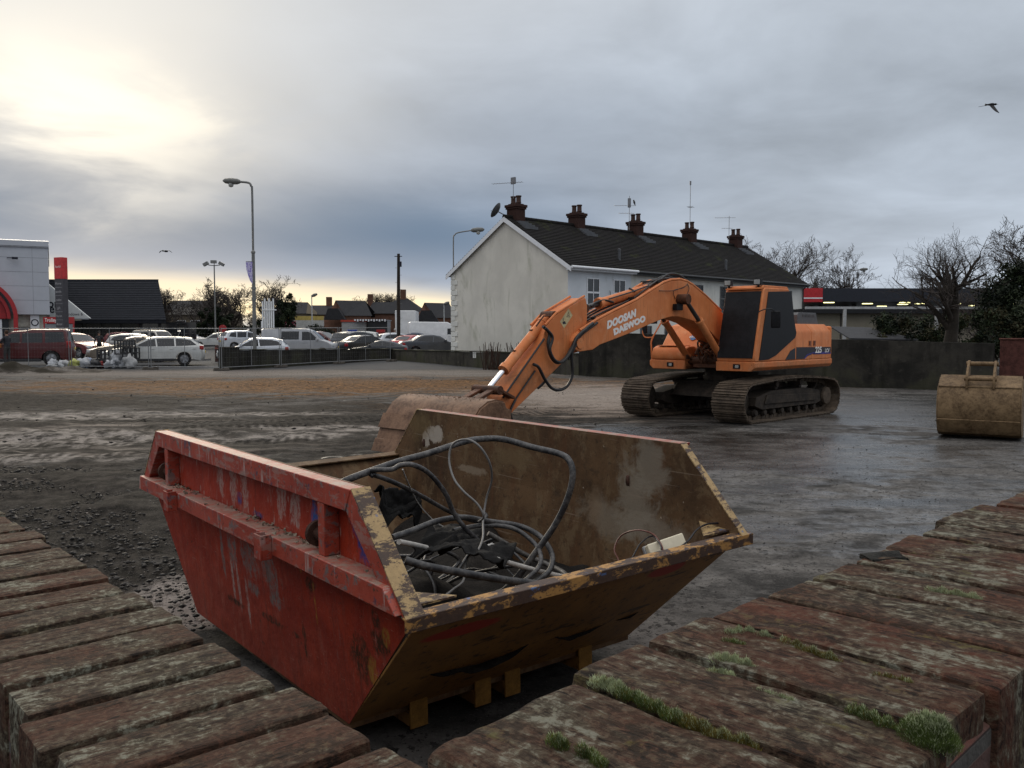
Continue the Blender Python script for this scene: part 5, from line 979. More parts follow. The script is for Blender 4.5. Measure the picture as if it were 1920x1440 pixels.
    b = MB(); b.tube(smooth_path([(3.2, -.03, 4.1), (3.35, -.05, 3.6), (3.8, -.06, 3.2)], 5), .012, 5); b.build('cable', M_hose, root)
    return root
build_terrace()

# ------------------------------------------------------------------ boundary walls of the yard
def rough_wall_mat(name, a, b, moss):
    m, t, p = newmat(name); v = t.coord(); x, y, z = t.xyz(v)[:3]; n = t.noise(v, .8, 6, .65, .3); n2 = t.noise(v, 5, 6, .7); dr = t.noise(t.map(v, (2.5, 2.5, .35)), 1., 6, .65); n3 = t.noise(v, 38, 3, .7)
    c = t.mix(t.sm(n, .32, .68), a, b); c = t.mix(t.m('MULTIPLY', t.sm(dr, .46, .68), .7), c, tuple(q * .35 for q in a)); c = t.mix(t.m('MULTIPLY', t.sm(n2, .56, .70), .4), c, tuple(q * 1.7 for q in b)); c = t.mix(t.m('MULTIPLY', t.sm(t.m('SUBTRACT', n, t.m('MULTIPLY', z, .15)), .40, .56), moss), c, (.038, .042, .014))
    p(color=c, rough=.92, normal=t.bump(t.m('ADD', n2, t.m('MULTIPLY', n3, .4)), .6, .03), spec=.2); return m
M_low = rough_wall_mat('mossy_rendered_wall', (.040, .036, .029), (.085, .077, .062), .5); M_high = rough_wall_mat('dark_rendered_wall', (.014, .013, .011), (.048, .043, .036), .30); M_stub = rough_wall_mat('dark_block_wall', (.020, .019, .017), (.045, .042, .036), .3)
def run_wall(name, label, p0, p1, z0, z1, th, mat, cope=0, parts=24):
    p0, p1 = Vector((*p0, 0)), Vector((*p1, 0)); d = p1 - p0; l = d.length; root = thing(name, label, 'wall', p0, math.atan2(d.y, d.x)); rg = random.Random(int(l * 100))
    V = []; F = []
    for i in range(parts + 1):
        s = i / parts; g = zg(p0.y + d.y * s) - .25; z = z0 + (z1 - z0) * s + rg.uniform(-.015, .015); V += [(l * s, -th / 2, g), (l * s, -th / 2, z), (l * s, th / 2, z), (l * s, th / 2, g)]
    for i in range(parts): k = i * 4; F += [(k, k + 4, k + 5, k + 1), (k + 1, k + 5, k + 6, k + 2), (k + 2, k + 6, k + 7, k + 3)]
    F += [(0, 1, 2, 3), (parts * 4, parts * 4 + 3, parts * 4 + 2, parts * 4 + 1)]
    b = MB(); b.add(V, F); b.build('wall_body', mat, root, smooth=0)
    if cope:
        V = []; F = []; e = .05
        for i in range(parts + 1): s = i / parts; z = z0 + (z1 - z0) * s + rg.uniform(-.012, .012); V += [(l * s, -th / 2 - e, z + .016), (l * s, -th / 2 - e, z + cope), (l * s, th / 2 + e, z + cope), (l * s, th / 2 + e, z + .016)]
        F = [f for i in range(parts) for k in (i * 4,) for f in ((k, k + 4, k + 5, k + 1), (k + 1, k + 5, k + 6, k + 2), (k + 2, k + 6, k + 7, k + 3), (k + 3, k + 7, k + 4, k))] + [(0, 1, 2, 3), (parts * 4, parts * 4 + 3, parts * 4 + 2, parts * 4 + 1)]
        b = MB(); b.add(V, F); b.build('coping', plain('mossy_coping', (.06, .058, .04), .9, var=.5, scale=3, bump=.4), root, smooth=0)
    return root
P0, P1, P3 = (-7.4, 54.4), (3.0, 38.4), (15.8, 28.85)
run_wall('low_wall', 'low dark block wall behind the mesh fence panels, between the yard and the parked cars', (-13.6, 43.6), P0, 1.06, .90, .24, M_stub, .05)
run_wall('low_wall', 'low mossy rendered wall with coping in front of the blank white gable', P0, P1, .84, .97, .24, M_low, .06)
run_wall('high_wall', 'tall dark stained wall along the yard behind the orange excavator', P1, P3, 1.93, 1.56, .30, M_high, 0, 40)
r = thing('pier', 'square dark block pier ending the low wall beside the fence', 'pier', (-13.95, 43.35, zg(43)), -.5); b = MB(); b.box2((-.42, -.3, -.1), (.42, .3, 1.05)); b.build('pier_body', M_stub, r, bevel=.02); b = MB(); b.box2((-.45, -.33, 1.052), (.45, .33, 1.10)); b.build('pier_cap', M_stub, r, bevel=.01)
r = thing('pier', 'red brown brick end block of the tall wall, behind the loose bucket', 'pier', (16.5, 28.6, 0), -.62)
b = MB(); b.box2((-.55, -.25, -.1), (2.6, .30, 1.68)); b.build('pier_body', plain('old_red_brick_block', (.075, .030, .024), .9, var=.5, scale=5, bump=.5), r, bevel=.02); b = MB(); b.box2((-.58, -.28, 1.682), (2.63, .33, 1.73)); b.build('pier_cap', plain('red_brick_cap', (.10, .042, .032), .9, var=.4, bump=.4), r, bevel=.015)
def wall_sign():
    p = at(890, 665, 0.1); d = Vector((P1[0] - P0[0], P1[1] - P0[1], 0)); l = d.length; d.normalize(); n = Vector((d.y, -d.x, 0)); n = n if n.y < 0 else -n
    # where the sight line meets the face of the low wall
    a = Vector((*P0, 0)) + n * .125; rr = ray(890, 665); o = Vector((0, 0, CAM_H)); s = (a - o).dot(n) / rr.dot(n); c = o + rr * s
    r = thing('wall_sign', 'small white notice screwed to the low mossy wall below the gable', 'sign', c, math.atan2(d.y, d.x)); b = MB(); b.box((0, -.012, 0), (.30, .02, .34)); b.build('plate', plain('white_sign', (.60, .60, .56), .6, var=.12), r)
    for k in range(4): text_obj('lettering', ('NO', 'PARKING', 'KEEP', 'CLEAR')[k], plain('sign_ink', (.03, .03, .03), .6), .075, r, wallM((0, -.0235, .11 - k * .075), (1, 0, 0)), .0006, xs=.75)
    b = MB(); b.box((-.36, -.012, .02), (.26, .015, .26)); b.build('metal_hatch', plain('dark_hatch', (.035, .034, .03), .7), r)
wall_sign()

# ------------------------------------------------------------------ mesh fence panels
def fence_panel(a, b, label, z1=2.0):
    a, b_ = Vector((*a, zg(a[1]))), Vector((*b, zg(b[1]))); d = b_ - a; l = math.hypot(d.x, d.y) - .06; root = thing('wire_fence', label, 'fence panel', a, math.atan2(d.y, d.x), 'wire mesh fence panels along the yard'); dz = d.z
    P = lambda x, z: (x, 0, z + dz * x / l)
    f = MB(); rr = .021; f.tube(smooth_path([P(.03, .05), P(.03, z1 - .12), P(.06, z1 - .02), P(.16, z1), P(l / 2, z1), P(l - .16, z1), P(l - .06, z1 - .02), P(l - .03, z1 - .12), P(l - .03, .05)], 3), rr, 8); f.tube([P(.03, .14), P(l - .03, .14)], rr * .9, 8); f.tube([P(l / 2, .14), P(l / 2, z1)], rr * .8, 6); f.build('frame', M_gal, root)
    m = MB(); n = int(l / .16)
    for k in range(1, n): x = l * k / n; m.tube([P(x, .14), P(x, z1)], .0013, 3, caps=False)
    for k in range(1, 8): z = .14 + (z1 - .14) * k / 8; m.tube([P(.03, z), P(l - .03, z)], .0013, 3, caps=False)
    m.build('wire_mesh', M_gal, root, smooth=0); return root
FP = [(-31.5, 43.8), (-26.0, 43.6), (-21.75, 43.4), (-17.75, 43.2), (-13.95, 42.2), (-11.9, 45.3), (-9.65, 49.1), (-7.15, 52.2)]
FL = ['mesh fence panel before the soil bank at the far left end', 'mesh fence panel in front of the red off-road car', 'mesh fence panel in front of the heap of bags', 'mesh fence panel in front of the silver estate car', 'mesh fence panel beside the block pier, in front of the white hatchback', 'mesh fence panel in front of the grey van', 'last mesh fence panel, in front of the dark coupe']
for i in range(7): fence_panel(FP[i], FP[i + 1], FL[i])
FB = ['at the far left', 'below the tail of the red off-road car', 'left of the silver estate car', 'below the front door of the silver estate', 'by the block pier', 'below the rear of the grey van', 'below the nose of the grey van', 'at the end of the fence run']
for i, (x, y) in enumerate(FP):
    b = MB(); b.prism([(-.38, 0), (.38, 0), (.34, .13), (.12, .14), (.12, .09), (-.12, .09), (-.12, .14), (-.34, .13)], -.12, .12); o = b.build('concrete_block', plain('dirty_concrete_foot', (.085, .075, .065), .85, var=.4, bump=.4), bevel=.015); o.location = (x, y, zg(y) - .01); o.rotation_euler = (0, 0, .3 if i < 5 else 1.0); tag(o, 'dirty concrete fence foot ' + FB[i], 'concrete block', 'concrete feet of the fence')

# ------------------------------------------------------------------ shops at the left
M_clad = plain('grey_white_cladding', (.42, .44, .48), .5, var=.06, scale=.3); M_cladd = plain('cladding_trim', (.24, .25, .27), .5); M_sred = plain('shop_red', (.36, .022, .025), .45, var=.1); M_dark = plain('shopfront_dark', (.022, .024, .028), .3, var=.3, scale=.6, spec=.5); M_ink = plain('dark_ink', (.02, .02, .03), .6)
def build_store():
    c = Vector((-37.7, 72, .4)); root = thing('store', 'tall grey clad superstore with a red arched entrance at the far left', 'shop', c, math.atan2(.463, .886))
    # local x runs to the right along the front; the front faces -y
    zt, zb = 9.05, 3.0
    b = MB(); b.box2((-26, 0, zb), (0, 24, zt - .55)); wall = b.build('wall', M_clad, root)
    b = MB(); b.prism([(-.12, zt - .56), (-.12, zt - .15), (.9, zt), (24.1, zt), (24.1, zt - .56)], -26.05, .06, 'x'); b.build('parapet', M_clad, root); b = MB(); b.box2((-26, -.10, zt - .66), (.05, -.002, zt - .562)); b.build('parapet_trim', M_cladd, root)  # parapet, with a thin grey trim strip directly below it
    b = MB()
    for z in (4.15, 5.28, 6.42, 7.56): b.box2((-26, -.006, z - .015), (0, -.001, z + .015))
    for x in (-1.15, -7, -13, -19): b.box2((x - .012, -.007, zb), (x + .012, -.0015, zt - .67))
    b.build('panel_joint', M_cladd, wall)
    b = MB(); b.box2((-26, .6, -.3), (-.3, 23.5, zb - .001)); b.build('ground_floor', plain('cream_shop_wall', (.50, .47, .40), .8), root)
    b = MB(); b.box2((-2.42, .5, .2), (-1.5, .597, 2.0)); b.build('notice_board', M_dark, root)
    text_obj('lettering', 'OPEN', M_white, .25, root, wallM((-1.96, .49, 1.7), (1, 0, 0)), .002)
    b = MB(); b.box2((-1.42, .25, 0), (-.78, .58, 2.95)); b.build('sign_pillar', M_upvc, root)
    b = MB(); b.lathe([(.20, 0), (.28, .0), (.28, .02), (.20, .02), (.20, 0)], (-1.1, .245, 2.35), (0, -1, 0), 20); b.xf(Matrix.Identity(4)); b.build('round_logo', M_ink, root, smooth=0)
    # arch
    ax, az, r0, r1 = -5.55, 2.64, 2.80, 3.30; b = MB(); n = 24
    for ra, rb, d in ((r1, r1 - .28, 1.25), (r0, r0 - .25, .9)):
        pts = [(ax + rb * math.cos(k * math.pi / n), az + rb * math.sin(k * math.pi / n)) for k in range(n + 1)] + [(ax + ra * math.cos(k * math.pi / n), az + ra * math.sin(k * math.pi / n)) for k in range(n, -1, -1)]
        for k in range(n): b.prism([pts[k], pts[k + 1], pts[2 * n - k], pts[2 * n + 1 - k]], -d, -.01)
    for s in (-1, 1): b.box2((ax + s * 3.14 - .15, -1.25, -.2), (ax + s * 3.14 + .15, -.7, az - .01))
    b.build('entrance_arch', M_sred, root)
    b = MB(); b.prism([(ax + 2.5 * math.cos(k * math.pi / n), az + 2.5 * math.sin(k * math.pi / n)) for k in range(n + 1)], -.4, -.012); b.build('arch_sign', M_sred, root); text_obj('lettering', 'n', M_white, 1.3, root, wallM((ax + 1.45, -.41, 3.95), (1, 0, 0)), .004, bold=.03)
    b = MB(); b.box2((ax - 2.6, .1, -.2), (ax + 2.6, .58, az - .05)); b.build('entrance', M_dark, root); b = MB(); b.box2((ax + 1.75, -.3, -.2), (ax + 2.15, .08, az - .06)); b.build('door_post', M_upvc, root)
    b = MB(); b.box((-2.35, -.5, 7.45), (.42, .4, .16)); b.cyl((-2.9, -.02, 7.5), (-2.4, -.4, 7.46), .03, 6); b.build('floodlight', M_ink, root)
build_store()
def trolley_bay():
    Y = 69.; w = X(140, Y) - X(83, Y); r = thing('trolley_shelter', 'low shelter with a red trolley bay fascia beside the grey superstore', 'shelter', (X(83, Y), Y, .4), .0); z0, z1 = Z(606.5, Y) - .4, Z(594.5, Y) - .4; b = MB(); b.box2((0, 0, z0), (w, .15, z1)); b.build('fascia', M_sred, r); text_obj('lettering', 'Trolley Bay', M_white, .40, r, wallM((.86, -.006, (z0 + z1) / 2), (1, 0, 0)), .002, bold=.006, xs=.8)
    b = MB(); b.box2((0, .16, z1 - .15), (w, 2.5, z1 - .08)); b.build('roof', M_cladd, r)
    for x in (.05, 1.1, w - .05):
        b = MB(); b.box2((x - .04, .02, -.1), (x + .04, .12, z0 - .002)); b.build('post', M_sred, r)
    b = MB(); b.box2((.1, .05, .1), (w - .1, .07, z0 - .05)); b.build('glass', plain('shelter_glass', (.16, .18, .2), .1, spec=.6), r)
trolley_bay()
def totem():
    Y = 58.; r = thing('totem_sign', 'tall narrow totem sign with red top and grey shop name panels', 'sign', (X(119, Y), Y, zg(Y)), -.42); w, d = .70, .42; zt = Z(484, Y) - zg(Y); zr = Z(524, Y) - zg(Y)
    b = MB(); b.box2((-w / 2, -d / 2, -.1), (w / 2, d / 2, zr)); b.build('lower_panel', plain('totem_grey', (.050, .048, .055), .5), r, bevel=.01); b = MB(); b.box2((-w / 2 - .01, -d / 2 - .01, zr + .004), (w / 2 + .01, d / 2 + .01, zt)); b.build('top_panel', plain('totem_red', (.50, .035, .035), .45), r, bevel=.01)
    text_obj('lettering', 'Fairhill', M_white, .19, r, wallM((0, -d / 2 - .014, zt - .62), (1, 0, 0)), .002)
    for k, s in enumerate(('Home', 'textile', 'outlet', 'gift', 'florist', 'dental')): z = zr - .30 - k * .53; text_obj('lettering', s, plain('totem_grey_letters', (.35, .34, .35), .5), .22, r, wallM((-.02, -d / 2 - .004, z), (1, 0, 0)), .002); q = MB(); q.box2((-w / 2 + .02, -d / 2 - .006, z - .27), (w / 2 - .02, -d / 2 - .001, z - .23)); q.build('divider', plain('totem_line', (.16, .155, .165), .5), r)
totem()
def black_shop():
    Y = 84.; root = thing('shop', 'long low shop under a big black pitched roof with white gable sign', 'shop', (0, 0, 0)); g = .5
    rl, rr, el, er = X(40, 87), X(300, 87), X(20, 80), X(313, 80); zt, ze = Z(526, 87), Z(600, 80); b = MB(); n = 22; nb = []
    for k in range(n):
        a, c = k / n, (k + 1) / n; f = lambda s: ((rl + (el - rl) * s, 87 - 7 * s, zt + (ze - zt) * s), (rr + (er - rr) * s, 87 - 7 * s, zt + (ze - zt) * s)); A, B_ = f(a); C_, D_ = f(c); b.add([A, B_, (D_[0], D_[1], D_[2] + .05), (C_[0], C_[1], C_[2] + .05), D_, C_], [(0, 1, 2, 3), (3, 2, 4, 5)])
    b.add([(rl, 87, zt), (rr, 87, zt), (X(303, 94), 94, ze), (el, 94, ze)], [(0, 1, 2, 3)]); b.add([(er, 80, ze), (X(303, 94), 94, ze), (rr, 87, zt)], [(0, 1, 2)]); b.prism([(el, 80.02), (er, 80.02), (X(303, 94), 93.9), (el, 93.9)], ze - .3, ze - .01, 'z'); b.build('roof', tile_mat('black_slates', (.010, .011, .014), (.024, .026, .032), .05), root, smooth=0)
    b = MB(); b.box2((rl, 86.9, zt - .02), (rr, 87.1, zt + .08)); b.build('ridge', M_ink, root)
    b = MB(); b.prism([(el + .5, 81.4), (er - .8, 81.4), (X(300, 93.5) - .9, 93.5), (el + .5, 93.5)], g - .4, ze - .305, 'z'); b.build('wall', M_dark, root)
    for k in range(9): x = el + 1 + k * 1.75; b = MB(); b.box2((x, 81.33, g - .2), (x + 1.45, 81.39, 2.9)); b.build('shop_window', M_pane, root)
    # gable sign
    xa, xb = X(-32, 79), X(172, 79); za, zb_ = Z(512, 79), Z(597, 79); b = MB(); b.prism([(xa, zb_), (xb, zb_), ((xa + xb) / 2, za)], 78.9, 79.1); gs = b.build('gable_sign', plain('white_board', (.62, .63, .62), .6, var=.06), root, smooth=0)
    text_obj('lettering', 'tor', M_ink, 1.05, gs, wallM((X(100, 79), 78.89, Z(570, 79)), (1, 0, 0)), .002, bold=.02); text_obj('lettering', 'ner', M_ink, 1.05, gs, wallM((X(100, 79), 78.89, Z(580, 79)), (1, 0, 0)), .002, bold=.02); text_obj('lettering', 'Windows 6', M_ink, .38, gs, wallM((X(140, 79), 78.89, Z(589.5, 79)), (1, 0, 0)), .002)
black_shop()

# ------------------------------------------------------------------ houses beyond the car park
M_far_tile = tile_mat('distant_slate', (.022, .022, .024), (.042, .042, .045), .1); M_far_brick = plain('distant_brick', (.12, .062, .042), .9, var=.3, scale=2); M_far_beige = plain('distant_beige', (.17, .14, .10), .9, var=.15)
def far_house(label, Y, xl, xr, xrl, xrr, ridge, eave, wall=None, gable=True, depth=9, chim=None, win=1, hip=False):
    wall = wall or M_far_brick; x0, x1, a, c = X(xl, Y), X(xr, Y), X(xrl, Y), X(xrr, Y); zr, ze = Z(ridge, Y), Z(eave, Y); root = thing('house', label, 'house', ((x0 + x1) / 2, Y, .75)); ox, oz = -(x0 + x1) / 2, -.75
    V = lambda x, y, z: (x + ox, y, z + oz)
    b = MB(); b.box2((x0 + ox + .25, .3, -.6), (x1 + ox - .25, depth - .3, ze + oz - .02)); w = b.build('wall', wall, root)
    b = MB(); ym = depth / 2; b.add([V(x0, 0, ze), V(x1, 0, ze), V(c, ym, zr), V(a, ym, zr), V(x0, depth, ze), V(x1, depth, ze)], [(0, 1, 2, 3), (5, 4, 3, 2), (0, 3, 4), (1, 5, 2), (0, 4, 5, 1)] if hip else [(0, 1, 2, 3), (5, 4, 3, 2), (0, 4, 5, 1)]); rf = b.build('roof', M_far_tile, root, smooth=0)
    if not hip:
        q = MB(); q.add([V(x0, 0.05, ze), V(x0, depth - .05, ze), V(a, ym, zr - .1)], [(0, 1, 2)]); q.add([V(x1, 0.05, ze), V(x1, depth - .05, ze), V(c, ym, zr - .1)], [(0, 1, 2)]); q.build('gable', wall, root, smooth=0)
    if chim: q = MB(); cx = X(chim, Y); q.box2((cx + ox - .4, ym - .4, zr + oz - .6), (cx + ox + .4, ym + .4, zr + oz + 1.3)); q.build('chimney', M_far_brick, rf)
    for k in range(win):
        xx = x0 + (x1 - x0) * (k + 1) / (win + 1); window_into(root, (xx + ox - .6, .296, ze + oz - 1.9), (1, 0, 0), 1.2, 1.2, M_upvc, (0, -1, 0), False, False)
    return root
far_house('brick house with a dark roof beside the leftmost bare trees', 128, 506, 575, 512, 565, 565, 588, M_far_beige)
far_house('far low house between the white poles and the thin lamp post', 135, 574, 628, 574, 622, 571, 590, chim=607)
def gabled(label, Y, gl, gm, gr, rr, er, ridge, eave, chim=None):
    """house turned so its brick gable end faces left of the viewer"""
    root = thing('house', label, 'house', (X(gm, Y), Y, .75)); cx = X(gm, Y); zr, ze = Z(ridge, Y) - .75, Z(eave, Y) - .75; a, c, d, e = X(gl, Y) - cx, X(gr, Y) - cx, X(rr, Y) - cx, X(er, Y) - cx
    b = MB(); b.add([(a, 1, -.7), (c, 0, -.7), (c, 0, ze), (0, 2.5, zr), (a, 1, ze - .9)], [(0, 1, 2, 3, 4)]); b.add([(c, 0, -.7), (e, 1.5, -.7), (e, 1.5, ze), (c, 0, ze)], [(0, 1, 2, 3)]); b.build('wall', M_far_brick, root, smooth=0)
    b = MB(); b.add([(c + .1, -.15, ze), (e + .2, 1.35, ze), (d, 5, zr + .1), (-.15, 2.4, zr + .1), (a - .2, 5, ze - .9), (c - 1, 9, ze)], [(0, 1, 2, 3)]); b.add([(-.15, 2.4, zr + .1), (d, 5, zr + .1), (e, 9, ze), (a - .3, 7, ze - .9)], [(0, 1, 2, 3)]); rf = b.build('roof', M_far_tile, root, smooth=0)
    b = MB(); b.prism([(a + 1.0, ze - .6), (a + 4.0, ze - .6), (a + 3.0, ze + 1.0), (a + 1.6, ze + 1.0)], -1.2, .5); b.build('porch', M_far_tile, root, smooth=0)
    if chim: q = MB(); cc = X(chim, Y) - cx; q.box2((cc - .45, 3.6, zr - .8), (cc + .45, 4.5, zr + 1.2)); q.build('chimney', M_far_brick, rf)
    window_into(root, ((c + e) / 2 - .6, -.02, ze - 1.7), (1, .04, 0), 1.2, 1.1, M_upvc, (0, -1, 0), False, False)
gabled('brick gabled house with a small dark porch roof, beyond the red barriers', 125, 598, 626, 646, 675, 693, 563.5, 592)
far_house('brown brick house with a chimney left of the hipped roof', 140, 684, 742, 692, 732, 565, 592, chim=687)
far_house('wide hipped roof house straight behind the wooden pole', 132, 700, 800, 742, 758, 557, 588, hip=True, chim=750)
gabled('brick gabled house close to the corner of the white terrace', 122, 770, 795, 816, 838, 850, 568, 596)
far_house('pale yellow low building behind the bare trees by the black shop', 108, 312, 420, 318, 412, 574, 590, M_far_beige, win=3)
far_house('dark roofed house behind the bare trees left of the tall lamp', 140, 300, 395, 306, 385, 562, 582, win=2)
# ------------------------------------------------------------------ filling station and yards at the right
def station():
    Y = 76.; root = thing('filling_station_canopy', 'long dark filling station canopy with red end panel and lit lamps underneath', 'canopy', (0, 0, 0)); x0, xm, x1 = X(1506, Y), X(1540, Y), X(2300, Y); zt, zb = Z(541, Y), Z(566, Y)
    b = MB(); b.box2((xm, Y, zb), (x1, Y + .3, zt)); b.box2((xm, Y + .31, zb + .06), (x1, Y + 26, zb + .3)); b.build('fascia', plain('canopy_navy', (.016, .018, .026), .4), root)
    b = MB(); b.box2((x0 - 4, Y - .03, zb - .02), (xm - .003, Y + 12, zt + .02)); b.build('end_panel', plain('canopy_red', (.42, .02, .025), .4), root); b = MB(); b.box2((x0 - 4, Y - .05, zb + .25), (xm - .003, Y - .032, zb + .36)); b.build('white_line', M_upvc, root)
    for k in range(7): x = X(1600 + k * 105, Y + 10); q = MB(); q.box2((x - .18, Y + 10, .3), (x + .18, Y + 10.4, zb + .05)); q.build('column', M_dark, root)
    lm = plain('lit_lamp', (1, .92, .42), .5, emit=3.2, var=.02)
    for px, dy in ((1552, 3), (1624, 6), (1651, 14), (1690, 8), (1694, 3), (1723, 6), (1783, 16), (1789, 6), (1817, 12), (1885, 10), (1905, 6)):
        q = MB(); yy = Y + dy; x = X(px, yy); q.box2((x - .42, yy - .2, zb + .0), (x + .42, yy + .2, zb + .055)); q.build('lamp', lm, root)
    b = MB(); b.box2((X(1500, 106), 104, .4), (X(2300, 106), 110, 4.6)); sh = tag(b.build('kiosk', plain('kiosk_grey', (.07, .075, .085), .5, var=.4, scale=.25), smooth=0), 'dim grey forecourt shop building behind the canopy columns', 'shop')
    for k in range(9): x = X(1510, 104) + 1 + k * 3.4; q = MB(); q.box2((x, 103.95, 1.2), (x + 2.4, 103.99, 3.4)); q.build('window', plain('pale_lit_window', (.35, .38, .42), .3, emit=.35), sh)
    # low beige building in front of it
    Y2 = 56.; root = thing('outbuilding', 'long low beige outbuilding with a dark flat eave under the canopy', 'building', (0, 0, 0)); a, c = X(1500, Y2), X(2200, Y2); zt = Z(588, Y2); b = MB(); b.box2((a, Y2, -.2), (c, Y2 + 7, zt)); b.build('wall', render_wall('beige_block', (.22, .195, .15), (.13, .115, .09), .2), root)
    b = MB(); b.box2((a, Y2 - .5, zt + .003), (c, Y2 + 7.4, zt + .30)); b.build('eave', plain('dark_eave', (.018, .018, .02), .6), root)
    for k in range(9): x = a + 2.5 + k * 2.9; q = MB(); q.box2((x, Y2 - .03, .2), (x + .09, Y2 - .002, zt)); q.build('joint_strip', plain('dark_strip', (.05, .045, .04), .7), root)
    Y3 = 44.; root = thing('steel_rail', 'white steel goods rail on posts crossing before the beige outbuilding', 'rail', (0, 0, 0)); zr = Z(577, Y3); b = MB(); b.box2((X(1508, Y3), Y3 - .05, zr - .07), (X(1930, Y3), Y3 + .05, zr + .05)); b.build('beam', plain('dull_white_steel', (.36, .36, .36), .5), root)
    for px in (1582, 1754, 1905): q = MB(); x = X(px, Y3); q.box2((x - .07, Y3 - .06, -.2), (x + .07, Y3 + .06, zr - .075)); q.build('post', plain('dull_white_steel', (.36, .36, .36), .5), root)
    Y4 = 39.; root = thing('shed', 'small garden shed with a low dark felt roof behind the tall wall', 'shed', (X(1615, Y4), Y4, 0)); b = MB(); b.box2((-1.4, -1, -.1), (1.7, 1.2, 1.62)); b.build('wall', plain('shed_boards', (.05, .04, .033), .8, var=.4), root); b = MB(); z0, z1 = Z(636, Y4), Z(616, Y4); b.add([(-1.0, -1.2, z0), (1.95, -1.2, z0 - .05), (.9, 1.4, z1), (-.9, 1.4, z1 + .05), (-1.0, -1.2, z0 + .06), (1.95, -1.2, z0 + .01), (.9, 1.4, z1 + .06), (-.9, 1.4, z1 + .11)], [(0, 1, 2, 3), (4, 5, 6, 7), (0, 1, 5, 4), (1, 2, 6, 5), (2, 3, 7, 6), (3, 0, 4, 7)]); b.build('roof', plain('felt_grey', (.045, .045, .048), .8), root, smooth=0)
station()

# ------------------------------------------------------------------ poles and lamps
def lamp_post(label, px, Y, ztop, r, arm=None, head='hood', mat=None, flood=None, group=None):
    mat = mat or M_dgal; g = zg(Y); root = thing('street_lamp', label, 'street lamp', (X(px, Y), Y, g), 0, group); h = ztop - g; b = MB()
    if arm:
        ax, az = arm; pts = [(0, 0, h * .62), (0, 0, h - .55), (ax * .06, 0, h - .22), (ax * .25, 0, h - .04), (ax, 0, h + az)]; b.tube(smooth_path(pts, 5), r * .55, 10)
        b.cyl((0, 0, -.1), (0, 0, h * .62), r, 12, r * .8); b.lathe([(r * .8, 0), (r * 1.1, .02), (r * 1.1, .1), (r * .6, .16)], (0, 0, h * .62 - .05), (0, 0, 1), 12)
        for z in (h * .42, h * .36): b.lathe([(r * 1.15, 0), (r * 1.15, .12)], (0, 0, z), (0, 0, 1), 10)
    else: b.cyl((0, 0, -.1), (0, 0, h), r, 10, r * .6)
    b.build('pole', mat, root)
    if flood:
        for k, a in enumerate((-1, 0, 1)):
            q = MB(); q.tube([(0, 0, h), (a * .55, 0, h + .05)] if a else [(0, 0, h - .05), (0, 0, h + .25)], .04, 6); q.box((a * .75, -.15, h + .15 + (.2 if a == 0 else 0)), (.5, .35, .28), Matrix.Rotation(a * .5, 3, 'Y')); q.build('floodlight', M_dgal, root)
    elif arm:
        s = 1 if arm[0] > 0 else -1; q = MB(); c = Vector((arm[0], 0, h + arm[1])); q.lathe([(.0, -.1), (.09, -.1), (.15, .05), (.17, .35), (.13, .68), (.04, .80), (0, .80)], c, (s, 0, .06 + arm[1] * .1), 14); hd = q.build('lamp_head', plain('lamp_head_grey', (.13, .13, .12), .5), root); q = MB(); q.lathe([(0, -.05), (.12, .0), (.14, .1), (.11, .2), (0, .24)], c + Vector((s * .38, 0, -.06)), (0, 0, -1), 12); q.build('lens', M_glass, hd)
    else: q = MB(); q.lathe([(0, 0), (.12, .02), (.2, .35), (.12, .7), (0, .75)], (-.05, 0, h), (.9, 0, .35), 10); q.build('lamp_head', plain('lamp_head_grey', (.13, .13, .12), .5), root)
    return root
Lp = lamp_post('tall grey street lamp with a swan neck behind the low wall', 478, 46.5, Z(345, 46.5), .105, (-.72, .02))
lamp_post('mast with three floodlights over the car park by the black shop', 405, 85, Z(499, 85), .09, flood=True)
lamp_post('thin pale lamp post before the far brick houses', 586, 100, Z(556, 100), .09, mat=plain('pale_pole', (.42, .43, .43), .5))
lamp_post('street lamp whose arm shows above the roof edge of the white terrace', 851, 60, Z(437, 60), .075, (1.3, .12))
lamp_post('street lamp with its arm among the bare trees past the terrace', 1590, 98, Z(508, 98), .08, (1.2, .1))
lamp_post('small lamp post close by the corner of the white terrace', 833, 105, Z(571, 105), .07, mat=plain('pale_pole', (.42, .43, .43), .5))
def telegraph():
    Y = 68.; g = zg(Y); r = thing('telegraph_pole', 'dark wooden pole with small step irons standing among the parked cars', 'pole', (X(748, Y), Y, g)); h = Z(477, Y) - g; b = MB(); b.tube([(-.02, 0, -.2), (.0, 0, h * .5), (.03, 0, h)], [.15, .135, .11], 10); b.build('pole', plain('tarred_wood', (.028, .022, .018), .8, var=.4), r); b = MB()
    for k in range(8): z = h * .35 + k * .55; b.cyl((-.26 if k % 2 else 0, 0, z), (0 if k % 2 else .26, 0, z), .012, 5)
    b.build('step_iron', M_dgal, r); b = MB(); b.box((.16, -.05, h - .8), (.2, .2, .4)); b.cyl((-.28, 0, h - .2), (.3, 0, h - .2), .03, 6); b.build('junction_box', M_ink, r)
telegraph()
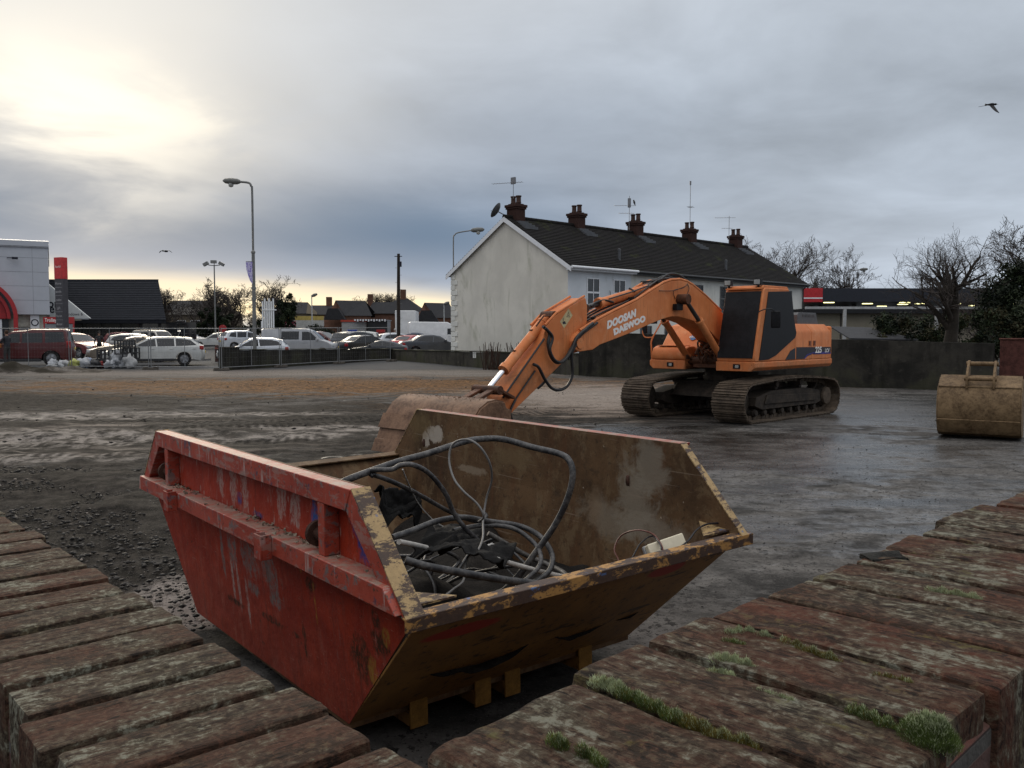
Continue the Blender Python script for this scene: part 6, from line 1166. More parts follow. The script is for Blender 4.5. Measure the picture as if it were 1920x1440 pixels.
def banner():
    Y = 46.4; r = thing('banner', 'purple feather shaped banner hanging beside the tall street lamp', 'banner', (X(471, Y), Y, 0)); z0, z1 = Z(533, Y), Z(492, Y); w0 = X(464, Y) - X(471, Y); w1 = X(476, Y) - X(471, Y); b = MB(); pts = [(w0, z1), (w1, z1), (w1, z0)]; 
    for k in range(1, 8): t = k / 8; pts.append((w1 + (w0 - w1) * (t ** .6), z0 + (z1 - z0) * t * .75))
    b.prism(pts, -.01, .01); m, t, p = newmat('banner_cloth'); v = t.coord(); p(color=t.mix(t.sm(t.noise(v, 12, 4, .7), .44, .52), (.20, .15, .50), (.55, .52, .70)), rough=.7); b.build('cloth', m, r, smooth=0)
    b = MB(); b.tube([(w0, 0, z1 + .02), (w1 + .1, 0, z1 + .02)], .015, 6); b.build('arm', M_dgal, r)
banner()
def poles_sculpture():
    Y = 78.; r = thing('pole_sculpture', 'cluster of tall white upright bars with a crossbar in the car park', 'sculpture', (X(505, Y), Y, zg(Y))); h = Z(560, Y) - zg(Y)
    for k, px in enumerate((494, 498, 502, 506, 510, 514)): q = MB(); x = X(px, Y) - X(505, Y); q.box2((x - .055, -.05, -.1), (x + .055, .05, h - (.0 if k % 2 else .25))); q.build('bar', plain('bright_white_paint', (.72, .73, .74), .5, var=.05), r)
    q = MB(); q.box2((X(493, Y) - X(505, Y), -.09, h - 1.05), (X(520, Y) - X(505, Y), -.055, h - .95)); q.build('crossbar', plain('bright_white_paint', (.72, .73, .74), .5, var=.05), r); q = MB(); q.box2((X(491, Y) - X(505, Y), -.06, -.1), (X(493.4, Y) - X(505, Y), .06, h * .55)); q.build('short_post', plain('bright_white_paint', (.72, .73, .74), .5, var=.05), r)
poles_sculpture()
# ------------------------------------------------------------------ vehicles
def paint(name, c, metal=.3): return plain('car_paint_' + name, c, .36, metal, var=.12, scale=2, spec=.5, coat=.3)
M_cglass = plain('car_glass', (.010, .011, .013), .08, var=.3, scale=1.2, spec=.45); M_tyre = plain('tyre_rubber', (.018, .017, .017), .8); M_rim = plain('alloy_rim', (.26, .26, .27), .35, .8, var=.2); M_trim = plain('black_trim', (.022, .022, .024), .5); M_head = plain('headlamp_glass', (.50, .52, .54), .12, spec=.7, var=.2); M_tail = plain('tail_lamp_red', (.30, .012, .012), .2, var=.2); M_plateW = plain('number_plate_white', (.65, .65, .62), .5); M_plateY = plain('number_plate_yellow', (.60, .42, .05), .5)
CT = {   # top outline front to rear as (fraction of length, height), beltline, windscreen and rear glass segments, side windows, wheel fractions
 'estate': dict(L=4.93, W=1.86, top=[(0, .42), (.004, .60), (.03, .72), (.12, .84), (.27, .95), (.30, .98), (.44, 1.37), (.52, 1.45), (.70, 1.46), (.86, 1.38), (.955, 1.06), (.985, .98), (.997, .75), (1, .45)], belt=.96, ws=(5, 6), rg=(9, 10), win=[[(.325, .985), (.335, 1.02), (.455, 1.33), (.515, 1.385), (.525, .99)], [(.54, .99), (.53, 1.388), (.62, 1.40), (.695, 1.395), (.70, 1.0)], [(.715, 1.0), (.71, 1.393), (.80, 1.36), (.855, 1.31), (.925, 1.05)]], wh=(.20, .79), r=.335),
 'hatch': dict(L=4.1, W=1.76, top=[(0, .42), (.005, .62), (.04, .74), (.15, .87), (.25, .95), (.28, .99), (.45, 1.40), (.55, 1.47), (.75, 1.45), (.90, 1.33), (.965, 1.04), (.99, .92), (1, .70), (.995, .42)], belt=.98, ws=(5, 6), rg=(9, 10), win=[[(.31, 1.0), (.46, 1.34), (.56, 1.40), (.57, 1.01)], [(.59, 1.01), (.575, 1.40), (.74, 1.385), (.83, 1.30), (.88, 1.06)]], wh=(.19, .81), r=.31),
 'saloon': dict(L=4.75, W=1.82, top=[(0, .42), (.004, .60), (.03, .72), (.13, .84), (.28, .94), (.31, .97), (.43, 1.34), (.52, 1.43), (.64, 1.42), (.72, 1.35), (.83, 1.04), (.97, .99), (.99, .88), (1, .62), (.995, .42)], belt=.95, ws=(5, 6), rg=(9, 10), win=[[(.335, .98), (.445, 1.30), (.515, 1.37), (.53, .985)], [(.545, .985), (.53, 1.372), (.63, 1.365), (.70, 1.30), (.765, 1.03)]], wh=(.19, .79), r=.32),
 'coupe': dict(L=4.6, W=1.82, top=[(0, .42), (.004, .60), (.03, .70), (.13, .80), (.29, .90), (.33, .93), (.46, 1.27), (.54, 1.35), (.62, 1.34), (.74, 1.24), (.92, .98), (.975, .94), (.995, .8), (1, .60), (.995, .42)], belt=.90, ws=(5, 6), rg=(9, 10), win=[[(.36, .94), (.47, 1.22), (.54, 1.29), (.58, 1.285), (.57, .95)], [(.59, .95), (.60, 1.283), (.70, 1.21), (.78, 1.02)]], wh=(.20, .80), r=.32),
 'suv': dict(L=4.8, W=1.95, top=[(0, .50), (.004, .75), (.02, .98), (.10, 1.05), (.25, 1.12), (.28, 1.15), (.375, 1.62), (.42, 1.74), (.56, 1.80), (.60, 1.86), (.93, 1.86), (.955, 1.78), (.985, 1.15), (1, 1.0), (1, .5)], belt=1.16, ws=(5, 6), rg=(11, 12), win=[[(.305, 1.2), (.385, 1.58), (.43, 1.68), (.50, 1.70), (.50, 1.2)], [(.52, 1.2), (.52, 1.70), (.585, 1.72), (.71, 1.72), (.71, 1.2)], [(.735, 1.2), (.735, 1.77), (.92, 1.77), (.945, 1.24)]], wh=(.17, .79), r=.385),
 'crossover': dict(L=4.4, W=1.84, top=[(0, .48), (.004, .70), (.03, .86), (.14, .98), (.26, 1.06), (.29, 1.10), (.43, 1.54), (.52, 1.65), (.75, 1.65), (.91, 1.54), (.97, 1.18), (.99, 1.05), (1, .8), (.995, .46)], belt=1.08, ws=(5, 6), rg=(9, 10), win=[[(.32, 1.12), (.44, 1.49), (.53, 1.58), (.55, 1.12)], [(.57, 1.12), (.55, 1.58), (.73, 1.575), (.74, 1.12)], [(.76, 1.13), (.75, 1.57), (.85, 1.50), (.90, 1.2)]], wh=(.19, .80), r=.36),
 'crewvan': dict(L=5.0, W=1.95, top=[(0, .50), (.004, .75), (.03, .95), (.10, 1.08), (.17, 1.18), (.19, 1.22), (.31, 1.80), (.38, 1.93), (.60, 1.97), (.96, 1.95), (.985, 1.86), (.998, 1.2), (1, .9), (1, .45)], belt=1.15, ws=(5, 6), rg=(10, 11), win=[[(.215, 1.2), (.315, 1.70), (.36, 1.78), (.435, 1.78), (.435, 1.2)], [(.475, 1.25), (.475, 1.80), (.70, 1.80), (.70, 1.25)]], wh=(.17, .79), r=.33),
 'highvan': dict(L=6.0, W=2.05, top=[(0, .50), (.003, .8), (.02, 1.05), (.08, 1.2), (.13, 1.30), (.15, 1.36), (.235, 2.02), (.29, 2.35), (.36, 2.52), (.95, 2.56), (.985, 2.48), (.998, 1.3), (1, .9), (1, .45)], belt=1.3, ws=(5, 6), rg=(10, 11), win=[[(.17, 1.38), (.235, 1.88), (.26, 1.95), (.345, 1.95), (.345, 1.36)]], wh=(.16, .76), r=.35),
}
def make_car(kind, name, label, cat, px, Y, rz, mat, group='cars and vans in the car park', s=1.0, front_plate=True, roof_rails=False, blank_rear=False, dz=0):
    k = CT[kind]; L, W = k['L'], k['W']; top = [(L / 2 - f * L, z) for f, z in k['top']]; H = max(z for _, z in top); belt = k['belt']; r = k['r']; root = thing(name, label, cat, (X(px, Y), Y, zg(Y) + dz), rz, group, scale=s)
    wx = [L / 2 - f * L for f in k['wh']]; ra = r + .05; bot = []
    bot.append((-L / 2 + .03, .36)); bot.append((-L / 2 + .12, .24))
    for c in (wx[1], wx[0]):
        for q in range(11): a = math.pi - q * math.pi / 10; z = r + ra * math.sin(a); bot.append((c + ra * math.cos(a), max(z, .22)))
    bot += [(L / 2 - .12, .24), (L / 2 - .03, .34)]
    def ins(lst, i0, i1):
        for i in range(i0, i1):
            (xa, za), (xb, zb) = lst[i], lst[i + 1]
            if (za - belt) * (zb - belt) < 0: f = (belt - za) / (zb - za); lst.insert(i + 1, (xa + (xb - xa) * f, belt)); return
    glass_top = list(top); out_top = list(top); ins(out_top, 0, len(out_top) - 1); ins(out_top, 7, len(out_top) - 1)
    ub = [i for i, q in enumerate(out_top) if q[1] >= belt - 1e-6]; i0, i1 = ub[0], ub[-1]
    out = out_top + bot
    def pt(x, z, t):
        e = abs(t); q = max(0, (z - belt) / (H - belt)); y = t * W / 2 * (1 - .20 * q); xe = abs(x) / (L / 2); pull = .22 * e ** 3 * max(0, (xe - .72) / .28) ** 1.5
        return Vector((x - math.copysign(pull, x), y, z + (.03 * (1 - e * e) - .035 * e ** 4) * min(1, q + .3) * (1 if z > .7 else 0)))
    sl = (-1, -.985, -.93, -.75, -.4, 0, .4, .75, .93, .985, 1); n = len(out); b = MB()
    def po(x, z, t):
        p = pt(x, z, t)
        if abs(t) == 1: cx = p.x; p = Vector((cx * .994, p.y, z + (.02 if z < .6 else -.02 * (z > .7))))
        return p
    vs = [po(x, z, t) for t in sl for x, z in out]; m = len(sl); fs = [(a * n + i, a * n + (i + 1) % n, (a + 1) * n + (i + 1) % n, (a + 1) * n + i) for a in range(m - 1) for i in range(n)]; up = list(range(i0, i1 + 1)); lo = list(range(i1, n)) + list(range(0, i0 + 1)); fs += [tuple(up), tuple(lo), tuple((m - 1) * n + i for i in up[::-1]), tuple((m - 1) * n + i for i in lo[::-1])]
    b.add(vs, fs); body = b.build('body', mat, root, smooth=32)
    def strip(i, j, nm, a0=.05, a1=.95, tt=.80, mt=M_cglass):
        q = MB(); (x0, z0), (x1, z1) = top[i], top[j]; ts = [tt * (u / 4 - 1) for u in range(9)]; d = Vector((x1 - x0, 0, z1 - z0)); nr = Vector((d.z, 0, -d.x)).normalized(); nr = nr if nr.z > 0 else -nr; V = []
        for a in (a0, a1):
            for t in ts: V.append(pt(x0 + (x1 - x0) * a, z0 + (z1 - z0) * a, t * (1.06 if a == a0 else 1)) + nr * .012)
        q.add(V, [(u, u + 1, u + 10, u + 9) for u in range(8)]); return q.build(nm, mt, root)
    strip(*k['ws'], 'windscreen', .02, .97, .84)
    if not blank_rear: strip(*k['rg'], 'rear_window', .1, .9, .78)
    for sgn in (1, -1):
        for w in k['win']:
            q = MB(); V = [pt(L / 2 - f * L, z, sgn) + Vector((0, sgn * .010, 0)) for f, z in w]; q.add(V, [tuple(range(len(V)))]); q.build('side_window', M_cglass, root, smooth=0)
        q = MB(); zz = belt + .02; p = pt(L / 2 - (k['win'][0][0][0] + .012) * L, zz, sgn); q.box(p + Vector((-.06, sgn * .13, .07)), (.13, .22, .15)); q.box(p + Vector((-.06, sgn * .03, .02)), (.06, .1, .04)); q.build('wing_mirror', mat, root, bevel=.02)
        fx = L / 2 - .17; q = MB(); z = top[2][1] - .06; c = pt(L / 2 - .10, z, sgn * .78); q.box(c + Vector((-.05, 0, -.02)), (.28, .30, .16), Matrix.Rotation(-sgn * .35, 3, 'Z')); q.build('headlight', M_head, root, bevel=.03)
        zt = top[-3][1] - .08; c = pt(-L / 2 + .06, zt, sgn * .86); q = MB(); q.box(c + Vector((.05, 0, 0)), (.22, .24, .20 if kind not in ('suv', 'crewvan', 'highvan') else .38), Matrix.Rotation(sgn * .3, 3, 'Z')); q.build('tail_light', M_tail, root, bevel=.03)
        for f in k['win']:
            hx = L / 2 - (f[-1][0] - .03) * L; c = pt(hx, belt - .10, sgn)
            q = MB(); q.box(c + Vector((0, sgn * .012, 0)), (.17, .03, .035)); q.build('door_handle', mat, root, bevel=.008)
        if roof_rails: q = MB(); q.tube(smooth_path([pt(.5, H - .05, sgn * .9), pt(.35, H + .03, sgn * .9), pt(-1.2, H + .03, sgn * .9), pt(-1.4, H - .05, sgn * .9)], 4), .02, 6); q.build('roof_rail', M_trim, root)
        q = MB(); q.box((0.02 * L, sgn * (W / 2 - .02), .30), (wx[0] - wx[1] - 2 * ra - .05, .05, .14)); q.build('sill', M_trim, root, bevel=.02)
    for c in wx:
        for sgn in (1, -1):
            y = sgn * (W / 2 - .13); q = MB(); q.lathe([(r * .64, -.10), (r * .92, -.11), (r, -.08), (r, .08), (r * .92, .11), (r * .64, .10)], (c, y, r), (0, sgn, 0), 24); wheel = q.build('wheel', M_tyre, root)
            q = MB(); q.lathe([(r * .66, .09), (r * .62, .10), (r * .58, .05), (r * .3, .055), (.06, .08), (0, .08)], (c, y, r), (0, sgn, 0), 24)
            for u in range(5): a = u * 2 * math.pi / 5; v = Vector((math.cos(a), 0, math.sin(a))); q.beam(Vector((c, y + sgn * .075, r)) + v * .04, Vector((c, y + sgn * .085, r)) + v * r * .60, .07, .03, (0, 1, 0))
            q.build('rim', M_rim, wheel)
    q = MB(); q.box((L / 2 - .0, 0, .52), (.03, .52, .11)); q.build('number_plate', M_plateW, root); q = MB(); q.box((-L / 2 + .005, 0, max(.6, belt - .28)), (.03, .52, .11)); q.build('number_plate', M_plateY, root)
    q = MB(); q.box((L / 2 - .045, 0, .66), (.06, .85, .12)); q.box((L / 2 - .035, 0, .36), (.06, 1.2, .10)); q.build('grille', M_trim, root, bevel=.01)
    return root
PI = math.pi
make_car('suv', 'parked_car', 'dark red boxy off-road car behind the fence at the far left', 'car', 44, 46.9, PI + .36, paint('red', (.075, .010, .010)), s=1.04)
make_car('estate', 'parked_car', 'silver estate car parked side-on right behind the mesh fence', 'car', 289, 47.3, PI + .36, paint('silver', (.48, .48, .46)), s=1.06, roof_rails=True)
make_car('saloon', 'parked_car', 'bronze car parked just beyond the silver estate, nose to the left', 'car', 250, 51.4, PI + .40, paint('bronze', (.20, .165, .13)), s=1.04)
make_car('saloon', 'parked_car', 'dark red car facing right beside the black shop', 'car', 140, 57.5, -.45, paint('dark_red', (.13, .018, .020)), s=1.12)
make_car('hatch', 'parked_car', 'silver hatchback facing right behind the bronze car', 'car', 262, 60.5, .12, paint('silver', (.48, .48, .46)), s=1.05)
make_car('crewvan', 'parked_van', 'small silver van standing behind the silver hatchback', 'van', 292, 74, -.5, paint('champagne', (.42, .40, .36)), s=.86)
make_car('hatch', 'parked_car', 'dark car mostly hidden between the small silver van and the shop', 'car', 240, 78, .3, paint('dark_red', (.13, .018, .020)))
make_car('crossover', 'parked_car', 'white tall hatchback parked below the pale yellow building', 'car', 349, 86, -.25, paint('white', (.55, .57, .60)), s=.92)
make_car('saloon', 'parked_car', 'silver saloon turned to the left in mid car park', 'car', 408, 78, PI + .25, paint('silver', (.48, .48, .46)), s=1.0)
make_car('crossover', 'parked_car', 'white crossover seen from its rear quarter beside the tall lamp', 'car', 462, 73, .65, paint('white', (.55, .57, .60)), s=1.0)
make_car('hatch', 'parked_car', 'white hatchback close behind the dark pier and low wall', 'car', 476, 50.0, PI + .26, paint('white', (.55, .57, .60)), s=.98)
make_car('crewvan', 'parked_van', 'grey crew van parked side-on behind the low wall', 'van', 562, 57.5, .06, paint('pale_grey', (.34, .345, .36)), s=.98)
make_car('hatch', 'parked_car', 'red car half hidden by the grey van', 'car', 605, 65, -.2, paint('red', (.075, .010, .010)), s=1.12)
make_car('crossover', 'parked_car', 'dark blue tall car showing its tail right of the grey van', 'car', 671, 63, 1.05, paint('navy', (.018, .020, .028)))
make_car('saloon', 'parked_car', 'black saloon showing its tail between the tall dark car and the dark coupe', 'car', 688, 60.5, .75, paint('black', (.016, .016, .018)))
make_car('coupe', 'parked_car', 'dark grey coupe just behind the last fence panel', 'car', 708, 56.3, PI + .10, paint('charcoal', (.035, .037, .042)), s=.86)
make_car('hatch', 'parked_car', 'white car between the pole and the black saloon', 'car', 748, 72, .5, paint('white', (.55, .57, .60)))
make_car('saloon', 'parked_car', 'bright red car tail left of the dark saloon by the terrace', 'car', 776, 66, .95, paint('bright_red', (.33, .025, .03)), s=.95)
make_car('saloon', 'parked_car', 'dark grey saloon parked against the corner of the white terrace', 'car', 812, 61.5, .30, paint('slate', (.045, .050, .060)), s=1.02)
make_car('saloon', 'parked_car', 'blue grey saloon in front of the tall white van', 'car', 786, 78, .1, paint('slate_blue', (.06, .075, .11)))
make_car('highvan', 'parked_van', 'tall white panel van beside the corner of the white terrace', 'van', 822, 80, .03, paint('van_white', (.62, .62, .62), 0), blank_rear=True, s=.93)
make_car('saloon', 'parked_car', 'dark silver car in the row beyond the grey van', 'car', 583, 82, PI, paint('slate', (.045, .050, .060)))
make_car('crossover', 'parked_car', 'pale silver car roof behind the tall dark car', 'car', 668, 72, PI, paint('silver', (.48, .48, .46)), s=.96)
# box lorry and market stall beyond
def lorry():
    Y = 84; r = thing('box_lorry', 'white box body of a lorry left of the tall white van', 'lorry', (X(763, Y), Y, zg(Y)), .05, None); b = MB(); b.box2((-1.0, -1.2, .9), (.9, 4.5, 3.45)); b.build('box_body', paint('van_white', (.62, .62, .62), 0), r, bevel=.05); b = MB(); b.box2((-.9, -1.0, .5), (.8, 4.4, .88)); b.build('chassis', M_trim, r)
    for x in (-.85, .75):
        for y in (-.3, 3.4): b = MB(); b.lathe([(0, -.13), (.45, -.13), (.45, .13), (0, .13)], (x, y, .45), (1, 0, 0), 16); b.build('wheel', M_tyre, r)
lorry()
def dark_container():
    Y = 88; r = thing('market_stall', 'dark open market stall with a scalloped white awning edge', 'stall', (X(697, Y), Y, zg(Y))); b = MB(); b.box2((-1.5, .6, -.1), (1.5, 3, 2.5)); b.box2((-1.6, -.6, 2.52), (1.6, 3, 2.62)); b.build('stall_body', M_dark, r); b = MB()
    for k in range(12): b.box2((-1.6 + k * .27, -.63, 2.44 if k % 2 else 2.5), (-1.6 + k * .27 + .15, -.605, 2.66))
    b.build('awning_edge', M_upvc, r)
    for x, c, w, nm, lb in ((-1.9, (.03, .06, .28), .9, 'blue_crates', 'pile of blue crates beside the market stall'), (1.2, (.35, .03, .03), .8, 'red_crates', 'red crates stacked in front of the market stall')):
        b = MB()
        for k in range(5): b.box((x * .9 + .05 * (k % 2), -1.0, .2 + k * .32), (w, .6, .28))
        o = b.build(nm.replace('crates', 'crate_pile'), plain('crate_' + nm, c, .6), bevel=.02); o.location = (X(697, Y), Y, zg(Y)); tag(o, lb, 'crates')
    r = thing('cabin', 'pale site cabin with a red roof strip left of the market stall', 'cabin', (X(664, Y), Y, zg(Y))); b = MB(); b.box2((-1.2, 0, -.1), (1.2, 2.5, 2.4)); b.build('wall', plain('cabin_grey', (.30, .30, .29), .7), r); b = MB(); b.box2((-1.3, -.1, 2.403), (1.3, 2.6, 2.6)); b.build('roof', plain('cabin_red', (.33, .05, .03), .6), r)
    r = thing('advert_hoarding', 'yellow and white advertising board with a pink patch beyond the grey van', 'sign', (X(567, 104), 104, .7)); b = MB(); b.box2((-2.6, -.05, .6), (2.6, .05, 3.2)); b.mat(1).box2((-2.6, -.056, 2.7), (2.6, -.051, 3.2)); b.mat(2).box2((-2.45, -.058, 1.7), (-.7, -.052, 2.6)); b.build('board', [plain('board_white', (.42, .42, .40), .6), plain('board_yellow', (.42, .32, .10), .6), plain('board_pink', (.45, .06, .12), .6)], r); text_obj('lettering', 'FOR SALE', M_white, .36, r, wallM((-1.57, -.06, 2.15), (1, 0, 0)), .002)
    for x in (-2.3, 2.3): b = MB(); b.box2((x - .06, .055, -.2), (x + .06, .15, 3.0)); b.build('leg', M_dgal, r)
dark_container()
M_bar = plain('barrier_red', (.30, .035, .022), .6, var=.25)
for k in range(9):
    Y = 92 + (k % 3) * .6; px = 611 + k * 7.5; b = MB(); b.box2((-.5, -.02, .15), (.5, .02, .28)); b.box2((-.5, -.02, .8), (.5, .02, 1.02)); b.box2((-.5, -.02, .45), (.5, .02, .58))
    for x in (-.47, -.16, .16, .47): b.box2((x - .03, -.021, .1), (x + .03, .021, 1.0))
    b.box2((-.4, -.25, 0), (-.3, .25, .08)); b.box2((.3, -.25, 0), (.4, .25, .08)); o = b.build('barrier', M_bar); o.location = (X(px, Y), Y, zg(Y)); o.rotation_euler = (0, 0, .1 * (k % 3 - 1)); tag(o, 'red plastic barrier in the row before the far brick houses', 'barrier', 'red plastic barriers')
def bollard(px, Y, lb): r = thing('bollard', lb, 'bollard', (X(px, Y), Y, zg(Y))); b = MB(); b.lathe([(.0, 0), (.12, 0), (.12, .95), (.10, 1.05), (.0, 1.1)], (0, 0, -.1), (0, 0, 1), 14); b.build('post', plain('brown_bollard', (.05, .025, .022), .6), r); b = MB(); b.lathe([(.123, 0), (.123, .08)], (0, 0, .75), (0, 0, 1), 14); b.build('band', plain('bollard_band', (.2, .05, .04), .5), r)
bollard(407, 52, 'short brown bollard on the kerb left of the pier')
def round_sign(px, Y, py, rad, lb): r = thing('road_sign', lb, 'sign', (X(px, Y), Y, zg(Y))); h = Z(py, Y) - zg(Y); b = MB(); b.lathe([(0, -.01), (rad, -.01), (rad, .01), (0, .01)], (0, -.05, h), (0, -1, 0), 22); b.build('disc', plain('sign_red', (.30, .02, .022), .5), r); b = MB(); b.cyl((0, 0, -.1), (0, 0, h + rad), .03, 8); b.build('post', M_dgal, r)
round_sign(419, 62, 616, .27, 'round red disc sign on a thin post left of the tall lamp')
# kerb line across the car park, pale edge strip
b = MB(); V = [(-60, 53.2), (-19.0, 53.2), (-18.4, 53.8), (-60, 53.8)]; b.add([(x, y, zg(y) + h - .03) for h in (0, .14) for x, y in V], [(0, 1, 2, 3), (4, 5, 6, 7), (0, 1, 5, 4), (1, 2, 6, 5), (2, 3, 7, 6), (3, 0, 4, 7)]); tag(b.build('kerb', plain('kerb_concrete', (.16, .155, .15), .8)), kind='structure')
# ------------------------------------------------------------------ rubbish along the fence
def crumple_bag(s, seed, sq=1.0):
    rg = np.random.default_rng(seed); n, m = 16, 11; V = []; F = []
    for i in range(m + 1):
        for j in range(n): a = 2 * math.pi * j / n; v = math.pi * i / m; V.append((math.sin(v) * math.cos(a), math.sin(v) * math.sin(a), math.cos(v)))
    V = np.array(V); q = fbm(V[:, 0] * 1.7 + seed, V[:, 1] * 1.7 + V[:, 2] * 2.3, 4, seed); V = V * (1 + q[:, None] * 1.1) * s * .8 * np.array([1, .8, sq]); V[:, 2] += s * sq * .75; V[:, 2] = np.maximum(V[:, 2], 0)
    F = [(i * n + j, (i + 1) * n + j, (i + 1) * n + (j + 1) % n, i * n + (j + 1) % n) for i in range(m) for j in range(n)]; return V, F
bags = [(98, .30, 'white', 'white sagging bag at the left end of the heap'), (112, .26, 'white', 'small white bag second from the left end of the heap'), (122, .33, 'grey', 'grey bag just under the tail of the red off-road car'), (141, .30, 'lime', 'yellow green bag right of the red off-road car'), (155, .36, 'white', 'white bag standing up in the middle of the heap'), (167, .34, 'blue', 'pale blue bag beside the upright white one'), (178, .30, 'black', 'black bag lying in the heap'), (188, .27, 'red', 'red bag at the foot of the heap'), (196, .33, 'black', 'black bag near the nose of the silver estate'), (205, .30, 'white', 'white bag below the headlamp of the silver estate'), (216, .40, 'white', 'tall white bag before the bonnet of the silver estate'), (229, .40, 'white', 'tall white bag under the black crate'), (243, .38, 'pale', 'pale bag at the right end of the heap')]
BC = {'white': (.38, .39, .41), 'grey': (.30, .30, .31), 'lime': (.35, .36, .10), 'blue': (.30, .36, .48), 'black': (.02, .02, .022), 'red': (.30, .03, .03), 'pale': (.33, .33, .33)}
for i, (px, s, c, lb) in enumerate(bags):
    Y = 44.3 + (i % 3) * .25; V, F = crumple_bag(s, 40 + i, 1.25 if px > 210 else .9); o = npmesh('rubbish_bag', V, F, plain('bag_' + c, BC[c], .5, var=.25, scale=8), smooth=True); o.location = (X(px, Y), Y, zg(Y) - .02); tag(o, lb, 'bag', 'rubbish heaped at the fence')
def black_crate(px, Y, z, lb, s=1.0):
    r = thing('plastic_crate', lb, 'crate', (X(px, Y), Y, zg(Y) + z), .1); b = MB(); w, h = .42 * s, .36 * s
    for x in (-w, -w * .33, w * .33, w): b.box2((x - .035, -.25, 0), (x + .035, -.21, h * 2)); b.box2((x - .035, .21, 0), (x + .035, .25, h * 2))
    for z_ in (0, h, h * 2 - .05): b.box2((-w, -.252, z_), (w, -.208, z_ + .06)); b.box2((-w, .208, z_), (w, .252, z_ + .06)); b.box2((-w, -.25, z_), (-w + .04, .25, z_ + .06)); b.box2((w - .04, -.25, z_), (w, .25, z_ + .06))
    b.build('crate_frame', M_trim, r)
black_crate(235, 44.5, .68, 'black plastic crate balanced on the bags before the silver estate'); black_crate(246, 44.7, .45, 'black crate leaning lower down at the right of the bags', .8); black_crate(197, 44.6, .42, 'small black crate at the nose of the silver estate', .7)
for i, (px, l, a, lb) in enumerate(((92, 1.1, .35, 'pale broken board sticking out left of the bags'), (108, .9, -.2, 'short pale board lying under the bags'))):
    b = MB(); b.box((0, 0, 0), (l, .14, .03)); o = b.build('board', plain('pale_board', (.45, .45, .44), .7), bevel=.004); o.location = (X(px, 43.9), 43.9, zg(44) + .12); o.rotation_euler = (0, -a, .3); tag(o, lb, 'board')
# ------------------------------------------------------------------ bare trees, hedges
def grow(rng, base, h, spread, levels, nb, r0, up=.35, droop=0, lean=(0, 0), first=.28, wig=.18, twig=1.0, kink=.0):
    """recursive branching; returns list of (p, q, r0, r1, level)"""
    segs = []
    def branch(p, d, l, r, lev):
        n = 5 if lev == 0 else 4 if lev < 3 else 3; q = p; dd = d.copy(); pts = [(p.copy(), r)]
        for i in range(n):
            dd = (dd + Vector((rng.gauss(0, wig), rng.gauss(0, wig), rng.gauss(0, wig * .6) + up * .12 - droop * .1 * lev))).normalized(); q = q + dd * (l / n); rr = r * (1 - .62 * (i + 1) / n); segs.append((pts[-1][0], q, pts[-1][1], rr, lev)); pts.append((q.copy(), rr))
        if lev >= levels: return
        k = nb[lev] if lev < len(nb) else nb[-1]
        for i in range(k):
            t = first + (1 - first) * (i + rng.random() * .8) / k if lev == 0 else .18 + .82 * (i + rng.random()) / k; x = min(t, .999) * n; j = int(x); a = pts[j][0].lerp(pts[j + 1][0], x - j); ra = pts[j][1] + (pts[j + 1][1] - pts[j][1]) * (x - j)
            dl = (pts[j + 1][0] - pts[j][0]).normalized(); perp = dl.orthogonal().normalized(); perp.rotate(Matrix.Rotation(rng.random() * 6.283, 3, dl)); sp = spread * rng.uniform(.7, 1.25); nd = (dl * (1 - sp * .45) + perp * sp + Vector((0, 0, up * .5))).normalized()
            branch(a, nd, l * rng.uniform(.46, .68) * (1.0 if lev else 1 - .35 * t), max(ra * rng.uniform(.5, .68), .003 * twig), lev + 1)
    branch(Vector(base), Vector((lean[0], lean[1], 1)).normalized(), h, r0, 0); return segs
def tree_mesh(segs, name, mat, parent, lev_ok, sides, rmin):
    V = []; F = []
    for p, q, a, c, lev in segs:
        if not lev_ok(lev): continue
        t = (q - p); l = t.length
        if l < 1e-5: continue
        t /= l; u = t.orthogonal().normalized(); w = t.cross(u); n = sides(lev); o = len(V); a, c = max(a, rmin), max(c, rmin)
        for b_, r_ in ((p, a), (q, c)): V += [b_ + (u * math.cos(6.2832 * k / n) + w * math.sin(6.2832 * k / n)) * r_ for k in range(n)]
        F += [(o + k, o + (k + 1) % n, o + n + (k + 1) % n, o + n + k) for k in range(n)]
    return npmesh(name, [tuple(v) for v in V], F, mat, parent, smooth=True)
M_bark = plain('grey_brown_bark', (.040, .033, .027), .9, var=.4, scale=4, bump=.4); M_twig = plain('bare_twigs', (.062, .052, .047), .9, var=.4, scale=2)
_trees = {}
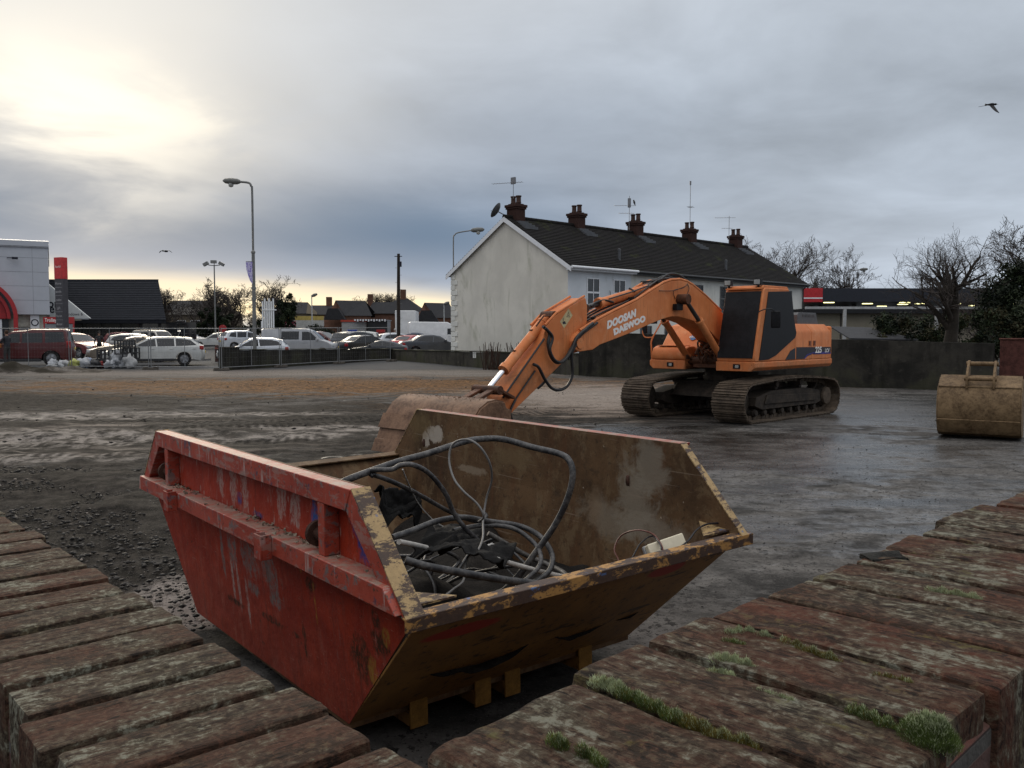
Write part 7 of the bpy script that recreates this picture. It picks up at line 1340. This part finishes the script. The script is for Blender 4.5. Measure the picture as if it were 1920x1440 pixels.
def tree(label, px, Y, ztop, kind, seed, rz=0, sc=None, group='bare winter trees', base=None, cached=True):
    g = zg(Y) if base is None else base; H = ztop - g; key = (kind, seed)
    if key in _trees:
        proto, h0 = _trees[key]; root = copy_tree(proto)
    else:
        rng = random.Random(seed); root = thing('bare_tree', '', 'tree')
        if kind == 'tall': segs = grow(rng, (0, 0, 0), 6.4, .70, 5, (9, 5, 4, 3, 3), .28, up=.36, wig=.15, first=.32)
        elif kind == 'round': segs = grow(rng, (0, 0, 0), 4.6, .80, 5, (9, 5, 4, 3, 3), .24, up=.30, wig=.19, first=.32)
        elif kind == 'vase': segs = grow(rng, (0, 0, 0), 2.2, .80, 5, (9, 6, 4, 4, 3), .19, up=.42, wig=.13, first=.5)
        else: segs = grow(rng, (0, 0, 0), 2.8, .8, 5, (10, 6, 4, 3, 3), .16, up=.22, wig=.24, first=.15)
        h0 = max(s[1].z for s in segs); k = Y / 1650 * .24; rm = k if kind != 'vase' else k * .7; f = h0 / H; rm *= f
        tree_mesh(segs, 'trunk', M_bark, root, lambda l: l <= 1, lambda l: 9 if l == 0 else 6, rm); tree_mesh(segs, 'crown', M_twig, root, lambda l: l >= 2, lambda l: 4 if l == 2 else 3, rm); _trees[key] = (root, h0)
    root.location = (X(px, Y), Y, g - .05); root.scale = (H / h0,) * 3; root.rotation_euler = (0, 0, rz); root['label'] = label; root['group'] = group
    return root
tree('bare tree with a wide vase of thin branches standing over the tall wall', 1772, 34.0, Z(428, 34.0), 'vase', 5, 1.0, base=.2)
tree('bare tree with a round crown right behind the end of the terrace roof', 1432, 92, Z(434, 92), 'tall', 21)
tree('tall bare tree with two leaders, between the roof end and the mop topped tree', 1483, 96, Z(440, 96), 'tall', 22, .6)
tree('lower spreading bare tree filling the gap above the red canopy panel', 1528, 90, Z(472, 90), 'round', 31, .3)
tree('bare tree with a flat mop top, last of the group behind the canopy', 1580, 94, Z(457, 94), 'tall', 27, 2.1)
tree('large dark bare tree rising at the right edge of the view', 1925, 58, Z(398, 58), 'tall', 22, 2.8)
tree('bare tree half hidden by the dark hedge at the right edge', 1862, 52, Z(505, 52), 'round', 31, 1.9)
tree('broad twiggy tree behind the three-headed floodlight mast', 408, 98, Z(521, 98), 'round', 41, .2)
tree('bare tree just right of the tall street lamp', 497, 96, Z(512, 96), 'bush', 51, .9)
tree('rounded bare tree above the dark hedge, rightmost of the left group', 531, 99, Z(527, 99), 'bush', 51, 2.2)
tree('small bare tree between the floodlight mast and the tall lamp', 442, 102, Z(536, 102), 'bush', 52, 1.2)
tree('thin bare tree right of the black shop roof', 317, 104, Z(538, 104), 'bush', 52, 2.6)
tree('bare tree left of the broad twiggy one', 376, 100, Z(533, 100), 'round', 41, 2.4)
for px, lb in ((697, 'far thin tree rising behind the roof ridge left of the hipped house'), (728, 'far thin tree at the left shoulder of the hipped roof')): tree(lb, px, 150, Z(548, 150), 'bush', 52, px)

M_leafD = plain('evergreen_leaf_dark', (.008, .013, .006), .7, var=.6, scale=1.5); M_leafM = plain('evergreen_leaf_mid', (.018, .026, .010), .7, var=.6, scale=1.5); M_leafO = plain('olive_leaf', (.034, .031, .013), .8, var=.5, scale=1.5)
def leafy(name, label, cat, boxes, n, leaf, seed, mats, loc, kind=None, stem=True):
    """leaf-sized faces spread through a lumpy volume, clumped, with stems inside"""
    rng = np.random.default_rng(seed); root = thing(name, label, cat, loc); C = []; Rr = []
    for (cx, cy, cz, rx, ry, rz, k) in boxes:
        for _ in range(k):
            d = rng.normal(size=3); d /= np.linalg.norm(d); rad = rng.random() ** .33; C.append((cx + d[0] * rx * rad, cy + d[1] * ry * rad, max(.05, cz + d[2] * rz * rad))); Rr.append(rng.uniform(.18, .42) * min(rx, rz))
    C = np.array(C); Rr = np.array(Rr); idx = rng.integers(0, len(C), n); off = rng.normal(size=(n, 3)); off /= np.linalg.norm(off, axis=1, keepdims=True); P = C[idx] + off * (Rr[idx] * rng.random(n) ** .4)[:, None]; P = P[P[:, 2] > .02]; n = len(P)
    a = rng.normal(size=(n, 3)); a /= np.linalg.norm(a, axis=1, keepdims=True); b = np.cross(a, rng.normal(size=(n, 3))); b /= np.linalg.norm(b, axis=1, keepdims=True); s = leaf * rng.uniform(.6, 1.5, n)[:, None]
    V = np.stack([P - a * s, P + b * s * .45, P + a * s, P - b * s * .45], 1).reshape(-1, 3); F = np.arange(n * 4).reshape(-1, 4); tone = rng.random(len(C))[idx[:n] % len(C)]
    o = npmesh('foliage', V, F, mats, root, mi=np.where(rng.random(n) < .25, rng.integers(0, len(mats), n), (tone * len(mats)).astype(int)).clip(0, len(mats) - 1))
    if stem:
        m = MB()
        for k in range(0, len(C), 3): c = Vector(C[k]); f = Vector((c.x * .55, c.y * .55, 0)); m.tube(smooth_path([f, f.lerp(c, .5) + Vector((rng.normal() * .1, rng.normal() * .1, .1)), c], 3), [.03, .027, .024, .02, .016, .012, .01], 4, caps=False)
        m.build('stems', M_bark, root)
    return root
dm = [M_leafD, M_leafM, M_leafO]
leafy('bush', 'dark rounded bush showing over the tall wall right of the shed', 'bush', [(0, 0, 1.5, 2.0, 1.2, 1.1, 40), (1.2, .2, 1.4, 1.4, 1, 1.0, 20), (-1.4, 0, 1.1, 1.1, 1, .8, 16)], 9000, .075, 3, dm, (X(1692, 39), 39, .25))
leafy('bush', 'dark evergreen bush filling the gap right of the wide bare tree trunk', 'bush', [(0, 0, 1.5, 2.0, 1.3, 1.2, 40), (1.6, .4, 1.8, 1.2, 1, 1.3, 30)], 10000, .075, 8, dm, (X(1842, 39), 39, .3))
leafy('evergreen_tree', 'tall dark evergreen mass at the right edge behind the brick block', 'tree', [(0, 0, 2.6, 1.7, 1.4, 2.2, 70), (.5, .2, 4.0, 1.2, 1.1, 1.1, 30), (1.6, 0, 3.1, 1.3, 1.2, 2.0, 40)], 20000, .08, 5, [M_leafD, M_leafD, M_leafM], (X(1900, 42), 42, .3))
leafy('hedge', 'dark ivy hedge under the left bare trees', 'hedge', [(-6, 0, 1.0, 3.4, 1.2, 1.2, 60), (0, 0, 1.2, 3.4, 1.2, 1.4, 60), (5.0, 0, 1.0, 2.4, 1.2, 1.2, 50)], 17600, .11, 13, [M_leafD, M_leafD, M_leafM], (X(500, 95), 95, .65))
leafy('ivy_tree', 'dark ivy clad tree trunk right of the tall street lamp', 'tree', [(0, 0, 2.4, 1.2, 1, 2.2, 34), (.4, 0, 4.2, .9, .9, 1.2, 20)], 5720, .11, 15, [M_leafD, M_leafD, M_leafM], (X(535, 94), 94, .65))
leafy('ivy_tree', 'dark ivy clad trunk below the floodlight mast', 'tree', [(0, 0, 2.0, .8, .8, 2.0, 24), (1.5, 0, 2.8, 1.3, .9, 1.3, 26)], 5060, .11, 17, [M_leafD, M_leafD, M_leafM], (X(384, 94), 94, .65))
def twigs():
    rg = random.Random(9); r = thing('shrub_stems', 'clump of cut brown shrub stems behind the low wall under the gable', 'plant', (X(926, 43.3), 43.3, .1)); b = MB()
    for k in range(46):
        x = rg.choice([rg.uniform(-.55, .25), rg.uniform(.7, 1.35)]); p = Vector((x, rg.uniform(-.15, .15), 0)); q = p + Vector((rg.uniform(-.22, .22), rg.uniform(-.1, .1), rg.uniform(.95, 1.38))); b.tube([p, p.lerp(q, .5) + Vector((rg.uniform(-.05, .05), 0, 0)), q], [.022, .018, .013], 5)
    b.build('stems', plain('brown_stems', (.05, .03, .022), .85, var=.4), r)
twigs()
# ------------------------------------------------------------------ people
def person(label, loc, rz, jacket, trousers, hair, pose, h=1.75, hold=None):
    """standing figure grown as one skinned body; x forward, y left"""
    root = thing('person', label, 'person', loc, rz); J = {}; k = h / 1.75
    A = pose
    pts = [('pelvis', (0, 0, .93), .135), ('waist', (0.01, 0, 1.08), .125), ('chest', (.02, 0, 1.28), .155), ('neckb', (.0, 0, 1.45), .075), ('neck', (.015, 0, 1.52), .055), ('head', (.035, 0, 1.62), .085), ('crown', (.02, 0, 1.70), .075)]
    edges = [('pelvis', 'waist'), ('waist', 'chest'), ('chest', 'neckb'), ('neckb', 'neck'), ('neck', 'head'), ('head', 'crown')]
    for s, n in ((1, 'l'), (-1, 'r')):
        sh, el, wr, hd = A['arm_' + n]; pts += [('sh' + n, (0, s * .17, 1.40), .065), ('el' + n, el, .047), ('wr' + n, wr, .034), ('hd' + n, hd, .036)]; edges += [('chest', 'sh' + n), ('sh' + n, 'el' + n), ('el' + n, 'wr' + n), ('wr' + n, 'hd' + n)]
        fx = A['step'] * s; pts += [('hip' + n, (0, s * .09, .88), .095), ('kn' + n, (.03 + fx * .4, s * .095, .48), .065), ('an' + n, (-.02 + fx, s * .10, .09), .045), ('toe' + n, (.16 + fx, s * .12, .04), .038)]; edges += [('pelvis', 'hip' + n), ('hip' + n, 'kn' + n), ('kn' + n, 'an' + n), ('an' + n, 'toe' + n)]
        # fingers and thumb
        d = (Vector(hd) - Vector(wr)).normalized(); side = d.cross(Vector((0, 0, 1))); side = side.normalized() if side.length > .1 else Vector((1, 0, 0))
        for i, (o, l) in enumerate(((-.028, .062), (-.009, .075), (.010, .072), (.028, .055))):
            a = Vector(hd) + side * o + d * .03; c = a + d * l + Vector((0, 0, -.02)); pts += [('f%d%s' % (i, n), tuple(a), .010), ('g%d%s' % (i, n), tuple(c), .008)]; edges += [('hd' + n, 'f%d%s' % (i, n)), ('f%d%s' % (i, n), 'g%d%s' % (i, n))]
        a = Vector(hd) - side * .045; pts += [('t' + n, tuple(a + d * .025), .010)]; edges += [('hd' + n, 't' + n)]
    id_ = {q[0]: i for i, q in enumerate(pts)}; me = bpy.data.meshes.new('body'); me.from_pydata([tuple(c * k for c in q[1]) for q in pts], [(id_[a], id_[b]) for a, b in edges], []); o = bpy.data.objects.new('body', me); COL.objects.link(o); o.parent = root
    sm = o.modifiers.new('skin', 'SKIN'); sm.use_smooth_shade = True
    for i, q in enumerate(pts): v = me.skin_vertices[0].data[i]; v.radius = (q[2] * k * (.8 if q[0] in ('pelvis', 'waist', 'chest') else 1), q[2] * k * (1.15 if q[0] in ('pelvis', 'waist', 'chest') else 1)); v.use_root = q[0] == 'pelvis'
    ss = o.modifiers.new('sub', 'SUBSURF'); ss.levels = 2; ss.render_levels = 2
    m, t, p = newmat('clothes_' + label[:12].replace(' ', '_')); x, y, z = t.xyz(t.coord())[:3]; skin = (.36, .20, .14); hz = t.m('DIVIDE', z, k)
    arms = t.sm(t.m('ABSOLUTE', y), .24 * k, .25 * k); c = t.mix(t.sm(hz, .93, .95), trousers, jacket); c = t.mix(t.sm(hz, 1.475, 1.485), c, skin)
    for n in 'lr':
        w = Vector(A['arm_' + n][2]) * k; dd = t.node('ShaderNodeVectorMath', operation='DISTANCE'); t.put(dd.inputs[0], t.coord()); dd.inputs[1].default_value = Vector(A['arm_' + n][3]) * k + (Vector(A['arm_' + n][3]) - w) * .6; c = t.mix(t.m('LESS_THAN', dd.outputs['Value'], .14 * k), c, skin)
    c = t.mix(t.sm(hz, .10, .09), c, (.02, .02, .02)); p(color=c, rough=.8); me.materials.append(m)
    q = MB(); hc = Vector((.012, 0, 1.655)) * k; q.lathe([(.0, .118), (.05, .108), (.085, .07), (.098, .02), (.094, -.04), (.075, -.08)], hc, (-.25, 0, 1), 18); q.build('hair', plain('hair_' + hair[0], hair[1], .7), root)
    q = MB()
    for s in (1, -1): q.lathe([(0, -.012), (.010, -.006), (.012, 0), (.009, .006), (0, .009)], Vector((.112, s * .032, 1.635)) * k, (1, 0, 0), 8)
    q.build('eyes', M_ink, root); q = MB(); q.tube([Vector((.115, 0, 1.63)) * k, Vector((.140, 0, 1.60)) * k, Vector((.118, 0, 1.592)) * k], [.008, .014, .006], 7); q.tube([Vector((.118, -.022, 1.567)) * k, Vector((.125, 0, 1.566)) * k, Vector((.118, .022, 1.567)) * k], .006, 5)
    for s in (1, -1): q.lathe([(0, -.01), (.02, -.006), (.024, .004), (.015, .010), (0, .008)], Vector((.02, s * .088, 1.61)) * k, (0, s, 0), 10)
    q.build('face', plain('skin_tone', (.34, .19, .135), .6, var=.1), root)
    return root
Y = 44.6; pz = zg(Y) + .12
person('person in a dark jacket standing by the red off-road car at the left edge', (X(14, Y), Y, pz), PI - .3, (.014, .015, .022), (.03, .028, .028), ('brown', (.05, .028, .018)), dict(step=.05, arm_l=((0, .17, 1.4), (.12, .24, 1.16), (.34, .20, 1.10), (.41, .18, 1.10)), arm_r=((0, -.17, 1.4), (.10, -.25, 1.16), (.32, -.18, 1.06), (.39, -.15, 1.06))), 1.78)
q = MB(); q.box((0, 0, 0), (.30, .22, .20)); q.box((0, 0, .12), (.2, .02, .06)); o = q.build('carrier_bag', plain('orange_yellow_bag', (.55, .20, .04), .5, var=.4), bevel=.05); o.location = (X(14, Y) - .42, Y - .12, pz + 1.0); tag(o, 'small orange bag held by the person at the left edge', 'bag')
q = MB(); q.box((0, 0, .45), (.42, .30, .9)); q = None
Y = 56.; person('person in black clothes standing between the dark red car and the silver hatchback', (X(187, Y), Y, zg(Y)), -1.2, (.010, .010, .012), (.012, .012, .014), ('dark', (.012, .010, .009)), dict(step=.08, arm_l=((0, .17, 1.4), (.02, .27, 1.12), (.10, .26, .88), (.13, .25, .81)), arm_r=((0, -.17, 1.4), (.02, -.27, 1.12), (.12, -.24, .90), (.15, -.22, .83))), 1.76)
Y = 76.; person('grey haired person walking behind the white car by the pole', (X(741, Y), Y, zg(Y)), -1.0, (.03, .03, .035), (.03, .03, .035), ('grey', (.35, .34, .33)), dict(step=.14, arm_l=((0, .17, 1.4), (-.08, .26, 1.13), (.02, .27, .90), (.05, .27, .83)), arm_r=((0, -.17, 1.4), (.08, -.26, 1.13), (.22, -.25, .95), (.26, -.24, .89))), 1.80)
# ------------------------------------------------------------------ birds
M_bird = plain('black_feathers', (.012, .012, .015), .6)
def bird(label, loc, rz, wl, wr, perch=False, s=1.0, bank=0):
    root = thing('bird', label, 'bird', loc, 0, rot=(bank, 0, rz), scale=s); b = MB()
    if perch:
        b.lathe([(0, -.20), (.02, -.19), (.035, -.10), (.06, .0), (.065, .07), (.045, .13), (.05, .16), (.042, .20), (.015, .23), (0, .235)], (0, 0, .12), (.55, 0, .84), 12); b.cyl((.12, 0, .30), (.20, 0, .29), .014, 6, .002); b.cyl((.0, .02, .06), (.0, .02, -.02), .006, 5); b.cyl((.0, -.02, .06), (.0, -.02, -.02), .006, 5); b.build('body', M_bird, root); return root
    b.lathe([(0, -.24), (.05, -.23), (.03, -.13), (.06, .0), (.062, .07), (.04, .14), (.045, .18), (.03, .22), (0, .235)], (0, 0, 0), (1, 0, 0), 12); b.cyl((.21, 0, 0), (.29, 0, -.01), .014, 6, .002); b.build('body', M_bird, root)
    for sg, w in ((1, wl), (-1, wr)):
        q = MB(); V = []; n = 6
        for i in range(n + 1):
            t = i / n; x, z = w(t); ch = .17 * (1 - .15 * t) * math.sqrt(max(.02, 1 - t ** 3)); V += [(.09 + x, sg * (.03 + .42 * t), z + .0), (.09 + x - ch, sg * (.03 + .42 * t), z - .004), (.09 + x - ch * .4, sg * (.03 + .42 * t), z + .012)]
        F = []
        for i in range(n): k = i * 3; F += [(k, k + 3, k + 5, k + 2), (k + 2, k + 5, k + 4, k + 1), (k + 1, k + 4, k + 3, k)]
        q.add(V, F); q.build('wing', M_bird, root)
Yb = 30; p = at(1858, 196, Yb); bird('black bird in flight with one wing swept down, high at the upper right', p, -.25, lambda t: (-.46 * t, .03 * t), lambda t: (.14 * t, -.02 - .46 * t), s=.78, bank=.0)
Yb = 45; p = at(310, 471, Yb); bird('black bird gliding over the black shop with wings drooped', p, 1.3, lambda t: (-.05 * t, .06 * math.sin(3.1 * t) - .10 * t * t), lambda t: (-.05 * t, .06 * math.sin(3.1 * t) - .10 * t * t), s=.85)
p = at(1189.5, 384, 51.2); bird('small black bird perched on top of the second television aerial', p, 1.9, None, None, True, .95)
